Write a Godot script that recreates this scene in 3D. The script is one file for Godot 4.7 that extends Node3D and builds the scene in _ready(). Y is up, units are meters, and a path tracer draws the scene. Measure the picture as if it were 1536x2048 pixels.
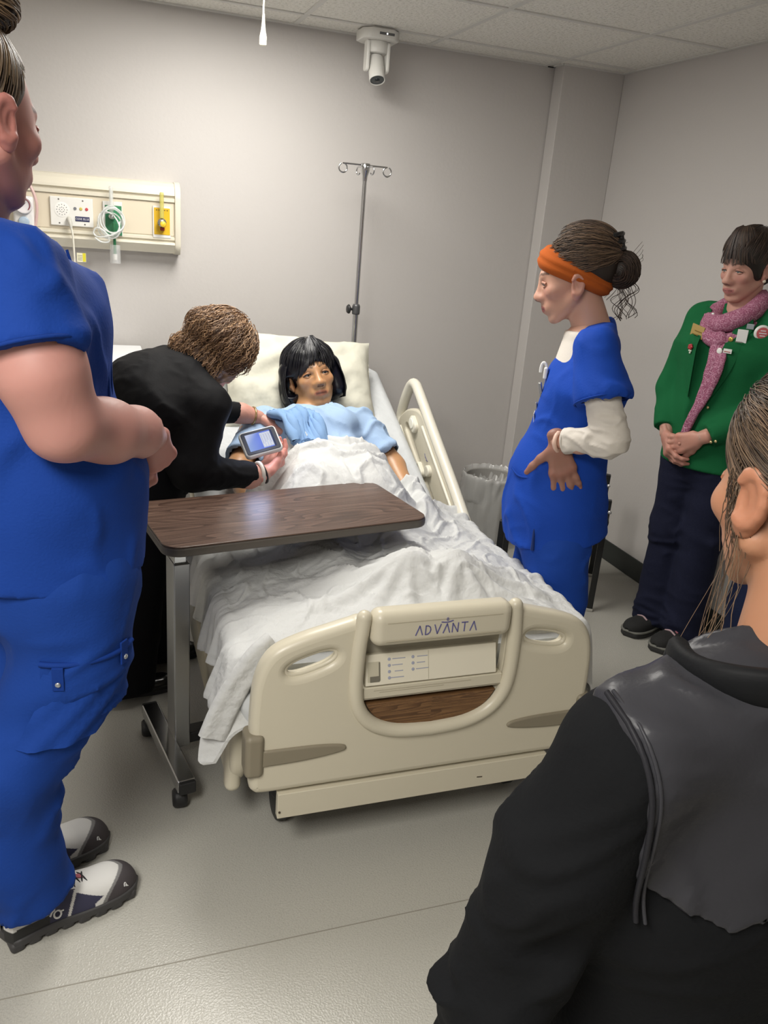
extends Node3D

func _ready() -> void:
	# camera
	var cam := Camera3D.new()
	cam.name = "camera"
	cam.position = Vector3(0, 1.55, 0)
	cam.rotation = Vector3(-0.34052851, -0.35679757, 0.08424102)
	cam.fov = 64.47
	cam.near = 0.05
	add_child(cam)
	# environment: a closed room, no daylight
	var env := Environment.new()
	env.background_mode = Environment.BG_COLOR
	env.background_color = Color(0.02, 0.02, 0.02)
	env.tonemap_mode = Environment.TONE_MAPPER_LINEAR
	env.tonemap_exposure = 1.08
	env.sdfgi_enabled = true
	env.ssao_enabled = true
	env.ssil_enabled = true
	var we := WorldEnvironment.new()
	we.name = "environment"
	we.environment = env
	add_child(we)
	# the room's lamps: recessed ceiling panels, over the bed and behind the viewer
	ceiling_lamp(Vector3(0.555, 2.318, -2.77), 0.61, 1.22, 3.5, "recessed fluorescent ceiling panel above the hospital bed")
	ceiling_lamp(Vector3(-0.665, 2.318, -0.03), 0.61, 1.22, 6.0, "recessed fluorescent ceiling panel near the viewer, left of the bed's foot")
	room()
	headwall()
	ceiling_things()
	bed()
	bedding()
	overbed_table()
	floor_things()
	patient()
	nurse()
	bending_woman()
	headband_woman()
	blazer_woman()
	jeans_person()
	seated_woman()
	tablet()

func ceiling_lamp(at: Vector3, w: float, d: float, energy: float, label: String) -> void:
	var t := thing("ceiling_light", label, "ceiling light", at)
	var white := mat("lamp_white", 235, 235, 232, 0.5)
	var fr := MB.new()
	for s in [-1.0, 1.0]:
		fr.rbox(Transform3D(Basis(), at + Vector3(s * (w / 2 - 0.012), 0.004, 0)), Vector3(0.024, 0.02, d), 0.002)
		fr.rbox(Transform3D(Basis(), at + Vector3(0, 0.004, s * (d / 2 - 0.012))), Vector3(w - 0.048, 0.02, 0.024), 0.002)
	part(t, "frame", fr, white)
	var glow := mat("lamp_diffuser", 250, 250, 245, 0.6)
	glow.emission_enabled = true
	glow.emission = Color(1.0, 0.98, 0.95)
	glow.emission_energy_multiplier = 1.5
	part(t, "diffuser", box(at + Vector3(0, 0.006, 0), Vector3(w - 0.05, 0.008, d - 0.05), 0.002), glow)
	var l := AreaLight3D.new()
	l.name = "panel_light"
	l.area_size = Vector2(w - 0.06, d - 0.06)
	l.rotation = Vector3(-PI / 2, 0, 0)
	l.position = Vector3(0, -0.012, 0)
	l.light_color = Color(1.0, 0.985, 0.955)
	l.light_energy = energy
	l.area_range = 12.0
	l.area_attenuation = 2.0
	l.shadow_enabled = true
	t.add_child(l)
# ------------------------------------------------------------------ mesh builder (triangles are given counter-clockwise seen from outside)
class MB:
	var v := PackedVector3Array()
	var n := PackedVector3Array()
	var c := PackedColorArray()
	var u := PackedVector2Array()
	var ix := PackedInt32Array()
	var col := Color(1, 1, 1)
	func p(a: Vector3, nn := Vector3.ZERO, uv := Vector2.ZERO) -> int:
		v.append(a); n.append(nn); c.append(col); u.append(uv)
		return v.size() - 1
	func tri(a: int, b: int, d: int) -> void:
		ix.append(a); ix.append(d); ix.append(b)
	func quad(a: int, b: int, d: int, e: int) -> void:
		tri(a, b, d); tri(a, d, e)
	func face(pts: Array, uvs := []) -> void:
		var nn: Vector3 = (pts[1] - pts[0]).cross(pts[2] - pts[0]).normalized()
		var k := v.size()
		for i in pts.size():
			p(pts[i], nn, uvs[i] if uvs.size() else Vector2.ZERO)
		for i in range(1, pts.size() - 1):
			tri(k, k + i, k + i + 1)
	func fix(from := 0) -> void:
		var nn := PackedVector3Array()
		nn.resize(v.size())
		for i in range(0, ix.size(), 3):
			var a := ix[i]; var b := ix[i + 2]; var d := ix[i + 1]
			if d < from and a < from and b < from: continue
			var f := (v[b] - v[a]).cross(v[d] - v[a])
			nn[a] += f; nn[b] += f; nn[d] += f
		for i in range(from, v.size()):
			if n[i] == Vector3.ZERO:
				n[i] = nn[i].normalized() if nn[i].length_squared() > 0.0 else Vector3.UP
	func relax(from: int, passes: int) -> void:
		for ps in passes:
			var sum := PackedVector3Array(); sum.resize(v.size() - from)
			var cnt := PackedInt32Array(); cnt.resize(v.size() - from)
			for i in range(0, ix.size(), 3):
				var a := ix[i] - from
				if a < 0: continue
				var b := ix[i + 1] - from; var d := ix[i + 2] - from
				var va := v[a + from]; var vb := v[b + from]; var vd := v[d + from]
				sum[a] += vb + vd; sum[b] += va + vd; sum[d] += va + vb
				cnt[a] += 2; cnt[b] += 2; cnt[d] += 2
			for i in sum.size():
				if cnt[i] > 0: v[i + from] = v[i + from].lerp(sum[i] / cnt[i], 0.5)
	# rows[i][j]; outside is d(i) x d(j)
	func patch(rows: Array, closed := false, flip := false) -> void:
		var k := v.size()
		var m: int = rows[0].size()
		var f := v.size()
		for i in rows.size():
			for j in m:
				p(rows[i][j], Vector3.ZERO, Vector2(float(j) / maxf(m - 1, 1), float(i) / maxf(rows.size() - 1, 1)))
		for i in rows.size() - 1:
			for j in (m if closed else m - 1):
				var j2 := (j + 1) % m
				var a := k + i * m + j; var b := k + (i + 1) * m + j; var d := k + (i + 1) * m + j2; var e := k + i * m + j2
				if flip: quad(a, e, d, b)
				else: quad(a, b, d, e)
		fix(f)
	func tube(path: Array, rad, sides := 8, caps := true, closed := false) -> void:
		var f := v.size()
		var cnt := path.size()
		var t0: Vector3 = (path[1] - path[0]).normalized()
		var nrm := t0.cross(Vector3.UP if absf(t0.y) < 0.9 else Vector3.RIGHT).normalized()
		for i in cnt:
			var pv: Vector3 = path[(i - 1 + cnt) % cnt] if closed else path[maxi(i - 1, 0)]
			var nx: Vector3 = path[(i + 1) % cnt] if closed else path[mini(i + 1, cnt - 1)]
			var t := (nx - pv).normalized()
			nrm = (nrm - t * nrm.dot(t)).normalized()
			var bn := t.cross(nrm)
			var r: float = rad if rad is float or rad is int else rad[i]
			for j in sides:
				var a := TAU * j / sides
				var o := nrm * cos(a) + bn * sin(a)
				p(path[i] + o * r, o, Vector2(float(j) / sides, float(i) / cnt))
		for i in (cnt if closed else cnt - 1):
			var i2 := (i + 1) % cnt
			for j in sides:
				var j2 := (j + 1) % sides
				quad(f + i * sides + j, f + i * sides + j2, f + i2 * sides + j2, f + i2 * sides + j)
		if caps and not closed:
			for e in [0, cnt - 1]:
				var t: Vector3 = (path[0] - path[1]).normalized() if e == 0 else (path[e] - path[e - 1]).normalized()
				var k := p(path[e], t)
				var s := v.size()
				for j in sides: p(v[f + e * sides + j], t)
				for j in sides:
					if e == 0: tri(k, s + (j + 1) % sides, s + j)
					else: tri(k, s + j, s + (j + 1) % sides)
	func lathe(x: Transform3D, prof: Array, seg := 16) -> void:
		var f := v.size()
		for i in prof.size():
			for j in seg:
				var a := TAU * j / seg
				p(x * Vector3(prof[i].x * cos(a), prof[i].y, -prof[i].x * sin(a)))
		for i in prof.size() - 1:
			for j in seg:
				var j2 := (j + 1) % seg
				quad(f + i * seg + j, f + i * seg + j2, f + (i + 1) * seg + j2, f + (i + 1) * seg + j)
		fix(f)
	func ball(cc: Vector3, r: Vector3, rot := Basis(), seg := 14) -> void:
		var f := v.size()
		var h := seg / 2 + 1
		for i in h + 1:
			var th := PI * i / h
			for j in seg:
				var a := TAU * j / seg
				var d := Vector3(sin(th) * cos(a), -cos(th), -sin(th) * sin(a))
				p(cc + rot * (d * r), (rot * (d / r)).normalized())
		for i in h:
			for j in seg:
				var j2 := (j + 1) % seg
				quad(f + i * seg + j, f + i * seg + j2, f + (i + 1) * seg + j2, f + (i + 1) * seg + j)
	func rbox(x: Transform3D, size: Vector3, r := 0.004, k := 1) -> void:
		var h := size / 2.0
		r = minf(r, minf(h.x, minf(h.y, h.z)) * 0.98)
		var axes := [[Vector3.RIGHT, Vector3.UP, Vector3.BACK], [Vector3.UP, Vector3.BACK, Vector3.RIGHT], [Vector3.BACK, Vector3.RIGHT, Vector3.UP]]
		for ax in axes:
			for sg in [1.0, -1.0]:
				var A: Vector3 = ax[0]; var B: Vector3 = ax[1] * sg; var N: Vector3 = ax[2] * sg
				var ha := absf(A.dot(h)); var hb := absf(B.dot(h)); var hn := absf(N.dot(h))
				var ta := []; var tb := []
				for i in k + 1:
					ta.append(-ha + r * i / k); tb.append(-hb + r * i / k)
				for i in k + 1:
					ta.append(ha - r + r * i / k); tb.append(hb - r + r * i / k)
				var f := v.size()
				for a in ta:
					for b in tb:
						var q: Vector3 = A * a + B * b + N * hn
						var inn := Vector3(clampf(q.x, -h.x + r, h.x - r), clampf(q.y, -h.y + r, h.y - r), clampf(q.z, -h.z + r, h.z - r))
						var d := (q - inn).normalized()
						p(x * (inn + d * r), (x.basis * d).normalized(), Vector2((a + ha) / maxf(2 * ha, 1e-6), 1.0 - (b + hb) / maxf(2 * hb, 1e-6)))
				var m := tb.size()
				for i in ta.size() - 1:
					for j in m - 1:
						quad(f + i * m + j, f + (i + 1) * m + j, f + (i + 1) * m + j + 1, f + i * m + j + 1)
	# a plate: outline (counter-clockwise in x, y), holes, from z = -thick to 0 with rounded edges; uv = x, y over uvs
	func slab(x: Transform3D, outline: PackedVector2Array, holes: Array, thick: float, bev := 0.004, bseg := 3) -> void:
		var loops := [outline]
		loops.append_array(holes)
		var rr := minf(bev, thick * 0.49)
		var front: Array = []
		for li in loops.size():
			var lp: PackedVector2Array = loops[li]
			var out := Geometry2D.is_polygon_clockwise(lp)
			if (li == 0 and out) or (li > 0 and not out): lp.reverse()
			var cnt := lp.size()
			var nm := PackedVector2Array()
			for i in cnt:
				var e := (lp[(i + 1) % cnt] - lp[i]).normalized() + (lp[i] - lp[(i - 1 + cnt) % cnt]).normalized()
				nm.append(Vector2(e.y, -e.x).normalized())
			var rows := []
			for s in 2:
				for b in bseg + 1:
					var a := PI / 2 * (b if s == 0 else bseg - b) / bseg
					var row := PackedVector3Array()
					for i in cnt:
						var q := lp[i] - nm[i] * rr * (1.0 - sin(a))
						row.append(x * Vector3(q.x, q.y, (-thick + rr - rr * cos(a)) if s == 0 else (-rr + rr * cos(a))))
					rows.append(row)
			patch(rows, true, true)
			var inn := PackedVector2Array()
			for i in cnt: inn.append(lp[i] - nm[i] * rr)
			front.append(inn)
		var polys: Array = [front[0]]
		for i in range(1, front.size()):
			var hl: PackedVector2Array = front[i]
			var ctr := Vector2.ZERO
			for q in hl: ctr += q / hl.size()
			var nxt := []
			for q in polys:
				for s in [-1.0, 1.0]:
					var half := PackedVector2Array([Vector2(ctr.x, -9), Vector2(ctr.x + 9 * s, -9), Vector2(ctr.x + 9 * s, 9), Vector2(ctr.x, 9)])
					for w in Geometry2D.intersect_polygons(q, half):
						for z in Geometry2D.clip_polygons(w, hl): nxt.append(z)
			polys = nxt
		for s in 2:
			var z := 0.0 if s == 0 else -thick
			var nn: Vector3 = (x.basis * Vector3(0, 0, 1.0 if s == 0 else -1.0)).normalized()
			for q in polys:
				var t := Geometry2D.triangulate_polygon(q)
				var k := v.size()
				for w in q: p(x * Vector3(w.x, w.y, z), nn, Vector2(w.x, -w.y))
				for i in range(0, t.size(), 3):
					var a: Vector2 = q[t[i]]; var b: Vector2 = q[t[i + 1]]; var d: Vector2 = q[t[i + 2]]
					if ((b - a).cross(d - a) > 0) == (s == 0): tri(k + t[i], k + t[i + 1], k + t[i + 2])
					else: tri(k + t[i], k + t[i + 2], k + t[i + 1])
	func mesh() -> ArrayMesh:
		var a := []
		a.resize(Mesh.ARRAY_MAX)
		a[Mesh.ARRAY_VERTEX] = v; a[Mesh.ARRAY_NORMAL] = n; a[Mesh.ARRAY_COLOR] = c; a[Mesh.ARRAY_TEX_UV] = u; a[Mesh.ARRAY_INDEX] = ix
		var m := ArrayMesh.new()
		m.add_surface_from_arrays(Mesh.PRIMITIVE_TRIANGLES, a)
		return m

# ------------------------------------------------------------------ blended capsules and ellipsoids, meshed as surface nets
class SDF:
	var a: Array[Vector3] = []
	var bs: Array[Basis] = []
	var dd: Array[Vector3] = []
	var ra := PackedFloat64Array()
	var rb := PackedFloat64Array()
	var fl := PackedInt32Array()
	var kap := 0.012
	var cell := 0.012
	var sub: SDF = null
	var planes: Array = []      # [point, normal]: what lies beyond is cut away
	func _init(ce := 0.012, ka := 0.012) -> void:
		cell = ce; kap = ka
	# flat: 1 = cut square at the start, 2 = at the end
	func cap(p: Vector3, q: Vector3, r0: float, r1 := -1.0, b := Basis(), flat := 0) -> void:
		a.append(p); bs.append(b); dd.append(b * (q - p)); ra.append(r0); rb.append(r0 if r1 < 0 else r1); fl.append(flat)
	# wider by w along W than across it
	func wide(p: Vector3, q: Vector3, r0: float, r1: float, W: Vector3, w: float, flat := 0) -> void:
		var k := 1.0 - 1.0 / w
		cap(p, q, r0, r1, Basis(Vector3(1, 0, 0) - W * (k * W.x), Vector3(0, 1, 0) - W * (k * W.y), Vector3(0, 0, 1) - W * (k * W.z)), flat)
	func ell(c: Vector3, r: Vector3, rot := Basis()) -> void:
		var m := minf(r.x, minf(r.y, r.z))
		cap(c, c, m, m, Basis.from_scale(Vector3(m / r.x, m / r.y, m / r.z)) * rot.orthonormalized().transposed())
	func chain(pts: Array, rs: Array, flat_end := 0) -> void:
		for i in pts.size() - 1:
			cap(pts[i], pts[i + 1], rs[i], rs[i + 1], Basis(), flat_end if i == pts.size() - 2 else 0)
	func inside(p: Vector3) -> bool:
		var s := 0.0
		for i in a.size():
			var q := bs[i] * (p - a[i])
			var L2 := dd[i].length_squared()
			var t := clampf(q.dot(dd[i]) / L2, 0, 1) if L2 > 1e-12 else 0.0
			s += exp(minf(-((q - dd[i] * t).length() - lerpf(ra[i], rb[i], t)) / kap, 60.0))
		return s > 1.0
	func bounds(i: int) -> AABB:
		var inv := bs[i].inverse()
		var r := maxf(ra[i], rb[i])
		var e := Vector3(Vector3(inv.x.x, inv.y.x, inv.z.x).length(), Vector3(inv.x.y, inv.y.y, inv.z.y).length(), Vector3(inv.x.z, inv.y.z, inv.z.z).length()) * r
		var q := a[i] + inv * dd[i]
		return AABB(a[i] - e, e * 2).merge(AABB(q - e, e * 2))
	func build(mb: MB, disp = null, colf = null) -> void:
		var box := bounds(0)
		for i in a.size(): box = box.merge(bounds(i))
		for pl in planes:
			for ax in 3:      # shrink the grid where an axis-aligned cut allows
				if pl[1][ax] < -0.999 and pl[0][ax] > box.position[ax]:
					box.size[ax] -= pl[0][ax] - box.position[ax]; box.position[ax] = pl[0][ax]
				if pl[1][ax] > 0.999 and pl[0][ax] < box.end[ax]:
					box.size[ax] = pl[0][ax] - box.position[ax]
		var org := box.position - Vector3.ONE * (cell * 2.5)
		var nx := int(box.size.x / cell) + 6
		var ny := int(box.size.y / cell) + 6
		var nz := int(box.size.z / cell) + 6
		var nxy := nx * ny
		var N := nxy * nz
		var f := PackedFloat32Array()
		f.resize(N)
		var ik := 1.0 / kap
		var lim := 4.0 * kap + 2.5 * cell
		for i in a.size():
			var bb := bounds(i).grow(lim)
			var x0 := clampi(int(floor((bb.position.x - org.x) / cell)), 0, nx - 1)
			var y0 := clampi(int(floor((bb.position.y - org.y) / cell)), 0, ny - 1)
			var z0 := clampi(int(floor((bb.position.z - org.z) / cell)), 0, nz - 1)
			var x1 := clampi(int(ceil((bb.end.x - org.x) / cell)), 0, nx - 1) + 1
			var y1 := clampi(int(ceil((bb.end.y - org.y) / cell)), 0, ny - 1) + 1
			var z1 := clampi(int(ceil((bb.end.z - org.z) / cell)), 0, nz - 1) + 1
			var B := bs[i]; var D := dd[i]; var A := a[i]
			var L2 := D.length_squared()
			var il := 1.0 / L2 if L2 > 1e-12 else 0.0
			var L := sqrt(L2)
			var r0 := ra[i]; var dr := rb[i] - ra[i]; var flat := fl[i]
			var dq := B.x * cell
			for k in range(z0, z1):
				for j in range(y0, y1):
					var idx := k * nxy + j * nx + x0
					var q := B * (Vector3(org.x + x0 * cell, org.y + j * cell, org.z + k * cell) - A)
					for ii in range(x0, x1):
						var t := q.dot(D) * il
						var tc := clampf(t, 0.0, 1.0)
						var d := (q - D * tc).length() - r0 - dr * tc
						if flat:
							if flat & 2 and t > 1.0: d = maxf((q - D * t).length() - r0 - dr, (t - 1.0) * L)
							if flat & 1 and t < 0.0: d = maxf((q - D * t).length() - r0, -t * L)
						if d < lim: f[idx] += exp(minf(-d * ik, 60.0))
						idx += 1
						q += dq
		for i in N:
			var s := f[i]
			f[i] = -kap * log(s) if s > 0.0 else 0.5
		if sub:
			for i in sub.a.size():
				var bb := sub.bounds(i).grow(cell * 2)
				var lo := ((bb.position - org) / cell).floor().clamp(Vector3.ZERO, Vector3(nx - 1, ny - 1, nz - 1))
				var hi := ((bb.end - org) / cell).ceil().clamp(Vector3.ZERO, Vector3(nx - 1, ny - 1, nz - 1))
				var D := sub.dd[i]
				var L2 := D.length_squared()
				for k in range(int(lo.z), int(hi.z) + 1):
					for j in range(int(lo.y), int(hi.y) + 1):
						for ii in range(int(lo.x), int(hi.x) + 1):
							var idx := k * nxy + j * nx + ii
							var q := sub.bs[i] * (org + Vector3(ii, j, k) * cell - sub.a[i])
							var t := clampf(q.dot(D) / L2, 0, 1) if L2 > 1e-12 else 0.0
							var d := -((q - D * t).length() - lerpf(sub.ra[i], sub.rb[i], t))
							var h := clampf(0.5 + 0.5 * (d - f[idx]) / sub.kap, 0.0, 1.0)
							f[idx] = lerpf(f[idx], d, h) + sub.kap * h * (1.0 - h)
		for pl in planes:
			var P0: Vector3 = pl[0]; var PN: Vector3 = pl[1]
			var base := (org - P0).dot(PN)
			for k in nz:
				for j in ny:
					var e := base + k * cell * PN.z + j * cell * PN.y
					var idx := k * nxy + j * nx
					for ii in nx:
						var w := e + ii * cell * PN.x
						if w > f[idx + ii]: f[idx + ii] = w
		var thr := cell * 3.0
		var cand := PackedInt32Array()
		for i in N:
			if absf(f[i]) < thr: cand.append(i)
		var vid := PackedInt32Array()
		vid.resize(N); vid.fill(-1)
		var off := [0, 1, nx, nx + 1, nxy, nxy + 1, nxy + nx, nxy + nx + 1]
		var cx := [0.0, 1.0, 0.0, 1.0, 0.0, 1.0, 0.0, 1.0]
		var cy := [0.0, 0.0, 1.0, 1.0, 0.0, 0.0, 1.0, 1.0]
		var cz := [0.0, 0.0, 0.0, 0.0, 1.0, 1.0, 1.0, 1.0]
		var ea := [0, 2, 4, 6, 0, 1, 4, 5, 0, 1, 2, 3]
		var eb := [1, 3, 5, 7, 2, 3, 6, 7, 4, 5, 6, 7]
		var start := mb.v.size()
		var top := N - nxy - nx - 2
		var g: Array[float] = [0, 0, 0, 0, 0, 0, 0, 0]
		for i in cand:
			if i >= top: continue
			var neg := 0
			for q in 8:
				var w := f[i + off[q]]
				g[q] = w
				if w < 0.0: neg += 1
			if neg == 0 or neg == 8: continue
			var s := Vector3.ZERO
			var cnt := 0
			for e in 12:
				var va := g[ea[e]]; var vb := g[eb[e]]
				if (va < 0.0) != (vb < 0.0):
					var t := va / (va - vb)
					var qa: int = ea[e]; var qb: int = eb[e]
					s += Vector3(lerpf(cx[qa], cx[qb], t), lerpf(cy[qa], cy[qb], t), lerpf(cz[qa], cz[qb], t))
					cnt += 1
			var kz := i / nxy
			var jy := (i - kz * nxy) / nx
			vid[i] = mb.p(org + (Vector3(i - kz * nxy - jy * nx, jy, kz) + s / cnt) * cell)
		var axo := [1, nx, nxy]
		var bo := [nx, nxy, 1]
		var co := [nxy, 1, nx]
		for i in cand:
			if i >= top or i < nxy + nx + 1: continue
			var v0 := f[i]
			for ax in 3:
				var v1 := f[i + axo[ax]]
				if (v0 < 0.0) == (v1 < 0.0): continue
				var A2 := vid[i - bo[ax] - co[ax]]; var B2 := vid[i - co[ax]]; var C2 := vid[i]; var D2 := vid[i - bo[ax]]
				if A2 < 0 or B2 < 0 or C2 < 0 or D2 < 0: continue
				if v0 < 0.0: mb.quad(A2, B2, C2, D2)
				else: mb.quad(A2, D2, C2, B2)
		mb.fix(start)
		if disp != null:
			for i in range(start, mb.v.size()):
				mb.v[i] += mb.n[i] * float(disp.call(mb.v[i], mb.n[i]))
			mb.relax(start, 2)
			for i in range(start, mb.v.size()): mb.n[i] = Vector3.ZERO
			mb.fix(start)
		if colf != null:
			for i in range(start, mb.v.size()): mb.c[i] = colf.call(mb.v[i], mb.n[i])

# ------------------------------------------------------------------ scene tree helpers
func numbered(parent: Node, called: String) -> String:
	if not parent.has_node(NodePath(called)): return called
	var i := 1
	while parent.has_node(NodePath("%s_%03d" % [called, i])): i += 1
	return "%s_%03d" % [called, i]
func thing(called: String, label: String, category: String, at := Vector3.ZERO, group := "") -> Node3D:
	var o := Node3D.new()
	o.name = numbered(self, called)
	o.position = at
	add_child(o)
	tag(o, label, category, group)
	return o
func tag(o: Node, label: String, category: String, group := "") -> void:
	o.set_meta("label", label)
	if category: o.set_meta("category", category)
	if group: o.set_meta("group", group)
# a mesh in world coordinates under its thing, part or the root
func part(parent: Node3D, called: String, m, mt: Material, label := "") -> MeshInstance3D:
	var o := MeshInstance3D.new()
	o.name = numbered(parent, called)
	o.mesh = m.mesh() if m is MB else m
	o.material_override = mt
	var g := Vector3.ZERO
	var w: Node = parent
	while w != self:
		g += w.position
		w = w.get_parent()
	o.position = -g
	parent.add_child(o)
	if label: o.set_meta("label", label)
	return o
func struct(called: String, m, mt: Material, parent: Node3D = self) -> MeshInstance3D:
	var o := part(parent, called, m, mt)
	if parent == self: o.set_meta("kind", "structure")
	return o
func box(at: Vector3, size: Vector3, r := 0.003, rot := Basis(), k := 1) -> MB:
	var m := MB.new()
	m.rbox(Transform3D(rot, at), size, r, k)
	return m
func pipe(path: Array, r, sides := 8, closed := false) -> MB:
	var m := MB.new()
	m.tube(path, r, sides, true, closed)
	return m
func text(parent: Node3D, called: String, s: String, h: float, x: Transform3D, mt: Material, depth := 0.001, font := "Droid Sans") -> void:
	var t := TextMesh.new()
	var f := SystemFont.new()
	f.font_names = PackedStringArray([font])
	t.font = f
	t.text = s
	t.font_size = 32
	t.pixel_size = h / 23.0
	t.depth = depth
	var o := MeshInstance3D.new()
	o.name = numbered(parent, called)
	o.mesh = t
	o.material_override = mt
	var g := Vector3.ZERO
	var w: Node = parent
	while w != self:
		g += w.position
		w = w.get_parent()
	o.transform = Transform3D(x.basis, x.origin - g)
	parent.add_child(o)
static func spline(pts: Array, per := 6) -> Array:
	var out := []
	var cnt := pts.size()
	for i in cnt - 1:
		var p0 = pts[maxi(i - 1, 0)]; var p1 = pts[i]; var p2 = pts[i + 1]; var p3 = pts[mini(i + 2, cnt - 1)]
		for s in per:
			var t := float(s) / per
			out.append(0.5 * (2.0 * p1 + (p2 - p0) * t + (2.0 * p0 - 5.0 * p1 + 4.0 * p2 - p3) * t * t + (3.0 * p1 - p0 - 3.0 * p2 + p3) * t * t * t))
	out.append(pts[cnt - 1])
	return out
static func rrect(w: float, h: float, r: float, seg := 5, at := Vector2.ZERO) -> PackedVector2Array:
	var o := PackedVector2Array()
	for q in 4:
		var c := Vector2((w / 2 - r) * (1 if q == 0 or q == 3 else -1), (h / 2 - r) * (1 if q < 2 else -1))
		for i in seg + 1:
			var a := PI / 2 * (q + float(i) / seg)
			o.append(at + c + Vector2(cos(a), sin(a)) * r)
	return o
static func lin(r: float, g: float, b: float) -> Color:
	return Color(r / 255.0, g / 255.0, b / 255.0).srgb_to_linear()
static func frame(at: Vector3, fwd: Vector3, up := Vector3.UP) -> Transform3D:      # z = forward, y = up, x = the wearer's left
	var z := fwd.normalized()
	var x := up.cross(z).normalized()
	return Transform3D(Basis(x, z.cross(x), z), at)

# ------------------------------------------------------------------ materials
var mats := {}
var texs := {}
func mat(key: String, r: float, g: float, b: float, rough := 0.6, metal := 0.0) -> StandardMaterial3D:
	if mats.has(key): return mats[key]
	var m := StandardMaterial3D.new()
	m.resource_name = key
	m.albedo_color = Color(r / 255.0, g / 255.0, b / 255.0)
	m.roughness = rough
	m.metallic = metal
	mats[key] = m
	return m
func tri_bump(m: StandardMaterial3D, tex: Texture2D, scale: float, cm: float, world := false) -> StandardMaterial3D:
	m.uv1_triplanar = true
	m.uv1_world_triplanar = world
	m.uv1_scale = Vector3.ONE * scale
	m.heightmap_enabled = true
	m.heightmap_texture = tex
	m.heightmap_scale = cm
	return m
func noise_tex(key: String, freq: float, size := 256, oct := 3, kind := FastNoiseLite.TYPE_SIMPLEX_SMOOTH, ramp: Gradient = null, seed_ := 3) -> Texture2D:
	if texs.has(key): return texs[key]
	var nz := FastNoiseLite.new()
	nz.noise_type = kind
	nz.frequency = freq
	nz.fractal_octaves = oct
	nz.seed = seed_
	var t := NoiseTexture2D.new()
	t.width = size; t.height = size
	t.seamless = true
	t.noise = nz
	if ramp: t.color_ramp = ramp
	texs[key] = t
	return t
func ramp(stops: Array) -> Gradient:
	var g := Gradient.new()
	var o := PackedFloat32Array(); var c := PackedColorArray()
	for s in stops:
		o.append(s[0]); c.append(s[1])
	g.offsets = o; g.colors = c
	return g
func weave_tex() -> Texture2D:
	if texs.has("weave"): return texs["weave"]
	var im := Image.create(64, 64, false, Image.FORMAT_L8)
	for y in 64:
		for x in 64:
			var w := sin((x + y) * TAU / 8.0) * 0.5 + 0.5
			im.set_pixel(x, y, Color(w, w, w))
	texs["weave"] = ImageTexture.create_from_image(im)
	return texs["weave"]
func wood_tex(key: String, dark: Color, light: Color, w: int, h: int, sx: float, sy: float, seed_: int) -> Texture2D:
	if texs.has(key): return texs[key]
	var a := FastNoiseLite.new(); a.seed = seed_; a.frequency = 1.0
	var b := FastNoiseLite.new(); b.seed = seed_ + 5; b.frequency = 1.0; b.fractal_octaves = 1
	var im := Image.create(w, h, false, Image.FORMAT_RGB8)
	for y in h:
		for x in w:
			var fx := float(x) / w * sx; var fy := float(y) / h * sy
			var bend := b.get_noise_2d(fx * 0.9, fy * 0.35) * 2.2
			var ring := fposmod((fy + bend) * 1.3, 1.0)
			ring = pow(ring, 2.2)
			var fib := a.get_noise_2d(fx * 1.6, fy * 14.0 + bend * 6.0) * 0.5 + 0.5
			var t := clampf(0.25 + 0.5 * fib - 0.55 * ring + 0.22 * b.get_noise_2d(fx * 0.3 + 9.0, fy * 2.0), 0, 1)
			im.set_pixel(x, y, dark.lerp(light, t))
	texs[key] = ImageTexture.create_from_image(im)
	return texs[key]
func glass(key: String, r: float, g: float, b: float, alpha: float, rough := 0.05) -> StandardMaterial3D:
	var m := mat(key, r, g, b, rough)
	m.albedo_color.a = alpha
	m.transparency = BaseMaterial3D.TRANSPARENCY_ALPHA
	return m

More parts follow.
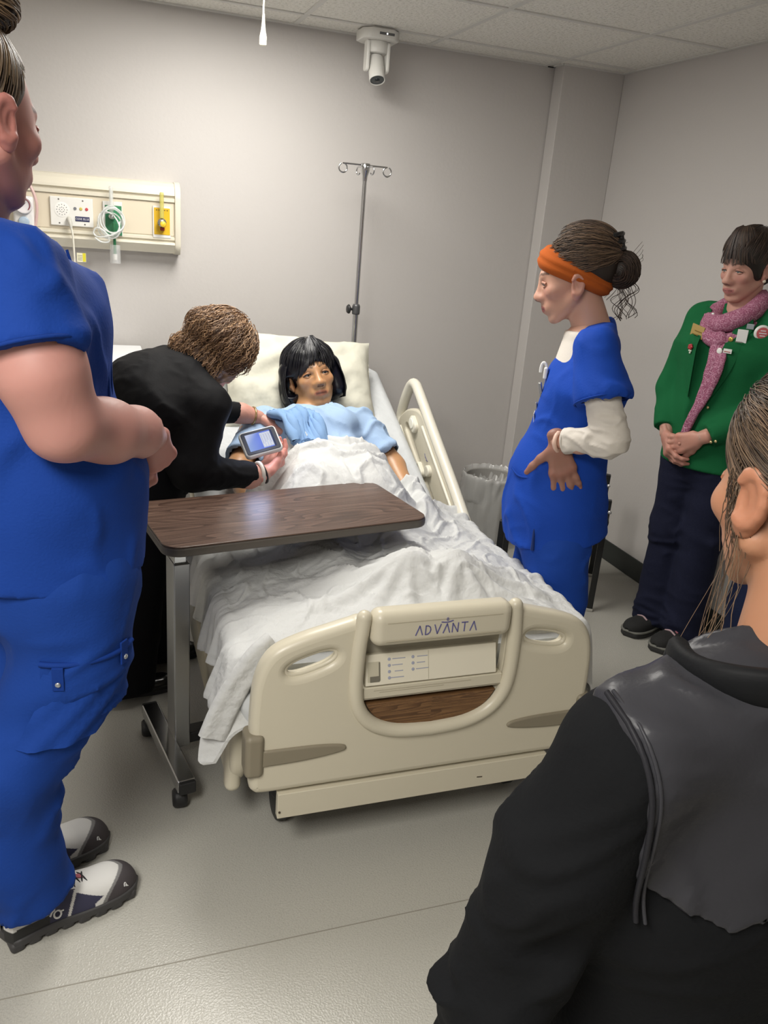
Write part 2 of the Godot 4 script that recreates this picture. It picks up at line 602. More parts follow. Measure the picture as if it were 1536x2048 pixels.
# ------------------------------------------------------------------ the room
const CEIL := 2.318
const XR := 2.465
const XL := -1.75
const ZB := -3.9
const ZF := 2.3
func room() -> void:
	var paint := mat("wall_paint", 198, 194, 191, 0.62)
	tri_bump(paint, noise_tex("paint", 0.05, 256, 4), 3.0, 0.035, true)
	var floor_m := StandardMaterial3D.new()
	floor_m.resource_name = "vinyl"
	floor_m.albedo_texture = noise_tex("speckle", 0.11, 512, 2, FastNoiseLite.TYPE_CELLULAR, ramp([[0.0, Color8(182, 180, 172)], [0.35, Color8(175, 173, 165)], [0.7, Color8(168, 166, 158)], [1.0, Color8(158, 155, 147)]]))
	floor_m.roughness = 0.28
	floor_m.metallic_specular = 0.5
	tri_bump(floor_m, noise_tex("peel", 0.06, 512, 2), 5.0, 0.05, true)
	struct("floor", box(Vector3((XL + XR) / 2, -0.05, (ZB + ZF) / 2), Vector3(XR - XL + 0.2, 0.1, ZF - ZB + 0.2), 0.001), floor_m)
	var seam := mat("seam", 140, 136, 126, 0.5)
	struct("trim_1", box(Vector3(0.4, 0.0004, -1.375), Vector3(4.0, 0.0012, 0.0025), 0.0004), seam)
	struct("wall_back", box(Vector3((XL + XR) / 2, 1.25, ZB - 0.06), Vector3(XR - XL + 0.24, 2.7, 0.12), 0.001), paint)
	struct("wall_right", box(Vector3(XR + 0.06, 1.25, (ZB + ZF) / 2), Vector3(0.12, 2.7, ZF - ZB), 0.001), paint)
	struct("wall_left", box(Vector3(XL - 0.06, 1.25, (ZB + ZF) / 2), Vector3(0.12, 2.7, ZF - ZB), 0.001), paint)
	struct("wall_front", box(Vector3((XL + XR) / 2, 1.25, ZF + 0.06), Vector3(XR - XL + 0.24, 2.7, 0.12), 0.001), paint)
	struct("wall_column", box(Vector3((2.13 + XR) / 2, 1.16, ZB + 0.05), Vector3(XR - 2.13, 2.316, 0.09), 0.004), paint)
	var rubber := mat("baseboard_rubber", 44, 48, 46, 0.5)
	struct("baseboard_right", box(Vector3(XR - 0.004, 0.053, (ZB + ZF) / 2), Vector3(0.008, 0.104, ZF - ZB - 0.02), 0.003), rubber)
	struct("baseboard_back", box(Vector3((XL + 2.13) / 2, 0.053, ZB + 0.004), Vector3(2.13 - XL, 0.104, 0.008), 0.003), rubber)
	struct("baseboard_column", box(Vector3((2.13 + XR) / 2, 0.053, ZB + 0.098), Vector3(XR - 2.13, 0.104, 0.008), 0.003), rubber)
	# ceiling: a slab over lay-in tiles on a grid of white bars
	var tile := StandardMaterial3D.new()
	tile.resource_name = "ceiling_tile"
	tile.albedo_texture = noise_tex("fissure", 0.03, 512, 4, FastNoiseLite.TYPE_SIMPLEX, ramp([[0.0, Color8(150, 148, 140)], [0.2, Color8(226, 224, 216)], [0.5, Color8(237, 235, 228)], [1.0, Color8(242, 240, 234)]]))
	tile.roughness = 0.95
	tri_bump(tile, noise_tex("fissure_bump", 0.045, 512, 4), 4.0, 0.3, true)
	tile.uv1_scale = Vector3.ONE * 3.3
	var bar := mat("grid_white", 214, 213, 208, 0.5)
	var ce := struct("ceiling", box(Vector3((XL + XR) / 2, CEIL + 0.12, (ZB + ZF) / 2), Vector3(XR - XL + 0.24, 0.1, ZF - ZB + 0.24), 0.001), mat("plenum", 120, 120, 118, 0.9))
	var xs := [XL]
	for k in range(-3, 4): xs.append(0.25 + 0.61 * k)
	xs.append(XR)
	var zs := [ZB]
	for k in range(0, 10): zs.append(-3.69 + 0.61 * k)
	zs.append(ZF)
	for i in xs.size() - 1:
		if xs[i + 1] - xs[i] < 0.03: continue
		var zc := zs.duplicate()
		if absf((xs[i] + xs[i + 1]) / 2 - 0.555) < 0.1: zc = [ZB, -3.69, -3.38, -2.16, -1.86] + zs.slice(5)
		for j in zc.size() - 1:
			var cx: float = (xs[i] + xs[i + 1]) / 2; var cz: float = (zc[j] + zc[j + 1]) / 2
			if absf(cx - 0.555) < 0.1 and cz > -3.3 and cz < -2.2: continue
			if absf(cx + 0.665) < 0.1 and cz > -0.64 and cz < 0.58: continue
			struct("ceiling_tile", box(Vector3(cx, CEIL + 0.009, cz), Vector3(xs[i + 1] - xs[i] - 0.012, 0.016, zc[j + 1] - zc[j] - 0.012), 0.003), tile, ce)
	for x in xs:
		if x > XL and x < XR: struct("grid_bar", box(Vector3(x, CEIL, (ZB + ZF) / 2), Vector3(0.024, 0.006, ZF - ZB), 0.0012), bar, ce)
	for z in zs:
		if z > ZB and z < ZF:
			for q in ([[XL, 0.25], [0.86, XR]] if z > -3.3 and z < -2.2 else [[XL, XR]]):
				struct("grid_bar", box(Vector3((q[0] + q[1]) / 2, CEIL - 0.0008, z), Vector3(q[1] - q[0], 0.006, 0.024), 0.0012), bar, ce)
	struct("grid_bar", box(Vector3(0.555, CEIL - 0.0008, -3.392), Vector3(0.61, 0.006, 0.024), 0.0012), bar, ce)
	struct("grid_bar", box(Vector3(0.555, CEIL - 0.0008, -2.148), Vector3(0.61, 0.006, 0.024), 0.0012), bar, ce)
	struct("wall_angle", box(Vector3((XL + XR) / 2, CEIL - 0.002, ZB + 0.011), Vector3(XR - XL, 0.006, 0.022), 0.001), bar, ce)
	struct("wall_angle", box(Vector3(XR - 0.011, CEIL - 0.002, (ZB + ZF) / 2), Vector3(0.022, 0.006, ZF - ZB), 0.001), bar, ce)
	struct("wall_angle", box(Vector3((2.12 + XR) / 2, CEIL - 0.002, ZB + 0.103), Vector3(XR - 2.12, 0.006, 0.02), 0.001), bar, ce)
	struct("wall_angle", box(Vector3(2.121, CEIL - 0.002, ZB + 0.05), Vector3(0.02, 0.006, 0.1), 0.001), bar, ce)
	struct("plenum_gap", box(Vector3(2.1, CEIL - 0.0065, ZB + 0.02), Vector3(0.028, 0.004, 0.008), 0.0005), mat("gap_black", 22, 22, 22, 0.9), ce)

func shrink(m: MB, c: Vector3) -> void:
	for i in m.v.size(): m.v[i] = c + (m.v[i] - c) * 0.8

func ceiling_things() -> void:
	# pull cord with a bell-shaped end
	var wx := 0.637; var wz := -3.42
	var t := thing("pull_cord", "white pull cord with a bell-shaped end hanging from the ceiling", "pull cord", Vector3(wx, CEIL - 0.012, wz))
	var w := mat("cord_white", 236, 232, 215, 0.45)
	part(t, "cord", pipe([Vector3(wx, CEIL - 0.004, wz), Vector3(wx - 0.001, 2.26, wz), Vector3(wx, 2.21, wz)], 0.0035, 8), w)
	var m := MB.new()
	m.lathe(Transform3D(Basis(), Vector3(wx, 2.136, wz)), [Vector2(0.0, 0.0), Vector2(0.011, 0.001), Vector2(0.0135, 0.006), Vector2(0.0135, 0.03), Vector2(0.009, 0.05), Vector2(0.006, 0.075), Vector2(0.0045, 0.105), Vector2(0.0, 0.106)], 18)
	part(t, "bell", m, w)
	# pan-tilt camera under the ceiling
	var c := Vector3(1.186, CEIL - 0.003, -3.745)
	t = thing("ceiling_camera", "white pan and tilt camera mounted under the ceiling at the back wall", "camera", c)
	var pl := mat("camera_white", 226, 225, 220, 0.42)
	var o := PackedVector2Array([Vector2(-0.1, -0.06), Vector2(-0.06, -0.1), Vector2(0.06, -0.1), Vector2(0.1, -0.06), Vector2(0.1, 0.06), Vector2(0.06, 0.1), Vector2(-0.06, 0.1), Vector2(-0.1, 0.06)])
	m = MB.new()
	m.slab(Transform3D(Basis(Vector3.RIGHT, PI / 2), Vector3(c.x, 2.262, c.z)), o, [], 0.05, 0.006)
	shrink(m, c)
	part(t, "mount", m, pl)
	m = MB.new()
	m.rbox(Transform3D(Basis(), Vector3(c.x + 0.02, 2.287, c.z + 0.099)), Vector3(0.082, 0.012, 0.006), 0.001)
	shrink(m, c)
	part(t, "status_window", m, mat("camera_grey", 96, 97, 98, 0.3))
	var led := mat("status_lamp", 250, 250, 250, 0.3)
	led.emission_enabled = true; led.emission = Color(1, 1, 1); led.emission_energy_multiplier = 1.0
	m = MB.new(); m.ball(Vector3(c.x + 0.02, 2.287, c.z + 0.102), Vector3.ONE * 0.0045)
	shrink(m, c)
	part(t, "status_light", m, led)
	m = MB.new()
	m.lathe(Transform3D(Basis(), Vector3(c.x, 2.205, c.z)), [Vector2(0.0, 0.0), Vector2(0.052, 0.0), Vector2(0.058, 0.006), Vector2(0.06, 0.058), Vector2(0, 0.058)], 28)
	shrink(m, c)
	part(t, "neck", m, pl)
	for s in [-1.0, 1.0]:
		m = MB.new()
		var q := PackedVector2Array([Vector2(-0.03, 0.0), Vector2(0.03, 0.0), Vector2(0.034, 0.13), Vector2(-0.034, 0.13)])
		m.slab(Transform3D(Basis(Vector3.UP, PI / 2), Vector3(c.x + s * 0.056 + 0.009, 2.118, c.z + 0.01)), rrect(0.062, 0.15, 0.02, 5, Vector2(0, 0.072)), [], 0.018, 0.006)
		shrink(m, c)
		part(t, "yoke_arm", m, pl)
	# the head tips down towards the bed
	var ax := Basis(Vector3.RIGHT, deg_to_rad(62.0))
	var hx := Transform3D(ax * Basis(Vector3.RIGHT, PI / 2), Vector3(c.x - 0.001, 2.135, c.z + 0.015))
	m = MB.new()
	m.lathe(hx, [Vector2(0.0, -0.07), Vector2(0.03, -0.068), Vector2(0.041, -0.055), Vector2(0.043, 0.05), Vector2(0.0435, 0.068), Vector2(0.041, 0.072), Vector2(0.037, 0.068)], 28)
	shrink(m, c)
	part(t, "barrel", m, pl)
	m = MB.new()
	m.lathe(hx, [Vector2(0.0385, 0.066), Vector2(0.02, 0.0685), Vector2(0.0, 0.069)], 28)
	shrink(m, c)
	var ln := part(t, "lens", m, mat("lens_dark", 74, 80, 82, 0.12))
	m = MB.new()
	m.lathe(hx, [Vector2(0.014, 0.0685), Vector2(0.0135, 0.072), Vector2(0.0, 0.073)], 20)
	shrink(m, c)
	part(ln, "lens_core", m, mat("lens_core", 40, 44, 48, 0.08))

# ------------------------------------------------------------------ the medical rail unit on the back wall
func headwall() -> void:
	var cream := mat("unit_cream", 221, 215, 198, 0.42)
	var beige := mat("unit_panel", 219, 208, 186, 0.5)
	var x0 := -1.2; var x1 := 0.372
	var zf := -3.79
	var t := thing("wall_service_unit", "long cream medical service unit with gas outlets on the back wall", "medical panel", Vector3((x0 + x1) / 2, 1.36, ZB))
	# profile (z out from the wall, y): bulged top, recessed face, sloped bottom
	var prof := [Vector2(0, 1.64), Vector2(0.03, 1.641), Vector2(0.06, 1.636), Vector2(0.085, 1.622), Vector2(0.1, 1.598), Vector2(0.102, 1.588), Vector2(0.09, 1.584), Vector2(0.09, 1.578), Vector2(0.1, 1.575), Vector2(0.1, 1.562), Vector2(0.09, 1.56), Vector2(0.09, 1.42), Vector2(0.1, 1.418), Vector2(0.1, 1.408), Vector2(0.09, 1.405), Vector2(0.09, 1.4), Vector2(0.104, 1.396), Vector2(0.106, 1.388), Vector2(0.075, 1.352), Vector2(0, 1.348)]
	var m := MB.new()
	for i in prof.size() - 1:
		var a: Vector2 = prof[i]; var b: Vector2 = prof[i + 1]
		m.face([Vector3(x0, a.y, ZB + a.x), Vector3(x0, b.y, ZB + b.x), Vector3(x1 - 0.02, b.y, ZB + b.x), Vector3(x1 - 0.02, a.y, ZB + a.x)])
	part(t, "housing", m, cream)
	m = MB.new()
	var o := PackedVector2Array()
	for q in [Vector2(0.0, 1.644), Vector2(0.032, 1.645), Vector2(0.064, 1.64), Vector2(0.091, 1.624), Vector2(0.106, 1.6), Vector2(0.11, 1.57), Vector2(0.11, 1.39), Vector2(0.079, 1.348), Vector2(0, 1.344)]: o.append(Vector2(-q.x, q.y))
	m.slab(Transform3D(Basis(Vector3(0, 0, -1), Vector3.UP, Vector3.RIGHT), Vector3(x1, 0, ZB)), o, [], 0.024, 0.003)
	part(t, "end_cap", m, cream)
	part(t, "face_panel", box(Vector3((x0 + x1) / 2 - 0.012, 1.491, ZB + 0.091), Vector3(x1 - x0 - 0.03, 0.132, 0.004), 0.001), beige)
	zf = ZB + 0.096
	var white := mat("plate_white", 232, 231, 226, 0.4)
	var dark := mat("ink_dark", 42, 42, 48, 0.6)
	# nurse-call plate
	t = thing("nurse_call_plate", "white nurse call plate with a round speaker grille, coloured buttons and a CODE BLUE label", "wall plate", Vector3(-0.066, 1.436, zf))
	part(t, "plate", box(Vector3(-0.066, 1.492, zf + 0.003), Vector3(0.166, 0.112, 0.01), 0.003), white)
	m = MB.new()
	m.lathe(Transform3D(Basis(Vector3.RIGHT, PI / 2), Vector3(-0.104, 1.498, zf + 0.0075)), [Vector2(0.03, 0.0), Vector2(0.029, 0.0018), Vector2(0.0, 0.002)], 30)
	var gr := part(t, "speaker_grille", m, mat("grille_white", 240, 239, 235, 0.4))
	for rg in [[0, 1, 0.0], [9, 8, 0.0095], [12, 12, 0.02]]:
		for k in rg[1]:
			var an: float = TAU * k / rg[1]
			m = MB.new()
			m.lathe(Transform3D(Basis(Vector3.RIGHT, PI / 2), Vector3(-0.104 + cos(an) * rg[2], 1.498 + sin(an) * rg[2], zf + 0.0094)), [Vector2(0.0017, 0.0), Vector2(0.0016, 0.0004), Vector2(0.0, 0.0005)], 8)
			part(gr, "hole", m, dark)
	var bc := [mat("button_grey", 120, 122, 128, 0.35), mat("button_yellow", 206, 190, 96, 0.35), mat("button_red", 200, 78, 84, 0.35)]
	for k in 3:
		m = MB.new()
		m.lathe(Transform3D(Basis(Vector3.RIGHT, PI / 2), Vector3(-0.053 + 0.0225 * k, 1.506, zf + 0.008)), [Vector2(0.0062, 0.0), Vector2(0.006, 0.002), Vector2(0.0045, 0.003), Vector2(0.003, 0.0024), Vector2(0.0, 0.0024)], 16)
		part(t, "button", m, bc[k])
	var lb := part(t, "code_label", box(Vector3(-0.026, 1.4665, zf + 0.009), Vector3(0.056, 0.019, 0.002), 0.0008), mat("label_navy", 40, 42, 84, 0.5))
	text(lb, "lettering", "CODE BLUE", 0.0075, Transform3D(Basis(), Vector3(-0.026, 1.4665, zf + 0.0104)), mat("print_white", 235, 235, 240, 0.6), 0.0006)
	for q in [Vector2(-0.115, 1.538), Vector2(-0.022, 1.538), Vector2(-0.115, 1.446), Vector2(-0.017, 1.446)]:
		m = MB.new()
		m.lathe(Transform3D(Basis(Vector3.RIGHT, PI / 2), Vector3(q.x, q.y, zf + 0.008)), [Vector2(0.0032, 0.0), Vector2(0.0028, 0.0012), Vector2(0.0, 0.0014)], 10)
		part(t, "screw", m, mat("screw_grey", 110, 108, 104, 0.3, 0.8))
	# call cord plugged into the plate, with a yellow tag
	t = thing("call_cord", "white call cord plugged into the nurse call plate and hanging below it", "cord", Vector3(-0.078, 1.45, zf + 0.02))
	var wc := mat("cord_cream", 226, 222, 208, 0.5)
	part(t, "plug", pipe([Vector3(-0.079, 1.466, zf + 0.01), Vector3(-0.078, 1.461, zf + 0.024), Vector3(-0.074, 1.449, zf + 0.031), Vector3(-0.071, 1.428, zf + 0.032)], [0.008, 0.009, 0.0085, 0.005], 12), mat("plug_grey", 196, 194, 186, 0.4))
	part(t, "cable", pipe(spline([Vector3(-0.071, 1.43, zf + 0.032), Vector3(-0.066, 1.40, zf + 0.034), Vector3(-0.064, 1.33, zf + 0.032), Vector3(-0.062, 1.2, zf + 0.02), Vector3(-0.055, 1.08, zf + 0.015), Vector3(-0.04, 0.985, zf + 0.02)]), 0.0042, 8), wc)
	var tg := part(t, "tag", box(Vector3(-0.036, 1.315, zf + 0.034), Vector3(0.036, 0.036, 0.002), 0.0006), mat("tag_cream", 236, 232, 200, 0.6))
	part(tg, "tag_stripe", box(Vector3(-0.025, 1.316, zf + 0.0354), Vector3(0.012, 0.034, 0.001), 0.0003), mat("tag_yellow", 222, 212, 52, 0.6))
	for k in 4: part(tg, "tag_print", box(Vector3(-0.042, 1.323 - 0.006 * k, zf + 0.0353), Vector3(0.018, 0.0018, 0.0006), 0.0002), mat("print_grey", 128, 126, 118, 0.7))
	# green oxygen outlet with its plate, flow tube and a coil of tubing
	t = thing("oxygen_outlet", "green oxygen outlet plate with a clear flow tube above it", "gas outlet", Vector3(0.095, 1.41, zf))
	part(t, "plate", box(Vector3(0.094, 1.478, zf + 0.003), Vector3(0.078, 0.135, 0.008), 0.002), white)
	part(t, "green_plate", box(Vector3(0.097, 1.471, zf + 0.007), Vector3(0.066, 0.118, 0.004), 0.001), mat("outlet_green", 52, 128, 88, 0.45))
	var clear := glass("clear_tube", 235, 240, 238, 0.32)
	m = MB.new()
	m.lathe(Transform3D(Basis(), Vector3(0.089, 1.505, zf + 0.045)), [Vector2(0.0, 0.0), Vector2(0.009, 0.001), Vector2(0.009, 0.095), Vector2(0.007, 0.1), Vector2(0.0, 0.1)], 16)
	part(t, "flow_tube", m, clear)
	part(t, "flow_scale", box(Vector3(0.089, 1.555, zf + 0.045), Vector3(0.006, 0.085, 0.004), 0.001), mat("scale_white", 226, 228, 224, 0.5))
	m = MB.new()
	m.lathe(Transform3D(Basis(Vector3.RIGHT, PI / 2), Vector3(0.09, 1.487, zf + 0.008)), [Vector2(0.014, 0.0), Vector2(0.015, 0.03), Vector2(0.011, 0.05), Vector2(0.008, 0.062), Vector2(0.0, 0.063)], 18)
	part(t, "valve", m, mat("valve_chrome", 190, 196, 192, 0.2, 0.9))
	m = MB.new()
	m.lathe(Transform3D(Basis(), Vector3(0.098, 1.335, zf + 0.03)), [Vector2(0.0, 0.0), Vector2(0.006, 0.0), Vector2(0.0055, 0.1), Vector2(0.008, 0.125), Vector2(0.0, 0.126)], 12)
	part(t, "green_stem", m, mat("stem_green", 46, 120, 78, 0.4))
	part(t, "white_tip", pipe([Vector3(0.099, 1.338, zf + 0.03), Vector3(0.099, 1.314, zf + 0.03)], 0.0085, 12), white)
	m = MB.new()
	m.lathe(Transform3D(Basis(), Vector3(0.099, 1.3, zf + 0.03)), [Vector2(0.022, 0.0), Vector2(0.0225, 0.004), Vector2(0.0215, 0.075)], 20)
	part(t, "clear_cup", m, glass("clear_cup", 238, 240, 240, 0.3))
	t = thing("tubing_coil", "coil of clear oxygen tubing hanging on the green outlet", "tubing", Vector3(0.08, 1.4, zf + 0.06))
	var rng := RandomNumberGenerator.new(); rng.seed = 11
	m = MB.new()
	for k in 5:
		var loop := []
		var rx := rng.randf_range(0.036, 0.05); var ry := rng.randf_range(0.045, 0.062)
		var ctr := Vector3(0.085 + rng.randf_range(-0.012, 0.012), 1.462 + rng.randf_range(-0.012, 0.012), zf + 0.055 + 0.006 * k)
		var tilt := rng.randf_range(-0.5, 0.5)
		for i in 28:
			var a := TAU * i / 28.0
			var q := Vector2(cos(a) * rx, sin(a) * ry).rotated(tilt)
			loop.append(ctr + Vector3(q.x, q.y, 0.008 * sin(a * 2 + k)))
		m.tube(loop, 0.0032, 7, false, true)
	m.tube(spline([Vector3(0.12, 1.47, zf + 0.07), Vector3(0.11, 1.43, zf + 0.085), Vector3(0.07, 1.41, zf + 0.09), Vector3(0.03, 1.405, zf + 0.08), Vector3(0.015, 1.42, zf + 0.075), Vector3(0.03, 1.44, zf + 0.08), Vector3(0.06, 1.425, zf + 0.085), Vector3(0.075, 1.39, zf + 0.08), Vector3(0.045, 1.385, zf + 0.08), Vector3(0.02, 1.4, zf + 0.08)]), 0.0035, 7)
	part(t, "tube", m, glass("coil_clear", 240, 243, 241, 0.55, 0.15))
	# yellow medical-air outlet
	t = thing("air_outlet", "yellow medical air outlet plate with a yellow flow tube above it", "gas outlet", Vector3(0.294, 1.42, zf))
	part(t, "plate", box(Vector3(0.293, 1.479, zf + 0.003), Vector3(0.074, 0.128, 0.008), 0.002), white)
	var yp := part(t, "yellow_plate", box(Vector3(0.294, 1.482, zf + 0.007), Vector3(0.066, 0.108, 0.004), 0.001), mat("outlet_yellow", 222, 178, 32, 0.45))
	for k in 5: part(yp, "plate_print", box(Vector3(0.272 + 0.011 * k, 1.527, zf + 0.0094), Vector3(0.006, 0.004, 0.0006), 0.0002), mat("print_brown", 120, 96, 30, 0.7))
	m = MB.new()
	m.lathe(Transform3D(Basis(), Vector3(0.291, 1.495, zf + 0.04)), [Vector2(0.0, 0.0), Vector2(0.009, 0.001), Vector2(0.009, 0.098), Vector2(0.007, 0.103), Vector2(0.0, 0.103)], 16)
	part(t, "flow_tube", m, glass("yellow_tube", 214, 206, 110, 0.6))
	m = MB.new()
	m.lathe(Transform3D(Basis(Vector3.RIGHT, PI / 2), Vector3(0.291, 1.478, zf + 0.008)), [Vector2(0.013, 0.0), Vector2(0.017, 0.02), Vector2(0.018, 0.036), Vector2(0.0, 0.037)], 18)
	part(t, "valve", m, mat("valve_steel", 196, 194, 186, 0.25, 0.8))
	m = MB.new()
	m.lathe(Transform3D(Basis(Vector3.RIGHT, PI / 2), Vector3(0.295, 1.472, zf + 0.044)), [Vector2(0.0125, 0.0), Vector2(0.0125, 0.012), Vector2(0.01, 0.015), Vector2(0.0, 0.016)], 18)
	part(t, "knob", m, mat("knob_yellow", 232, 196, 54, 0.35))
	part(t, "red_latch", box(Vector3(0.294, 1.452, zf + 0.02), Vector3(0.018, 0.014, 0.02), 0.003), mat("latch_red", 150, 48, 30, 0.4))
	# suction regulator with its gauge and pink hose, half behind the nurse
	t = thing("suction_regulator", "white suction regulator with a round gauge behind the nurse's shoulder", "gauge", Vector3(-0.25, 1.40, zf))
	part(t, "body", box(Vector3(-0.246, 1.46, zf + 0.035), Vector3(0.078, 0.16, 0.07), 0.012, Basis(), 3), mat("regulator_white", 226, 224, 222, 0.4))
	m = MB.new()
	m.lathe(Transform3D(Basis(Vector3.RIGHT, PI / 2), Vector3(-0.244, 1.505, zf + 0.068)), [Vector2(0.034, 0.0), Vector2(0.034, 0.016), Vector2(0.03, 0.02), Vector2(0.028, 0.016), Vector2(0.0, 0.016)], 30)
	var ga := part(t, "gauge", m, mat("gauge_white", 226, 222, 224, 0.35))
	m = MB.new()
	var arc := []
	for i in 25:
		var a := -0.8 + TAU * 0.75 * i / 24.0
		arc.append(Vector3(-0.244 + cos(a) * 0.0235, 1.505 + sin(a) * 0.0235, zf + 0.0848))
	m.tube(arc, 0.0022, 6)
	part(ga, "red_scale", m, mat("scale_red", 132, 58, 70, 0.5))
	part(ga, "needle", pipe([Vector3(-0.25, 1.499, zf + 0.0862), Vector3(-0.234, 1.515, zf + 0.0862)], [0.0016, 0.0006], 6), dark)
	m = MB.new()
	m.lathe(Transform3D(Basis(Vector3.RIGHT, PI / 2), Vector3(-0.246, 1.442, zf + 0.068)), [Vector2(0.02, 0.0), Vector2(0.02, 0.02), Vector2(0.017, 0.024), Vector2(0.0, 0.024)], 24)
	part(t, "dial", m, mat("dial_blue", 170, 188, 206, 0.3))
	t = thing("suction_hose", "pink translucent suction hose curving down in front of the service unit", "hose", Vector3(-0.2, 1.4, zf + 0.05))
	part(t, "hose", pipe(spline([Vector3(-0.24, 1.6, zf + 0.05), Vector3(-0.215, 1.575, zf + 0.055), Vector3(-0.197, 1.52, zf + 0.06), Vector3(-0.2, 1.46, zf + 0.06), Vector3(-0.215, 1.4, zf + 0.06), Vector3(-0.24, 1.32, zf + 0.06)]), 0.0062, 10), mat("hose_pink", 208, 176, 172, 0.35))

# ------------------------------------------------------------------ the bed
const BX := 0.77
func sweep(prof: Array, w: float, th: float, r: float, seg := 5) -> MB:   # prof: (z, y) of the top centre line
	var m := MB.new()
	var rows := []
	for i in prof.size():
		var a: Vector2 = prof[maxi(i - 1, 0)]; var b: Vector2 = prof[mini(i + 1, prof.size() - 1)]
		var t := (b - a).normalized()
		var nn := Vector2(-t.y, t.x) if t.x > 0 else Vector2(t.y, -t.x)
		var row := PackedVector3Array()
		var end := 1.0 if i > 0 and i < prof.size() - 1 else 0.0
		var ww := w if end > 0 else w - r * 1.2
		var tt := th if end > 0 else th - r * 1.2
		for q in rrect(ww, tt, minf(r, tt * 0.45), seg):
			var c: Vector2 = prof[i] + nn * (q.y - th / 2)
			row.append(Vector3(BX + q.x, c.y, c.x))
		rows.append(row)
	m.patch(rows, true, true)
	for e in [0, rows.size() - 1]:
		var pts := []
		for q in rows[e]: pts.append(q)
		if e == 0: pts.reverse()
		m.face(pts)
	return m

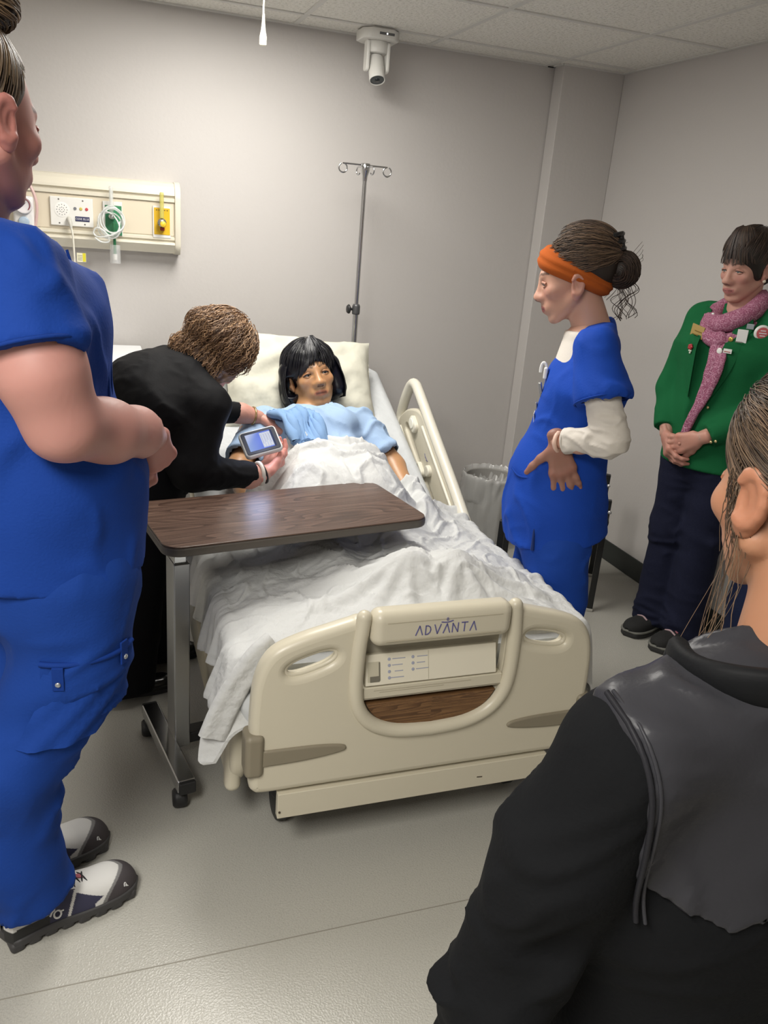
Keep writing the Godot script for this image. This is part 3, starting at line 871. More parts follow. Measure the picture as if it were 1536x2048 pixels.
func bed() -> void:
	var cream := mat("bed_cream", 205, 198, 178, 0.34)
	var t := thing("hospital_bed", "cream adjustable hospital bed with a raised head section and a moulded footboard", "bed", Vector3(BX, 0, -2.55))
	# footboard
	var half := [Vector2(0.0, 0.222), Vector2(0.3, 0.222), Vector2(0.42, 0.222), Vector2(0.45, 0.232), Vector2(0.458, 0.262), Vector2(0.459, 0.38), Vector2(0.457, 0.47), Vector2(0.45, 0.535), Vector2(0.432, 0.585), Vector2(0.4, 0.618), Vector2(0.34, 0.642), Vector2(0.28, 0.658), Vector2(0.225, 0.672), Vector2(0.19, 0.678), Vector2(0.0, 0.678)]
	var sp := spline(half, 4)
	var o := PackedVector2Array()
	for q in sp: o.append(q)
	for i in range(sp.size() - 2, 0, -1): o.append(Vector2(-sp[i].x, sp[i].y))
	var h1 := PackedVector2Array(); var h2 := PackedVector2Array()
	for i in 28:
		var a := TAU * i / 28.0
		var e := Vector2(signf(cos(a)) * pow(absf(cos(a)), 0.75) * 0.064, signf(sin(a)) * pow(absf(sin(a)), 0.85) * 0.022)
		h1.append(Vector2(-0.318, 0.572) + e.rotated(0.3))
		h2.append(Vector2(0.302, 0.577) + e.rotated(-0.22))
	var up := [Vector2(-0.182, 0.69), Vector2(-0.19, 0.6), Vector2(-0.19, 0.5), Vector2(-0.178, 0.44), Vector2(-0.145, 0.395), Vector2(-0.085, 0.367), Vector2(0, 0.359)]
	var us := spline(up, 4)
	var u := PackedVector2Array()
	for q in us:
		if q.y < 0.655: u.append(q)
	for i in range(us.size() - 2, -1, -1):
		if us[i].y < 0.655: u.append(Vector2(-us[i].x, us[i].y))
	var m := MB.new()
	m.slab(Transform3D(Basis(), Vector3(BX, 0, -1.60)), o, [h1, h2, u], 0.052, 0.02, 5)
	var fb := part(t, "footboard", m, cream)
	# grip lips round the hand holes
	for h in [h1, h2]:
		var lp := []
		for q in h: lp.append(Vector3(BX + q.x, q.y, -1.617))
		part(fb, "grip_rim", pipe(lp, 0.0065, 8, true), cream)
	# raised rim that frames the middle
	var rim := []
	for q in us: rim.append(Vector3(BX + q.x * 1.09, q.y - 0.008, -1.604))
	for i in range(us.size() - 2, -1, -1): rim.append(Vector3(BX - us[i].x * 1.09, us[i].y - 0.008, -1.604))
	m = pipe(rim, 0.0185, 12)
	m.ball(rim[0], Vector3.ONE * 0.0185); m.ball(rim[rim.size() - 1], Vector3.ONE * 0.0185)
	part(fb, "centre_rim", m, cream)
	m = MB.new()
	m.rbox(Transform3D(Basis(), Vector3(BX, 0.655, -1.606)), Vector3(0.366, 0.092, 0.062), 0.026, 5)
	var hd := part(fb, "header", m, cream)
	var groove := mat("bed_groove", 176, 168, 148, 0.5)
	for q in [[Vector3(0, 0.676, -1.5749), Vector3(0.3, 0.0012, 0.002)], [Vector3(0, 0.628, -1.5749), Vector3(0.3, 0.0012, 0.002)]]:
		part(hd, "panel_line", box(Vector3(BX, 0, 0) + q[0], q[1], 0.0004), groove)
	# lettering: A D V A N T A, the A without bar, the middle one a figure with raised arms
	var ink := mat("letter_violet", 98, 96, 146, 0.5)
	var lw := 0.0027
	var strokes := {
		"A": [[Vector2(0, 0), Vector2(0.0085, 0.024)], [Vector2(0.0085, 0.024), Vector2(0.017, 0)]],
		"D": [[Vector2(0.001, 0), Vector2(0.001, 0.023), Vector2(0.007, 0.0225), Vector2(0.012, 0.019), Vector2(0.014, 0.012), Vector2(0.012, 0.005), Vector2(0.007, 0.0005), Vector2(0.001, 0)]],
		"V": [[Vector2(0, 0.024), Vector2(0.008, 0)], [Vector2(0.008, 0), Vector2(0.016, 0.024)]],
		"N": [[Vector2(0, 0), Vector2(0, 0.024), Vector2(0.0145, 0), Vector2(0.0145, 0.024)]],
		"T": [[Vector2(0, 0.024), Vector2(0.016, 0.024)], [Vector2(0.008, 0.024), Vector2(0.008, 0)]],
	}
	var lx := -0.077
	var word := "ADVANTA"
	for i in 7:
		m = MB.new()
		for st in strokes[word[i]]:
			for k in st.size() - 1:
				var a: Vector2 = st[k]; var b: Vector2 = st[k + 1]
				var d := b - a
				m.rbox(Transform3D(Basis(Vector3(0, 0, 1), d.angle()), Vector3(BX + lx + (a.x + b.x) / 2, 0.639 + (a.y + b.y) / 2, -1.5746)), Vector3(d.length() + lw * 0.6, lw, 0.0016), 0.0004)
		if i == 3:
			for k in 6:
				var x1 := -0.006 + 0.005 * k
				m.rbox(Transform3D(Basis(Vector3(0, 0, 1), 0.22 * (k - 1.5) / 4.0 + 0.06), Vector3(BX + lx + x1 + 0.002, 0.6672 + 0.0003 * (k - 2) * (k - 2), -1.5746)), Vector3(0.006, 0.0026, 0.0016), 0.0004)
			var ring := []
			for k in 14:
				var an: float = TAU * k / 14.0
				ring.append(Vector3(BX + lx + 0.0085 + 0.0022 * cos(an), 0.6755 + 0.0034 * sin(an), -1.5742))
			m.tube(ring, 0.001, 5, false, true)
		part(hd, "letter", m, ink)
		lx += 0.0235
	# recess with the sloping control panel, ledge and wood inlay
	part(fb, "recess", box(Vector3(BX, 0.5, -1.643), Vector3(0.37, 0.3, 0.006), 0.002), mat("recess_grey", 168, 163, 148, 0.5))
	var tilt := Basis(Vector3.RIGHT, -0.28)
	m = MB.new()
	m.rbox(Transform3D(tilt, Vector3(BX - 0.006, 0.529, -1.622)), Vector3(0.352, 0.078, 0.02), 0.003)
	var cp := part(fb, "control_panel", m, mat("control_cream", 222, 216, 198, 0.4))
	var pr := mat("print_bluegrey", 158, 161, 178, 0.6)
	var org := Vector3(BX - 0.006, 0.529, -1.622)
	for k in 7:
		var cxx := -0.115 + (0.062 if k > 3 else 0.0); var cy := 0.024 - 0.0155 * (k % 4)
		var at := org + tilt * Vector3(cxx, cy, 0.0103)
		m = MB.new(); m.lathe(Transform3D(tilt * Basis(Vector3.RIGHT, PI / 2), at), [Vector2(0.0042, 0.0), Vector2(0.004, 0.0004), Vector2(0.0, 0.0005)], 10)
		part(cp, "bullet", m, pr)
		part(cp, "print_line", box(org + tilt * Vector3(cxx + 0.025 - 0.004 * (k % 2), cy, 0.0103), Vector3(0.034 - 0.006 * (k % 3), 0.0022, 0.0006), 0.0002, tilt), pr)
	part(cp, "divider", box(org + tilt * Vector3(-0.012, 0.0, 0.0103), Vector3(0.001, 0.072, 0.0008), 0.0002, tilt), groove)
	part(cp, "switch_pocket", box(org + tilt * Vector3(-0.155, -0.004, 0.0095), Vector3(0.032, 0.05, 0.002), 0.001, tilt), mat("pocket_beige", 190, 184, 164, 0.5))
	part(cp, "switch_symbol", box(org + tilt * Vector3(-0.153, -0.022, 0.0112), Vector3(0.024, 0.014, 0.0012), 0.0004, tilt), mat("symbol_dark", 112, 108, 96, 0.6))
	part(cp, "switch_shade", box(org + tilt * Vector3(-0.1405, -0.004, 0.0108), Vector3(0.0035, 0.046, 0.0014), 0.0005, tilt), mat("symbol_dark", 0, 0, 0))
	m = MB.new()
	m.rbox(Transform3D(Basis(), Vector3(BX, 0.473, -1.617)), Vector3(0.376, 0.034, 0.03), 0.003)
	var lg := part(fb, "ledge", m, cream)
	part(lg, "warning_print", box(Vector3(BX - 0.03, 0.4805, -1.6018), Vector3(0.26, 0.0018, 0.0008), 0.0002), groove)
	part(lg, "warning_print", box(Vector3(BX - 0.06, 0.475, -1.6018), Vector3(0.17, 0.0018, 0.0008), 0.0002), groove)
	part(lg, "ledge_seam", box(Vector3(BX, 0.4605, -1.6018), Vector3(0.37, 0.0016, 0.0008), 0.0002), mat("seam_dark", 120, 112, 96, 0.6))
	var wo := PackedVector2Array()
	for q in u:
		if q.y < 0.452: wo.append(Vector2(q.x * 0.985, q.y + 0.002))
	m = MB.new()
	m.slab(Transform3D(Basis(), Vector3(BX, 0, -1.606)), wo, [], 0.03, 0.002)
	var wm := mat("wood_inlay", 255, 255, 255, 0.42)
	wm.albedo_texture = wood_tex("oak", Color8(84, 58, 36), Color8(156, 118, 78), 512, 256, 1.2, 12.0, 21)
	wm.uv1_scale = Vector3(1.6, 6.0, 1)
	part(fb, "wood_inlay", m, wm)
	# bumpers
	var taupe := mat("bumper_taupe", 134, 126, 108, 0.5)
	for s in [-1.0, 1.0]:
		m = MB.new()
		m.rbox(Transform3D(Basis(), Vector3(BX + s * 0.448, 0.338, -1.622)), Vector3(0.046, 0.118, 0.066), 0.014, 3)
		var q := PackedVector2Array()
		for w in spline([Vector2(0.43, 0.352), Vector2(0.36, 0.351), Vector2(0.29, 0.349), Vector2(0.235, 0.342), Vector2(0.221, 0.332), Vector2(0.232, 0.322), Vector2(0.29, 0.313), Vector2(0.36, 0.308), Vector2(0.43, 0.307)], 4): q.append(Vector2(w.x * s, w.y))
		m.slab(Transform3D(Basis(), Vector3(BX, 0, -1.594)), q, [], 0.016, 0.005, 3)
		part(fb, "bumper", m, taupe)
	m = MB.new()
	m.rbox(Transform3D(Basis(), Vector3(BX - 0.012, 0.181, -1.61)), Vector3(0.75, 0.072, 0.022), 0.002)
	var fs := part(t, "foot_panel", m, mat("bed_cream", 0, 0, 0))
	part(fs, "scuff", box(Vector3(BX + 0.162, 0.176, -1.5985), Vector3(0.016, 0.003, 0.0008), 0.0003, Basis(Vector3(0, 0, 1), -0.1)), mat("scuff_dark", 70, 58, 46, 0.7))
	part(fs, "bolt", pipe([Vector3(BX - 0.382, 0.165, -1.599), Vector3(BX - 0.382, 0.165, -1.597)], 0.003, 8), mat("scuff_dark", 0, 0, 0))
	# deck, base frame, casters
	part(t, "deck", sweep([Vector2(-1.68, 0.41), Vector2(-1.75, 0.41), Vector2(-2.6, 0.41), Vector2(-2.7, 0.43), Vector2(-3.45, 0.77), Vector2(-3.5, 0.79)], 0.9, 0.04, 0.012), mat("bed_cream", 0, 0, 0))
	var steel := mat("frame_grey", 150, 147, 138, 0.45)
	m = MB.new()
	for s in [-1.0, 1.0]:
		m.rbox(Transform3D(Basis(), Vector3(BX + s * 0.34, 0.2, -2.6)), Vector3(0.05, 0.07, 1.8), 0.006)
		m.rbox(Transform3D(Basis(), Vector3(BX + s * 0.25, 0.3, -2.2)), Vector3(0.04, 0.18, 0.06), 0.006)
		m.rbox(Transform3D(Basis(), Vector3(BX + s * 0.25, 0.3, -3.0)), Vector3(0.04, 0.24, 0.06), 0.006)
	m.rbox(Transform3D(Basis(), Vector3(BX, 0.2, -1.75)), Vector3(0.7, 0.06, 0.06), 0.006)
	m.rbox(Transform3D(Basis(), Vector3(BX, 0.2, -3.45)), Vector3(0.7, 0.06, 0.06), 0.006)
	m.rbox(Transform3D(Basis(), Vector3(BX - 0.36, 0.21, -1.66)), Vector3(0.03, 0.07, 0.06), 0.006)
	part(t, "base_frame", m, steel)
	for q in [Vector3(BX - 0.34, 0, -1.78), Vector3(BX + 0.34, 0, -1.78), Vector3(BX - 0.34, 0, -3.42), Vector3(BX + 0.34, 0, -3.42)]:
		caster(t, q, 0.062)
	# lowered rail along the left side: a moulded panel whose near end shows under the blanket
	m = MB.new()
	m.slab(Transform3D(Basis(Vector3(0, 0, -1), Vector3.UP, Vector3.RIGHT), Vector3(0.325, 0.0, -1.7)), rrect(0.95, 0.3, 0.1, 6, Vector2(0.475, 0.3)), [rrect(0.6, 0.09, 0.04, 5, Vector2(0.475, 0.34))], 0.045, 0.018, 4)
	part(t, "lowered_rail", m, cream)
	m = MB.new()
	m.rbox(Transform3D(Basis(), Vector3(0.293, 0.27, -1.735)), Vector3(0.042, 0.24, 0.05), 0.02, 4)
	part(t, "rail_end", m, cream)
	# raised rail on the right, tilted with the head section
	var e1 := Vector3(0, -0.53, 0.848); var e2 := Vector3(0, 0.848, 0.53)
	var rx := Transform3D(Basis(e1, e2, Vector3(-1, 0, 0)), Vector3(1.268, 0.945, -3.175))
	var lp := []
	for q in spline([Vector2(0.775, -0.005), Vector2(0.6, 0.0), Vector2(0.3, 0.0), Vector2(0.08, 0.0), Vector2(0.03, -0.006), Vector2(0.0, -0.03), Vector2(-0.012, -0.08), Vector2(-0.012, -0.15), Vector2(0.0, -0.215), Vector2(0.03, -0.245)], 5): lp.append(rx * Vector3(q.x, q.y, 0.0))
	m = MB.new()
	m.tube(lp, 0.0215, 12)
	m.ball(lp[0], Vector3.ONE * 0.0215)
	m.tube([rx * Vector3(0.77, -0.005, 0), rx * Vector3(0.8, -0.03, 0), rx * Vector3(0.8, -0.08, 0)], [0.0225, 0.0235, 0.02], 12)
	var ivory := mat("rail_ivory", 218, 214, 200, 0.36)
	var rl := part(t, "raised_rail", m, ivory)
	m = MB.new()
	var po := PackedVector2Array()
	for q in spline([Vector2(0.02, -0.2), Vector2(0.06, -0.12), Vector2(0.13, -0.05), Vector2(0.2, -0.015), Vector2(0.3, -0.012), Vector2(0.55, -0.012), Vector2(0.74, -0.02), Vector2(0.76, -0.1), Vector2(0.74, -0.2), Vector2(0.68, -0.265), Vector2(0.5, -0.275), Vector2(0.25, -0.275), Vector2(0.08, -0.268), Vector2(0.03, -0.245), Vector2(0.02, -0.2)], 4): po.append(q)
	po.remove_at(po.size() - 1)
	m.slab(Transform3D(rx.basis, rx * Vector3(0, 0, 0.016)), po, [rrect(0.52, 0.032, 0.015, 4, Vector2(0.36, -0.175))], 0.034, 0.01, 3)
	var pn := part(rl, "rail_panel", m, mat("rail_cream", 208, 202, 184, 0.4))
	for q in [[0.175, -0.095, 0.078, 0.05], [0.42, -0.11, 0.05, 0.042], [0.36, -0.17, 0.08, 0.036]]:
		m = MB.new()
		m.slab(Transform3D(rx.basis, rx * Vector3(0, 0, 0.032)), rrect(q[2], q[3], 0.02, 5, Vector2(q[0], q[1])), [], 0.03, 0.006, 3)
		part(rl, "control_pod", m, ivory)
	m = MB.new()
	m.slab(Transform3D(rx.basis, rx * Vector3(0, 0, 0.035)), rrect(0.05, 0.036, 0.017, 6, Vector2(0.17, -0.093)), [], 0.006, 0.002, 2)
	part(rl, "call_button", m, mat("button_white", 240, 238, 226, 0.3))
	m = MB.new()
	for k in 3: m.rbox(Transform3D(rx.basis * Basis(Vector3(0, 0, 1), 0.5 * k - 0.4), rx * Vector3(0.345 + 0.014 * k, -0.1, 0.0175)), Vector3(0.018, 0.003, 0.001), 0.0003)
	part(rl, "rail_symbol", m, ink)
	m = MB.new()
	m.tube([rx * Vector3(0.24, -0.04, 0.018), rx * Vector3(0.74, -0.04, 0.018)], 0.006, 8)
	m.tube([rx * Vector3(0.06, -0.225, 0.016), rx * Vector3(0.7, -0.235, 0.016)], 0.009, 8)
	part(rl, "rail_rib", m, ivory)
	for q in [[0.07, -0.26], [0.38, -0.28]]:
		m = MB.new()
		m.tube([rx * Vector3(q[0], q[1], 0.03), rx * Vector3(q[0] + 0.01, q[1] - 0.012, 0.07), rx * Vector3(q[0] + 0.02, q[1] - 0.03, 0.1)], [0.02, 0.024, 0.02], 10)
		m.ball(rx * Vector3(q[0], q[1], 0.03), Vector3.ONE * 0.02)
		part(rl, "rail_arm", m, ivory)

func caster(t: Node3D, at: Vector3, r: float) -> void:
	var m := MB.new()
	var b := mat("caster_black", 30, 30, 31, 0.5)
	m.lathe(Transform3D(Basis(Vector3(0, 0, 1), PI / 2), at + Vector3(0.02, r, 0)), [Vector2(0.0, 0.0), Vector2(r * 0.75, 0.001), Vector2(r * 0.95, 0.005), Vector2(r, 0.012), Vector2(r, 0.028), Vector2(r * 0.95, 0.035), Vector2(r * 0.75, 0.04), Vector2(0.0, 0.04)], 22)
	var c := part(t, "caster", m, b)
	m = MB.new()
	m.rbox(Transform3D(Basis(), at + Vector3(0, r * 1.7, 0)), Vector3(r * 0.9, r * 0.9, r * 1.1), r * 0.25, 2)
	m.tube([at + Vector3(0, r * 2.0, 0), at + Vector3(0, r * 2.6, 0)], r * 0.22, 8)
	part(c, "fork", m, b)

# ------------------------------------------------------------------ mattress, pillow, blanket
static func bed_top(z: float) -> float:
	if z > -2.6: return 0.565
	if z > -2.72: return 0.565 + (-2.6 - z) * (-2.6 - z) * 1.9
	return 0.5924 + (-2.72 - z) * 0.455
func blanket_h(x: float, z: float) -> float:
	var X := x - BX
	var h := bed_top(z) + 0.012
	var legs := smoothstep(-1.78, -2.0, z) * (1.0 - smoothstep(-2.62, -2.86, z))
	var hi := 0.06 + 0.09 * smoothstep(-2.2, -2.62, z)
	var wide := 0.095 + 0.05 * smoothstep(-2.3, -2.65, z)
	var b1 := exp(-pow((X + 0.12) / wide, 2)); var b2 := exp(-pow((X - 0.11) / wide, 2))
	var body := hi * legs * (1.0 - (1.0 - b1 * 0.95) * (1.0 - b2))
	# belly under the blanket's upper edge
	var belly := 0.2 * exp(-pow((X - 0.0) / 0.235, 4)) * smoothstep(-2.12, -2.5, z)
	body = maxf(body, belly) + 0.25 * minf(body, belly)
	for s in [-0.285, 0.29]:
		var arm := 0.1 * exp(-pow((X - s) / 0.055, 2)) * smoothstep(-2.3, -2.48, z)
		body = maxf(body, arm) + 0.2 * minf(body, arm)
	# feet stand up and stretch the cloth into a tent
	for s in [[0.02, -1.9, 0.125], [0.16, -1.885, 0.135]]:
		var d := Vector2((X - s[0]) * 0.95, (z - s[1]) * (1.25 if z > s[1] else 1.0))
		var l := d.length()
		var cone: float = s[2] * (0.55 * exp(-l * l / 0.012) + 0.45 * pow(maxf(0.0, 1.0 - l / 0.46), 1.6))
		var an := atan2(d.y, d.x)
		cone += 0.009 * sin(an * 11.0 + s[0] * 30.0) * smoothstep(0.03, 0.12, l) * (1.0 - smoothstep(0.2, 0.42, l))
		body = maxf(body, cone) + 0.2 * minf(body, cone)
	return h + body
func bedding() -> void:
	var sheet := mat("sheet_white", 197, 200, 202, 0.85)
	tri_bump(sheet, noise_tex("cloth_wrinkle", 0.012, 512, 4), 1.6, 0.7)
	var prof := []
	for k in 26:
		var z := -1.668 - 1.86 * k / 25.0
		prof.append(Vector2(z, bed_top(z)))
	var t := thing("mattress", "white sheeted mattress bent up at the head end of the hospital bed", "mattress", Vector3(BX, 0.42, -2.6))
	part(t, "fitted_sheet", sweep(prof, 0.885, 0.15, 0.045, 5), sheet)
	part(t, "corner_fold", pipe(spline([Vector3(0.335, 0.47, -1.685), Vector3(0.33, 0.44, -1.68), Vector3(0.34, 0.40, -1.675), Vector3(0.36, 0.36, -1.67)]), [0.01, 0.02, 0.026, 0.03, 0.034, 0.036, 0.036, 0.036, 0.035, 0.034, 0.033, 0.032, 0.03, 0.028, 0.026, 0.024, 0.022, 0.02, 0.016], 10), sheet)
	# pillow
	var pw := mat("pillow_cream", 204, 202, 187, 0.8)
	tri_bump(pw, noise_tex("cloth_wrinkle", 0.012), 1.3, 0.6)
	t = thing("pillow", "large cream pillow propped behind the manikin's dark hair", "pillow", Vector3(0.775, 0.82, -3.25))
	var nz := FastNoiseLite.new(); nz.seed = 8; nz.frequency = 5.0; nz.fractal_octaves = 2
	var up := Vector3(0.03, 0.76, -0.65).normalized(); var side := Vector3(1, -0.06, 0).normalized()
	var nn := side.cross(up).normalized()
	var m := MB.new()
	for s in [1.0, -1.0]:
		var rows := []
		for i in 29:
			var row := PackedVector3Array()
			for j in 37:
				var a := -1.0 + 2.0 * j / 36.0; var b := -1.0 + 2.0 * i / 28.0
				var th := 0.088 * pow(maxf(0.0, (1 - pow(absf(a), 3.2)) * (1 - pow(absf(b), 3.2))), 0.55)
				if s > 0: th -= 0.03 * exp(-(a - 0.05) * (a - 0.05) * 6 - (b + 0.1) * (b + 0.1) * 3)
				th += 0.02 * nz.get_noise_2d(a * 0.35 + s, b * 0.3) * (1 - a * a * b * b) + 0.006 * exp(-pow(nz.get_noise_2d(a * 0.25 + b * 0.3 + 5.0, b * 0.12 - a * 0.1) / 0.12, 2)) * (1 - a * a * b * b)
				var q := side * (a * 0.325 * (1 - 0.07 * (1 - b * b) )) + up * (b * 0.225 * (1 - 0.09 * (1 - a * a)))
				row.append(Vector3(0.795, 0.905, -3.235) + q + nn * (s * th))
			rows.append(row)
		m.patch(rows, false, s > 0)
	part(t, "pillowcase", m, pw)
	# blanket: draped over feet, legs and belly, hanging over both sides
	var bl := mat("blanket_white", 199, 200, 199, 0.9)
	tri_bump(bl, noise_tex("blanket_fine", 0.02, 512, 5), 2.2, 0.45)
	t = thing("blanket", "white blanket draped over the manikin's feet and legs, hanging over the bed's sides", "blanket", Vector3(BX, 0.4, -2.2))
	var rows := []
	nz.frequency = 3.2; nz.fractal_octaves = 1
	var n2 := FastNoiseLite.new(); n2.seed = 31; n2.frequency = 9.0; n2.fractal_octaves = 2
	for i in 150:
		var tt := i / 149.0
		var row := PackedVector3Array()
		for j in 190:
			var s := j / 189.0
			var reach := 0.455
			var dl := 0.165 + 0.02 * sin(tt * 17.0) + 0.02 * smoothstep(0.1, 0.0, tt)
			var dr := 0.2 + 0.02 * sin(tt * 13.0)
			var arc := lerpf(-reach - dl, reach + dr, s)
			var xx := clampf(arc, -reach, reach)
			var over := absf(arc) - reach
			var ztop := -2.72 + 0.3 * clampf(xx + 0.12, 0.0, 0.3) + 0.55 * pow(maxf(0.0, -xx - 0.1), 1.5) * 1.6 + 0.15 * pow(maxf(0.0, xx - 0.1), 1.2) + 0.012 * sin(xx * 23.0)
			var z := lerpf(-1.652, ztop, tt)
			var q := Vector3(BX + xx, blanket_h(BX + xx, z), z)
			# folds: soft across the top, a gathered edge at the waist
			q.y += 0.008 * nz.get_noise_2d(xx * 1.2 + tt * 0.6, tt * 2.2) + 0.003 * n2.get_noise_2d(xx * 1.5, tt * 3.0)
			var gather := smoothstep(0.8, 0.97, tt)
			var cr := nz.get_noise_2d(xx * 1.3 + z * 2.2 + 4.0, z * 0.9 - xx * 0.7)
			q.y += 0.016 * smoothstep(0.5, 0.75, tt) * exp(-pow(cr / 0.12, 2)) * (1.0 - smoothstep(0.3, 0.44, absf(xx)))
			q.y += 0.008 * exp(-pow(nz.get_noise_2d(xx * 2.1 - z * 0.8 + 11.0, z * 1.6 + xx) / 0.1, 2)) * smoothstep(0.05, 0.2, tt)
			q.y += gather * (0.014 * sin((1 - tt) * 95.0 + xx * 5.0 + 2.0 * nz.get_noise_2d(xx * 2.0, 3.0)) + 0.012)
			# tucks down behind the footboard
			q.y -= 0.16 * pow(smoothstep(0.07, 0.0, tt), 1.6)
			# the cloth falls off the mattress edge
			var ex := smoothstep(0.36, 0.455, absf(xx))
			q.y -= 0.02 * ex * ex
			if over > 0:
				var rr := 0.035
				var an: float = minf(over / rr, PI / 2)
				var sg := signf(arc)
				var down := rr * (1 - cos(an)) + maxf(0.0, over - rr * PI / 2)
				var wav := 0.012 * sin(tt * 46.0 + 3.0 * nz.get_noise_2d(tt * 3.0, 7.0)) * minf(1.0, down / 0.12)
				var flare := (0.03 + 0.04 * smoothstep(0.25, 0.0, tt)) * minf(1.0, down / 0.15) if sg < 0 else 0.02
				q.x += sg * (rr * sin(an) + wav + flare)
				q.y -= down
				q.y = maxf(q.y, 0.3)
			row.append(q)
		rows.append(row)
	m = MB.new()
	m.patch(rows, false, true)
	var inner := []
	for r in rows:      # the cloth's own thickness
		var row := PackedVector3Array()
		for q in r: row.append(q - Vector3((q.x - BX) * 0.012, 0.005, 0))
		inner.append(row)
	m.patch(inner, false, false)
	for e in [[0, true], [149, false]]:
		var pair := [rows[e[0]], inner[e[0]]]
		m.patch(pair, false, e[1])
	part(t, "cloth", m, bl)
	# the corner that hangs out beside the footboard
	var tail := []
	var trad := 0.0
	var cen := spline([Vector3(0.375, 0.595, -1.685), Vector3(0.335, 0.565, -1.672), Vector3(0.29, 0.50, -1.665), Vector3(0.255, 0.43, -1.662), Vector3(0.232, 0.365, -1.66)], 6)
	for i in cen.size():
		var f := float(i) / (cen.size() - 1)
		var row := PackedVector3Array()
		var tg: Vector3 = (cen[mini(i + 1, cen.size() - 1)] - cen[maxi(i - 1, 0)]).normalized()
		var wv := tg.cross(Vector3(0, 0, 1)).normalized()
		var dv := wv.cross(tg).normalized()
		for j in 18:
			var a := TAU * j / 18
			row.append(cen[i] + wv * cos(a) * lerpf(0.03, 0.036, f) + dv * sin(a) * lerpf(0.022, 0.012, f) * (1.0 + 0.3 * sin(a * 3)))
		tail.append(row)
	m = MB.new()
	m.patch(tail, true, true)
	var lastp := []
	for q in tail[tail.size() - 1]: lastp.append(q)
	m.face(lastp)
	lastp.reverse(); m.face(lastp)
	part(t, "hanging_corner", m, bl)

# ------------------------------------------------------------------ overbed table
func overbed_table() -> void:
	var c := Vector3(0.497, 0.752, -2.157)
	var e1 := Vector3(0.9844, 0, -0.176); var e2 := Vector3(-0.176, 0, -0.9844)
	var t := thing("overbed_table", "overbed table with a dark wood-grain top and chrome column across the blanket", "table", Vector3(0.19, 0, -2.08))
	var wm := mat("table_wood", 255, 255, 255, 0.3)
	wm.albedo_texture = wood_tex("walnut", Color8(66, 49, 41), Color8(128, 103, 89), 768, 384, 1.6, 13.0, 4)
	wm.uv1_scale = Vector3(1.28, 2.7, 1); wm.uv1_offset = Vector3(0.5, 0.5, 0)
	var m := MB.new()
	m.slab(Transform3D(Basis(e1, e2, Vector3.UP), c), rrect(0.772, 0.362, 0.045, 8), [], 0.004, 0.0015, 2)
	part(t, "table_top", m, wm)
	m = MB.new()
	m.slab(Transform3D(Basis(e1, e2, Vector3.UP), c + Vector3(0, -0.0038, 0)), rrect(0.778, 0.368, 0.048, 8), [], 0.024, 0.006, 3)
	part(t, "edge_band", m, mat("edge_taupe", 84, 78, 72, 0.5))
	var rot := Basis(e1, Vector3.UP, -e2)
	var chrome := mat("chrome", 196, 197, 198, 0.16, 1.0)
	var col := Vector3(0.193, 0, -2.085)
	part(t, "outer_column", box(col + Vector3(0, 0.36, 0), Vector3(0.045, 0.58, 0.08), 0.004, rot, 2), mat("column_satin", 168, 169, 170, 0.3, 0.9))
	part(t, "inner_column", box(col + Vector3(-0.002, 0.68, 0.0), Vector3(0.034, 0.1, 0.064), 0.003, rot), chrome)
	part(t, "under_arm", box(col + Vector3(0.05, 0.716, -0.005), Vector3(0.2, 0.018, 0.1), 0.004, rot), mat("edge_taupe", 0, 0, 0))
	m = MB.new()
	m.rbox(Transform3D(rot, Vector3(0.157, 0.078, -2.055)), Vector3(0.05, 0.04, 0.4), 0.005, 2)
	part(t, "base_bar", m, chrome)
	for s in [-1.0, 1.0]:
		part(t, "end_plug", box(Vector3(0.157, 0.077, -2.055) + rot.z * (s * 0.205), Vector3(0.046, 0.036, 0.014), 0.004, rot), mat("caster_black", 30, 30, 31, 0.5))
	part(t, "cross_bar", box(Vector3(0.157, 0.078, -2.085) + e1 * 0.29, Vector3(0.54, 0.035, 0.05), 0.005, rot), mat("bar_dark", 62, 62, 64, 0.35, 0.6))
	part(t, "base_bar", box(Vector3(0.157, 0.078, -2.055) + e1 * 0.57, Vector3(0.05, 0.04, 0.4), 0.005, rot), chrome)
	for q in [Vector3(0.157, 0, -2.055) + rot.z * 0.175, Vector3(0.157, 0, -2.055) - rot.z * 0.175, Vector3(0.157, 0, -2.055) + rot.z * 0.175 + e1 * 0.57, Vector3(0.157, 0, -2.055) - rot.z * 0.175 + e1 * 0.57]:
		caster(t, q - rot.x * 0.012, 0.027)

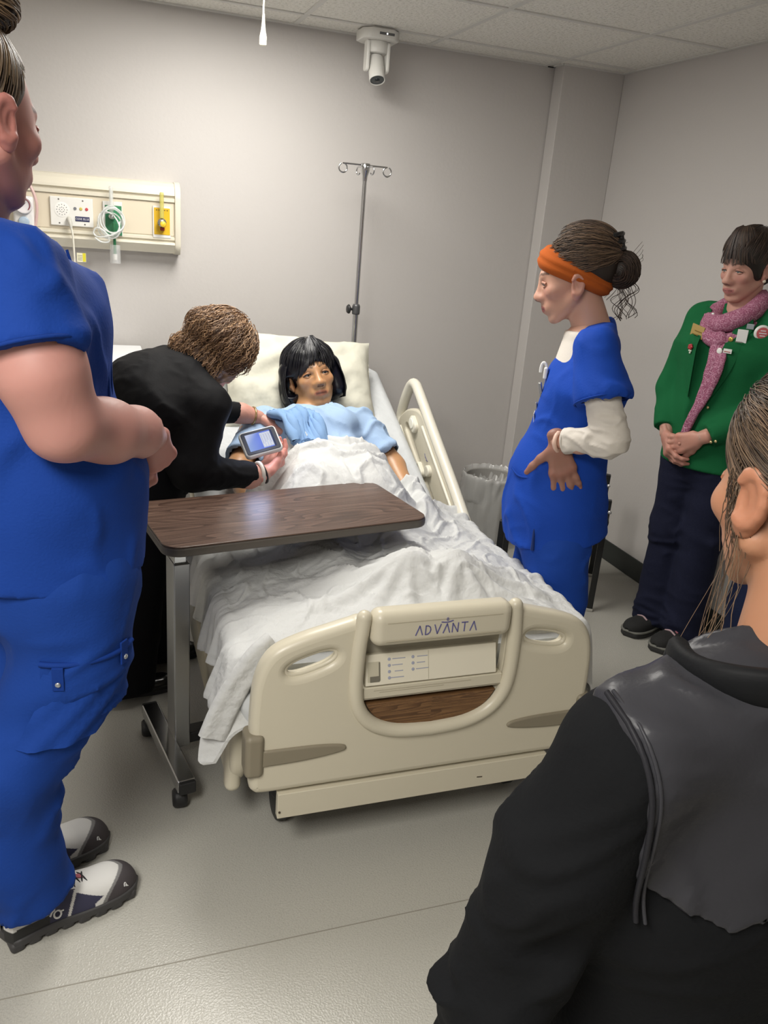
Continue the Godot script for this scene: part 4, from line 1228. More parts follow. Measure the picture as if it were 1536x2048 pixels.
# ------------------------------------------------------------------ things that stand on the floor
func floor_things() -> void:
	var chrome := mat("chrome", 196, 197, 198, 0.16, 1.0)
	# infusion stand behind the bed
	var px := 1.131; var pz := -3.62
	var t := thing("infusion_stand", "chrome infusion stand with ring hooks behind the bed's head end", "iv pole", Vector3(px, 0, pz))
	part(t, "lower_tube", pipe([Vector3(px, 0.1, pz), Vector3(px, 1.185, pz)], 0.0125, 14), chrome)
	part(t, "upper_rod", pipe([Vector3(px, 1.185, pz), Vector3(px, 1.755, pz)], 0.0095, 14), chrome)
	var m := MB.new()
	m.lathe(Transform3D(Basis(), Vector3(px, 1.15, pz)), [Vector2(0.0, 0.0), Vector2(0.0165, 0.0), Vector2(0.018, 0.006), Vector2(0.018, 0.036), Vector2(0.0145, 0.045), Vector2(0.0, 0.046)], 18)
	part(t, "collar", m, mat("collar_grey", 88, 88, 90, 0.35, 0.4))
	m = MB.new()
	m.tube([Vector3(px - 0.015, 1.172, pz), Vector3(px - 0.03, 1.172, pz + 0.002)], 0.006, 8)
	m.lathe(Transform3D(Basis(Vector3(0, 0, 1), PI / 2), Vector3(px - 0.028, 1.172, pz + 0.002)), [Vector2(0.0, 0.0), Vector2(0.016, 0.001), Vector2(0.021, 0.005), Vector2(0.021, 0.011), Vector2(0.016, 0.016), Vector2(0.0, 0.017)], 7)
	part(t, "knob", m, mat("knob_black", 36, 36, 38, 0.4))
	m = MB.new()
	m.lathe(Transform3D(Basis(), Vector3(px, 1.735, pz)), [Vector2(0.0105, -0.02), Vector2(0.012, 0.0), Vector2(0.019, 0.022), Vector2(0.019, 0.03), Vector2(0.02, 0.05), Vector2(0.0, 0.051)], 18)
	part(t, "hub", m, chrome)
	for s in [-1.0, 1.0]:
		var hk := [Vector3(px, 1.778, pz)]
		for i in 17:
			var a := PI / 2 + TAU * 0.94 * i / 16.0
			hk.append(Vector3(px + s * (0.1 - 0.0 + 0.0185 * cos(a) * 1.0), 1.7595 + 0.0185 * sin(a), pz))
		part(t, "hook", pipe(hk, 0.0034, 8), chrome)
		hk = [Vector3(px, 1.77, pz), Vector3(px + 0.012 * s, 1.772, pz + 0.05 * s)]
		for i in 11:
			var a := PI / 2 - PI * 1.3 * i / 10.0
			hk.append(Vector3(px + s * (0.014 + 0.004 * cos(a)), 1.756 + 0.016 * sin(a), pz + s * (0.055 + 0.014 * cos(a))))
		part(t, "hook", pipe(hk, 0.003, 8), chrome)
	for k in 5:
		var d := Vector3(cos(TAU * k / 5 + 0.6), 0, sin(TAU * k / 5 + 0.6))
		part(t, "base_leg", pipe([Vector3(px, 0.13, pz), Vector3(px, 0.11, pz) + d * 0.09, Vector3(px, 0.075, pz) + d * 0.24], [0.014, 0.013, 0.01], 8), chrome)
		caster(t, Vector3(px, 0, pz) + d * 0.235, 0.024)
	# waste bin with a clear liner
	var b := Vector3(1.93, 0, -3.62)
	t = thing("waste_bin", "grey waste bin with a crumpled clear liner by the back wall", "waste bin", b)
	m = MB.new()
	m.lathe(Transform3D(Basis(), b), [Vector2(0.0, 0.003), Vector2(0.1, 0.003), Vector2(0.108, 0.01), Vector2(0.135, 0.35), Vector2(0.14, 0.358), Vector2(0.136, 0.362), Vector2(0.13, 0.355), Vector2(0.102, 0.016), Vector2(0.0, 0.014)], 32)
	part(t, "bin", m, mat("bin_grey", 150, 148, 144, 0.5))
	var nz := FastNoiseLite.new(); nz.seed = 5; nz.frequency = 1.0
	var rows := []
	for i in 22:
		var row := PackedVector3Array()
		var f := i / 21.0
		for j in 72:
			var a := TAU * j / 72
			var fold := nz.get_noise_2d(cos(a) * 5.0 + 3.0, sin(a) * 5.0 + f * 0.8)
			var r := 0.0; var y := 0.0
			if f < 0.2: r = lerpf(0.118, 0.147, f / 0.2); y = lerpf(0.30, 0.385, f / 0.2)
			elif f < 0.28: r = lerpf(0.147, 0.156, (f - 0.2) / 0.08); y = lerpf(0.385, 0.372, (f - 0.2) / 0.08)
			else: r = lerpf(0.156, 0.152, (f - 0.28) / 0.72); y = lerpf(0.372, 0.055, (f - 0.28) / 0.72)
			r += 0.014 * fold * (0.4 + f) + 0.005 * sin(a * 17.0 + f * 3.0 + fold * 8.0)
			row.append(b + Vector3(r * cos(a), y + 0.014 * fold + (0.03 * sin(a * 3.0) if f > 0.6 else 0.0), r * sin(a)))
		rows.append(row)
	m = MB.new()
	m.patch(rows, true, false)
	var lm := glass("liner_clear", 232, 232, 230, 0.38, 0.2)
	part(t, "liner", m, lm)
	m = pipe(spline([b + Vector3(-0.13, 0.06, 0.08), b + Vector3(-0.1, 0.03, 0.13), b + Vector3(-0.03, 0.02, 0.16), b + Vector3(0.05, 0.03, 0.16)], 6), [0.014, 0.02, 0.022, 0.024, 0.025, 0.024, 0.022, 0.021, 0.02, 0.02, 0.021, 0.022, 0.021, 0.02, 0.018, 0.016, 0.014, 0.012, 0.01], 9)
	part(t, "liner_tail", m, glass("liner_tail", 226, 226, 222, 0.5, 0.2))
	# black metal seat behind the woman with the headband
	var ca := Vector3(2.04, 0, -2.757)
	var cu := Vector3(0.225, 0, -0.345); var cv := Vector3(-0.465, 0, -0.05)
	t = thing("side_chair", "black metal legged chair frame behind the woman with the orange headband", "chair", ca + (cu + cv) * 0.5)
	var blk := mat("chair_black", 34, 35, 36, 0.4)
	var tip := mat("chair_glide", 196, 194, 186, 0.4)
	var crot := Basis(Vector3(cu.x, 0, cu.z).normalized().cross(Vector3.UP) * -1.0, Vector3.UP, Vector3(cu.x, 0, cu.z).normalized()).orthonormalized()
	for q in [Vector3.ZERO, cu, cv, cu + cv]:
		var at: Vector3 = ca + q
		var hh := 0.51 if q == Vector3.ZERO or q == cu else 0.42
		part(t, "leg", box(at + Vector3(0, 0.012 + hh / 2, 0), Vector3(0.026, hh, 0.026), 0.003, crot), blk)
		part(t, "glide", box(at + Vector3(0, 0.007, 0), Vector3(0.03, 0.014, 0.03), 0.003, crot), tip)
		m = MB.new(); m.ball(at + Vector3(0.004, 0.47, 0.014), Vector3.ONE * 0.009)
		part(t, "bolt", m, mat("bolt_bright", 230, 230, 228, 0.2, 0.6))
	m = MB.new(); m.rbox(Transform3D(crot, ca + (cu + cv) * 0.5 + Vector3(0, 0.44, 0)), Vector3(0.44, 0.05, 0.38), 0.022, 3)
	part(t, "seat", m, mat("chair_fabric", 40, 42, 46, 0.9))
	# white bedside cabinet, nearly hidden behind the bending woman
	t = thing("bedside_cabinet", "white bedside cabinet showing its top corner behind the bending woman's back", "cabinet", Vector3(-0.05, 0, -3.62))
	var wc := mat("cabinet_white", 232, 234, 236, 0.45)
	part(t, "cabinet_top", box(Vector3(-0.05, 0.93, -3.62), Vector3(0.5, 0.025, 0.48), 0.005), wc)
	part(t, "carcass", box(Vector3(-0.05, 0.49, -3.63), Vector3(0.46, 0.855, 0.44), 0.004), mat("cabinet_side", 214, 216, 214, 0.5))
	for k in 3:
		var d := part(t, "drawer", box(Vector3(-0.05, 0.22 + 0.25 * k, -3.405), Vector3(0.44, 0.235, 0.018), 0.004), wc)
		part(d, "handle", pipe([Vector3(-0.12, 0.24 + 0.25 * k, -3.38), Vector3(0.02, 0.24 + 0.25 * k, -3.38)], 0.006, 8), chrome)
	part(t, "plinth", box(Vector3(-0.05, 0.03, -3.62), Vector3(0.44, 0.06, 0.42), 0.004), mat("plinth_grey", 90, 90, 90, 0.6))

func tablet() -> void:
	var c := Vector3(0.497, 0.852, -2.527)
	var ex := Vector3(0.12, 0.0, 0.02)
	var t := thing("tablet", "white framed handheld tablet with a lit blue screen held over the manikin", "tablet", c)
	var n := Vector3(-0.12, 0.72, 0.68).normalized()
	var xx := (TABX - n * TABX.dot(n)).normalized()
	var x := Transform3D(Basis(xx, n.cross(xx), n), c)
	var m := MB.new()
	m.slab(Transform3D(x.basis, x * Vector3(0, 0, 0.01)), rrect(TABW, TABH, 0.014, 6), [], 0.022, 0.007, 3)
	part(t, "case", m, mat("tablet_white", 214, 214, 214, 0.6))
	m = MB.new()
	m.slab(Transform3D(x.basis, x * Vector3(0, 0, 0.0116)), rrect(TABW - 0.012, TABH - 0.012, 0.008, 5), [], 0.003, 0.0008, 2)
	part(t, "bezel", m, mat("tablet_black", 34, 36, 44, 0.7))
	# what the screen shows: a blue field with a pale list at one side
	var im := Image.create(160, 120, false, Image.FORMAT_RGB8)
	for y in 120:
		for q in 160:
			var g := clampf(q / 95.0, 0, 1)
			im.set_pixel(q, y, Color(0.45 + 0.2 * (1 - g), 0.55 + 0.2 * (1 - g), 0.97).lerp(Color(0.84, 0.88, 1.0), smoothstep(0.5, 0.05, y / 120.0 * 0.6 + g * 0.5)))
	im.fill_rect(Rect2i(84, 8, 66, 106), Color(0.86, 0.9, 1.0))
	for k in 4:
		im.fill_rect(Rect2i(88 + 15 * k, 12, 10, 96), Color(0.97, 0.98, 1.0))
		im.fill_rect(Rect2i(91 + 15 * k, 18, 2, 70 - 9 * (k % 3)), Color(0.55, 0.6, 0.8))
	im.fill_rect(Rect2i(148, 0, 12, 120), Color(0.25, 0.28, 0.4))
	var sm := mat("screen_glow", 20, 20, 24, 0.8)
	sm.metallic_specular = 0.1
	sm.emission_enabled = true
	sm.emission_texture = ImageTexture.create_from_image(im)
	sm.emission = Color(1, 1, 1)
	sm.emission_operator = BaseMaterial3D.EMISSION_OP_MULTIPLY
	sm.emission_energy_multiplier = 0.7
	m = MB.new()
	var w := TABW / 2 - 0.018; var h := TABH / 2 - 0.016
	m.face([x * Vector3(-w, -h, 0.0125), x * Vector3(w, -h, 0.0125), x * Vector3(w, h, 0.0125), x * Vector3(-w, h, 0.0125)], [Vector2(0, 1), Vector2(1, 1), Vector2(1, 0), Vector2(0, 0)])
	m.face([x * Vector3(-w, h, 0.012), x * Vector3(w, h, 0.012), x * Vector3(w, -h, 0.012), x * Vector3(-w, -h, 0.012)])
	part(t, "screen", m, sm)
	var l := OmniLight3D.new()
	l.name = "screen_light"
	l.position = n * 0.03
	l.light_color = Color(0.75, 0.82, 1.0)
	l.light_energy = 0.01
	l.light_size = 0.04
	l.omni_range = 6.0
	l.omni_attenuation = 2.0
	l.shadow_enabled = true
	t.add_child(l)
const TABX := Vector3(0.9, 0.3, 0.0)
const TABW := 0.125
const TABH := 0.095

# ------------------------------------------------------------------ people: helpers
func skin_mat(key := "skin", rough := 0.52) -> StandardMaterial3D:
	if mats.has(key): return mats[key]
	var m := mat(key, 255, 255, 255, rough)
	m.vertex_color_use_as_albedo = true
	m.subsurf_scatter_enabled = true
	m.subsurf_scatter_strength = 0.12
	return m
func cloth_mat(key: String, r: float, g: float, b: float, rough := 0.85, cm := 0.3, scale := 2.5, rim := 0.15) -> StandardMaterial3D:
	if mats.has(key): return mats[key]
	var m := mat(key, r, g, b, rough)
	tri_bump(m, noise_tex("cloth_fine", 0.05, 512, 4), 5.0, cm * 0.22)
	m.metallic_specular = 0.25
	m.rim_enabled = rim > 0
	m.rim = rim * 0.5
	m.rim_tint = 0.7
	return m
func vcol(key: String, rough: float) -> StandardMaterial3D:
	if mats.has(key): return mats[key]
	var m := mat(key, 255, 255, 255, rough)
	m.vertex_color_use_as_albedo = true
	return m
# creases: thin folds where stretched noise crosses zero, with calm cloth between; rot * p scaled by freq
func folds(amp: float, freq: Vector3, rot := Basis(), seed_ := 1) -> Callable:
	var nz := FastNoiseLite.new()
	nz.seed = seed_; nz.frequency = 1.0; nz.fractal_octaves = 1
	var nm := FastNoiseLite.new()
	nm.seed = seed_ + 50; nm.frequency = 4.0; nm.fractal_octaves = 1
	return func(p: Vector3, _n: Vector3) -> float:
		var q := nz.get_noise_3dv((rot * p) * freq)
		var k := clampf(nm.get_noise_3dv(p) * 1.6 + 0.35, 0.0, 1.0)
		return amp * (0.7 * k * exp(-pow(q / 0.17, 2)) + 0.35 * q - 0.1)
func head(mb: MB, X: Transform3D, s: float, skin: Color, o := {}) -> void:
	var d := SDF.new(o.get("cell", 0.004), 0.0055 * s)
	var R := X.basis
	var P := func(x: float, y: float, z: float) -> Vector3: return X * (Vector3(x, y, z) * s)
	var fat: float = o.get("fat", 1.0)
	d.ell(P.call(0, 0.042, -0.015), Vector3(0.072, 0.082, 0.092) * s, R)
	d.ell(P.call(0, 0.0, 0.028), Vector3(0.06 * fat, 0.074, 0.06) * s, R)
	d.ell(P.call(0, -0.05, 0.034), Vector3(0.05 * fat, 0.05, 0.05) * s, R)
	d.ell(P.call(0, -0.094, 0.068), Vector3(0.019, 0.014, 0.015) * s, R)
	d.ell(P.call(0, -0.056, 0.066), Vector3(0.028, 0.022, 0.022) * s, R)
	d.cap(P.call(-0.028, 0.031, 0.074), P.call(0.028, 0.031, 0.074), 0.0105 * s)
	d.cap(P.call(0, 0.022, 0.082), P.call(0, -0.02, 0.101), 0.0075 * s, 0.0092 * s)
	d.ell(P.call(0, -0.025, 0.102), Vector3(0.0105, 0.0088, 0.0105) * s, R)
	for e in [-1.0, 1.0]:
		d.cap(P.call(e * 0.053 * fat, -0.04, -0.002), P.call(e * 0.02, -0.09, 0.058), 0.017 * s * fat, 0.014 * s)
		d.ell(P.call(e * 0.038 * fat, -0.014, 0.056), Vector3(0.023, 0.02, 0.02) * s * fat, R)
		d.ell(P.call(e * 0.0125, -0.029, 0.091), Vector3(0.0078, 0.0068, 0.0095) * s, R)
		d.cap(P.call(e * 0.022, -0.0582, 0.0775), P.call(0, -0.0545, 0.0862), 0.0036 * s, 0.005 * s)
		d.cap(P.call(e * 0.019, -0.0625, 0.078), P.call(0, -0.066, 0.0858), 0.004 * s, 0.0056 * s)
	if o.has("neck"):
		var nr: float = o.get("neck_r", 0.052)
		d.cap(P.call(0, -0.05, -0.022), o["neck"], nr * s, nr * 1.12 * s)
	var sub := SDF.new(0.004, 0.004 * s)
	for e in [-1.0, 1.0]:
		sub.ell(P.call(e * 0.031, 0.008, 0.090), Vector3(0.0165, 0.0095, 0.0135) * s, R)
		sub.ell(P.call(e * 0.0065, -0.035, 0.097), Vector3(0.0035, 0.003, 0.005) * s, R)
	d.sub = sub
	var inv := X.affine_inverse()
	var lip: Color = o.get("lip", Color(skin.r * 0.78, skin.g * 0.5, skin.b * 0.5))
	var brow: Color = o.get("brow", Color(0.03, 0.02, 0.015))
	var blush: Color = o.get("blush", Color(skin.r, skin.g * 0.78, skin.b * 0.76))
	var mouth_open: float = o.get("mouth", 0.0)
	d.build(mb, null, func(p: Vector3, _n: Vector3) -> Color:
		var q := (inv * p) / s
		var c := skin
		if q.z > 0.0:
			c = c.lerp(blush, 0.6 * exp(-pow((absf(q.x) - 0.04) / 0.022, 2) - pow((q.y + 0.02) / 0.024, 2)))
		if q.z > 0.055:
			var ly := absf(q.y + 0.0605) / (0.0105 * (1.0 - pow(absf(q.x) / 0.026, 2) * 0.7)) if absf(q.x) < 0.025 else 9.0
			c = c.lerp(lip, smoothstep(1.15, 0.85, ly))
			if absf(q.x) < 0.02: c = c.lerp(Color(0.05, 0.015, 0.015), smoothstep(0.0022 + 0.002 * mouth_open, 0.0006, absf(q.y + 0.0603)) * 0.8)
			var bx := absf(q.x)
			var by := q.y - (0.0315 + 0.006 * sin(clampf((bx - 0.012) / 0.036, 0, 1) * 2.6))
			if bx > 0.011 and bx < 0.05: c = c.lerp(brow, smoothstep(0.0052, 0.0022, absf(by)) * 0.75)
			if absf(q.x) < 0.012 and q.y < -0.03 and q.y > -0.04 and q.z > 0.085: c = c.lerp(Color(0.06, 0.02, 0.02), 0.6)
		return c)
	# ears
	var ey: float = o.get("ear_y", 0.0)
	var es := SDF.new(0.003, 0.003 * s)
	for e in [-1.0, 1.0]:
		var er := R * Basis(Vector3(1, 0, 0), -0.22) * Basis(Vector3(0, 1, 0), e * 0.32)
		es.ell(P.call(e * 0.075, 0.0 + ey, -0.012), Vector3(0.0075, 0.0285, 0.0165) * s, er)
		es.ell(P.call(e * 0.0745, -0.027 + ey, -0.004), Vector3(0.006, 0.0095, 0.0085) * s, er)
		for k in 9:
			var a0 := 2.6 - 0.52 * k; var a1 := a0 - 0.52
			es.cap(X * (Vector3(e * 0.0805, 0.004 + ey, -0.0135) * s) + er * Vector3(e * 0.001, 0.0265 * sin(a0), -0.0155 * cos(a0)) * s, X * (Vector3(e * 0.0805, 0.004 + ey, -0.0135) * s) + er * Vector3(e * 0.001, 0.0265 * sin(a1), -0.0155 * cos(a1)) * s, 0.0036 * s)
	var sb := SDF.new(0.003, 0.002 * s)
	for e in [-1.0, 1.0]:
		sb.ell(P.call(e * 0.0855, 0.002 + ey, -0.0085), Vector3(0.006, 0.014, 0.0075) * s, R)
	es.sub = sb
	var ear_c := skin.lerp(blush, 0.5)
	es.build(mb, null, func(_p: Vector3, _n: Vector3) -> Color: return ear_c)
	# eyes: white, iris, pupil, lids and lashes
	if o.get("eyes", true):
		var gaze: Vector3 = o.get("gaze", Vector3(0, -0.1, 1)).normalized()
		for e in [-1.0, 1.0]:
			var c: Vector3 = Vector3(e * 0.031, 0.0072, 0.0702)
			mb.col = Color(0.46, 0.44, 0.42); mb.ball(X * (c * s), Vector3.ONE * 0.0118 * s)
			mb.col = o.get("iris", Color(0.07, 0.04, 0.025)); mb.ball(X * ((c + gaze * 0.0072) * s), Vector3.ONE * 0.0056 * s)
			mb.col = Color(0.008, 0.008, 0.008); mb.ball(X * ((c + gaze * 0.0104) * s), Vector3.ONE * 0.0028 * s)
			var lid := Color(skin.r * 0.82, skin.g * 0.74, skin.b * 0.72)
			var up := []; var lo := []
			for k in 7:
				var t := -1.0 + k / 3.0
				var xx := c.x + t * 0.0155
				var zz := 0.0818 - 0.0075 * t * t - 0.002 * maxf(0.0, t * e)
				up.append(X * (Vector3(xx, 0.0105 + 0.0045 * (1 - t * t) - 0.001 * t * e, zz) * s))
				lo.append(X * (Vector3(xx, 0.0065 - 0.0055 * (1 - t * t), zz - 0.001) * s))
			mb.col = lid
			mb.tube(up, 0.0038 * s, 7); mb.tube(lo, 0.003 * s, 7)
			mb.col = o.get("lash", Color(0.015, 0.01, 0.008))
			var lash := []
			for q in up: lash.append(q + X.basis * Vector3(0, -0.0036, 0.0026) * s)
			mb.tube(lash, 0.0013 * s, 5)
	mb.col = Color(1, 1, 1)
# strands combed over an ellipsoid (centre C, radii R in the head's own axes)
func comb(mb: MB, X: Transform3D, C: Vector3, R: Vector3, n: int, region: Callable, flow: Callable, steps: int, sl: float, off: float, rad: float, c0: Color, c1: Color, seed_: int, wave := 0.0) -> void:
	var rng := RandomNumberGenerator.new(); rng.seed = seed_
	var made := 0; var tries := 0
	while made < n and tries < n * 30:
		tries += 1
		var d := Vector3(rng.randfn(), rng.randfn(), rng.randfn()).normalized()
		if not region.call(d): continue
		made += 1
		var o := 1.0 + off * rng.randf()
		var p := C + R * d * o
		var path := []; var rr := []
		var ph := rng.randf() * TAU; var wf := rng.randf_range(0.7, 1.3)
		var k := steps + rng.randi_range(-2, 2)
		for i in k:
			path.append(X * p); rr.append(rad * (1.0 - 0.75 * pow(float(i) / (k - 1), 3)) * (0.5 if i == 0 else 1.0))
			var t: Vector3 = flow.call(p, d)
			if wave > 0: t = t.normalized() + Vector3(sin(ph + i * 1.7 * wf), cos(ph * 1.3 + i * 1.5 * wf), sin(ph * 2.0 + i * 1.9)) * wave
			p += t.normalized() * sl
			var q := (p - C) / R
			var on := q.length()
			if on < o: p = C + R * q / on * o
			elif on > o * (1.03 if wave < 0.2 else 1.25): p = C + R * q / on * o * (1.03 if wave < 0.2 else 1.25)
		mb.col = c0.lerp(c1, pow(rng.randf(), 1.6))
		mb.tube(path, rr, 4, false)
	mb.col = Color(1, 1, 1)
# a hand: Y runs from the wrist to the knuckles, Z out of the palm; thumb = +1 or -1 picks the side the thumb leaves from
func hand(mb: MB, wrist: Vector3, Y: Vector3, Z: Vector3, thumb: float, skin: Color, o := {}) -> Array:
	var s: float = o.get("s", 1.0)
	Y = Y.normalized()
	Z = (Z - Y * Z.dot(Y)).normalized()
	var Xa := Y.cross(Z) * thumb
	var d := SDF.new(o.get("cell", 0.003), 0.0042 * s)
	var B := func(x: float, y: float, z: float) -> Vector3: return wrist + (Xa * x + Y * y + Z * z) * s
	var kx := [0.029, 0.0095, -0.010, -0.028]
	var ky := [0.084, 0.089, 0.085, 0.077]
	d.wide(B.call(0, -0.03, 0), B.call(0, 0.02, 0), 0.018 * s, 0.0165 * s, Xa, 1.4)
	d.wide(B.call(0, 0.018, 0), B.call(0, 0.07, 0), 0.0125 * s, 0.0105 * s, Xa, 2.7)
	for k in 4: d.cap(B.call(kx[k] * 0.5, 0.012, -0.002), B.call(kx[k], ky[k], -0.002), 0.0115 * s, 0.0102 * s)
	var lens := [[0.043, 0.026, 0.021], [0.047, 0.029, 0.022], [0.044, 0.027, 0.021], [0.034, 0.021, 0.018]]
	var rad := [0.0088, 0.0090, 0.0086, 0.0075]
	var curl: Array = o.get("curl", [0.25, 0.35, 0.25])
	var each: Array = o.get("each", [1.0, 1.0, 1.0, 1.0])
	var spread: float = o.get("spread", 0.07)
	var tips := []
	var nail := []
	for k in 4:
		var p: Vector3 = B.call(kx[k], ky[k], -0.002)
		var dirv := Y.rotated(Z, -spread * (1.5 - k) * thumb * signf(Xa.cross(Y).dot(Z)) * -1.0 * thumb) if spread != 0.0 else Y
		dirv = (Y + Xa * (spread * (1.5 - k))).normalized()
		var ax := dirv.cross(Z).normalized()
		var a := 0.0
		for j in 3:
			a += curl[j] * each[k]
			var v := dirv.rotated(ax, a)
			var q: Vector3 = p + v * (lens[k][j] * s)
			d.cap(p, q, rad[k] * (1.0 - 0.09 * j) * s, rad[k] * (0.9 - 0.09 * j) * s)
			if j == 0: d.ell(p, Vector3.ONE * rad[k] * 1.12 * s)
			if j == 2: nail.append([q - v * 0.004 * s, v, -ax.cross(v) * -1.0])
			p = q
		tips.append(p)
	var tv: Vector3 = o.get("thumb", Vector3(0.75, 0.6, 0.25))
	var t0: Vector3 = B.call(0.018, 0.016, 0.004)
	var td := (Xa * tv.x + Y * tv.y + Z * tv.z).normalized()
	var t1: Vector3 = t0 + td * 0.042 * s
	var bend: float = o.get("thumb_bend", 0.35)
	var td2 := (td + (Y * 0.8 - Xa * 0.4) * bend).normalized()
	var t2: Vector3 = t1 + td2 * 0.033 * s
	var t3: Vector3 = t2 + (td2 + (Y - Xa * 0.3) * bend * 0.4).normalized() * 0.026 * s
	d.cap(t0, t1, 0.0145 * s, 0.0115 * s); d.cap(t1, t2, 0.0108 * s, 0.0098 * s); d.cap(t2, t3, 0.0098 * s, 0.0082 * s)
	tips.append(t3)
	var knuck := []
	for k in 4: knuck.append(B.call(kx[k], ky[k], -0.008))
	var red := Color(skin.r * 0.96, skin.g * 0.74, skin.b * 0.72)
	d.build(mb, null, func(p: Vector3, _n: Vector3) -> Color:
		var w := 0.0
		for q in knuck: w = maxf(w, exp(-p.distance_squared_to(q) / 0.00012))
		for q in tips: w = maxf(w, 0.8 * exp(-p.distance_squared_to(q) / 0.0002))
		return skin.lerp(red, w * 0.7))
	# nails
	mb.col = Color(minf(1.0, skin.r * 1.12), skin.g * 0.95, skin.b * 0.95)
	for q in nail:
		var bz: Vector3 = (-(Z - q[1] * Z.dot(q[1]))).normalized()
		if bz.length() < 0.5: continue
		var bb := Basis(q[1].cross(bz), q[1], bz)
		mb.ball(q[0] + bz * 0.0048 * s, Vector3(0.0048, 0.0062, 0.0016) * s, bb, 10)
	mb.col = Color(1, 1, 1)
	return tips
func limbs(mb: MB, chains: Array, skin: Color, cell := 0.007, kap := 0.01) -> void:
	for c in chains:
		var d := SDF.new(cell, kap)
		d.chain(c[0], c[1])
		d.build(mb, null, func(_p: Vector3, _n: Vector3) -> Color: return skin)
# the hidden trunk and legs, coarse and inside the clothes, so that the body is whole
func core(mb: MB, pts: Array, skin: Color) -> void:
	var d := SDF.new(0.024, 0.015)
	for q in pts: d.wide(q[0], q[1], q[2], q[3], q[4], q[5])
	d.build(mb, null, func(_p: Vector3, _n: Vector3) -> Color: return skin)
# a plain low shoe: heel at X's origin on the floor, z towards the toe
func shoe_upper(mb: MB, X: Transform3D, L: float, W: float, H: float, base: float, colf: Callable, nz := 40, na := 28) -> void:
	var rows := []
	var cols := []
	for i in nz:
		var t := i / (nz - 1.0)
		var w := W * (0.36 + 0.14 * smoothstep(0.25, 0.68, t)) * sqrt(maxf(0.0, 1.0 - pow(maxf(0.0, (t - 0.72) / 0.285), 2.4))) * sqrt(clampf(t / 0.045 + 0.12, 0, 1))
		var h := lerpf(H, H * 0.92, smoothstep(0.0, 0.3, t))
		h = lerpf(h, H * 0.56, smoothstep(0.32, 0.72, t))
		h *= sqrt(maxf(0.0, 1.0 - pow(maxf(0.0, (t - 0.74) / 0.265), 3.0)))
		h = maxf(h, 0.004)
		var shift := 0.06 * W * sin(t * PI)
		var row := PackedVector3Array()
		for j in na:
			var a := PI * j / (na - 1.0)
			var ca := cos(a); var sa := sin(a)
			row.append(X * Vector3(signf(ca) * pow(absf(ca), 0.75) * w + shift, base + pow(sa, 0.8) * h, t * L))
			cols.append(colf.call(t, a / PI))
		rows.append(row)
	var k := mb.v.size()
	mb.patch(rows, false, true)
	for i in cols.size(): mb.c[k + i] = cols[i]
func sole_outline(L: float, W: float, grow := 0.0) -> PackedVector2Array:
	var o := PackedVector2Array()
	for s in [1.0, -1.0]:
		for i in 20:
			var t: float = i / 19.0 if s > 0 else 1.0 - i / 19.0
			var w := W * (0.37 + 0.14 * smoothstep(0.25, 0.68, t)) * sqrt(maxf(0.0, 1.0 - pow(maxf(0.0, (t - 0.7) / 0.302), 2.4))) * sqrt(clampf(t / 0.06 + 0.02, 0, 1)) + grow
			if (i == 19 and s > 0) or (i == 19 and s < 0): continue
			o.append(Vector2(s * w + 0.06 * W * sin(t * PI), t * (L + grow * 2) - grow))
	return o

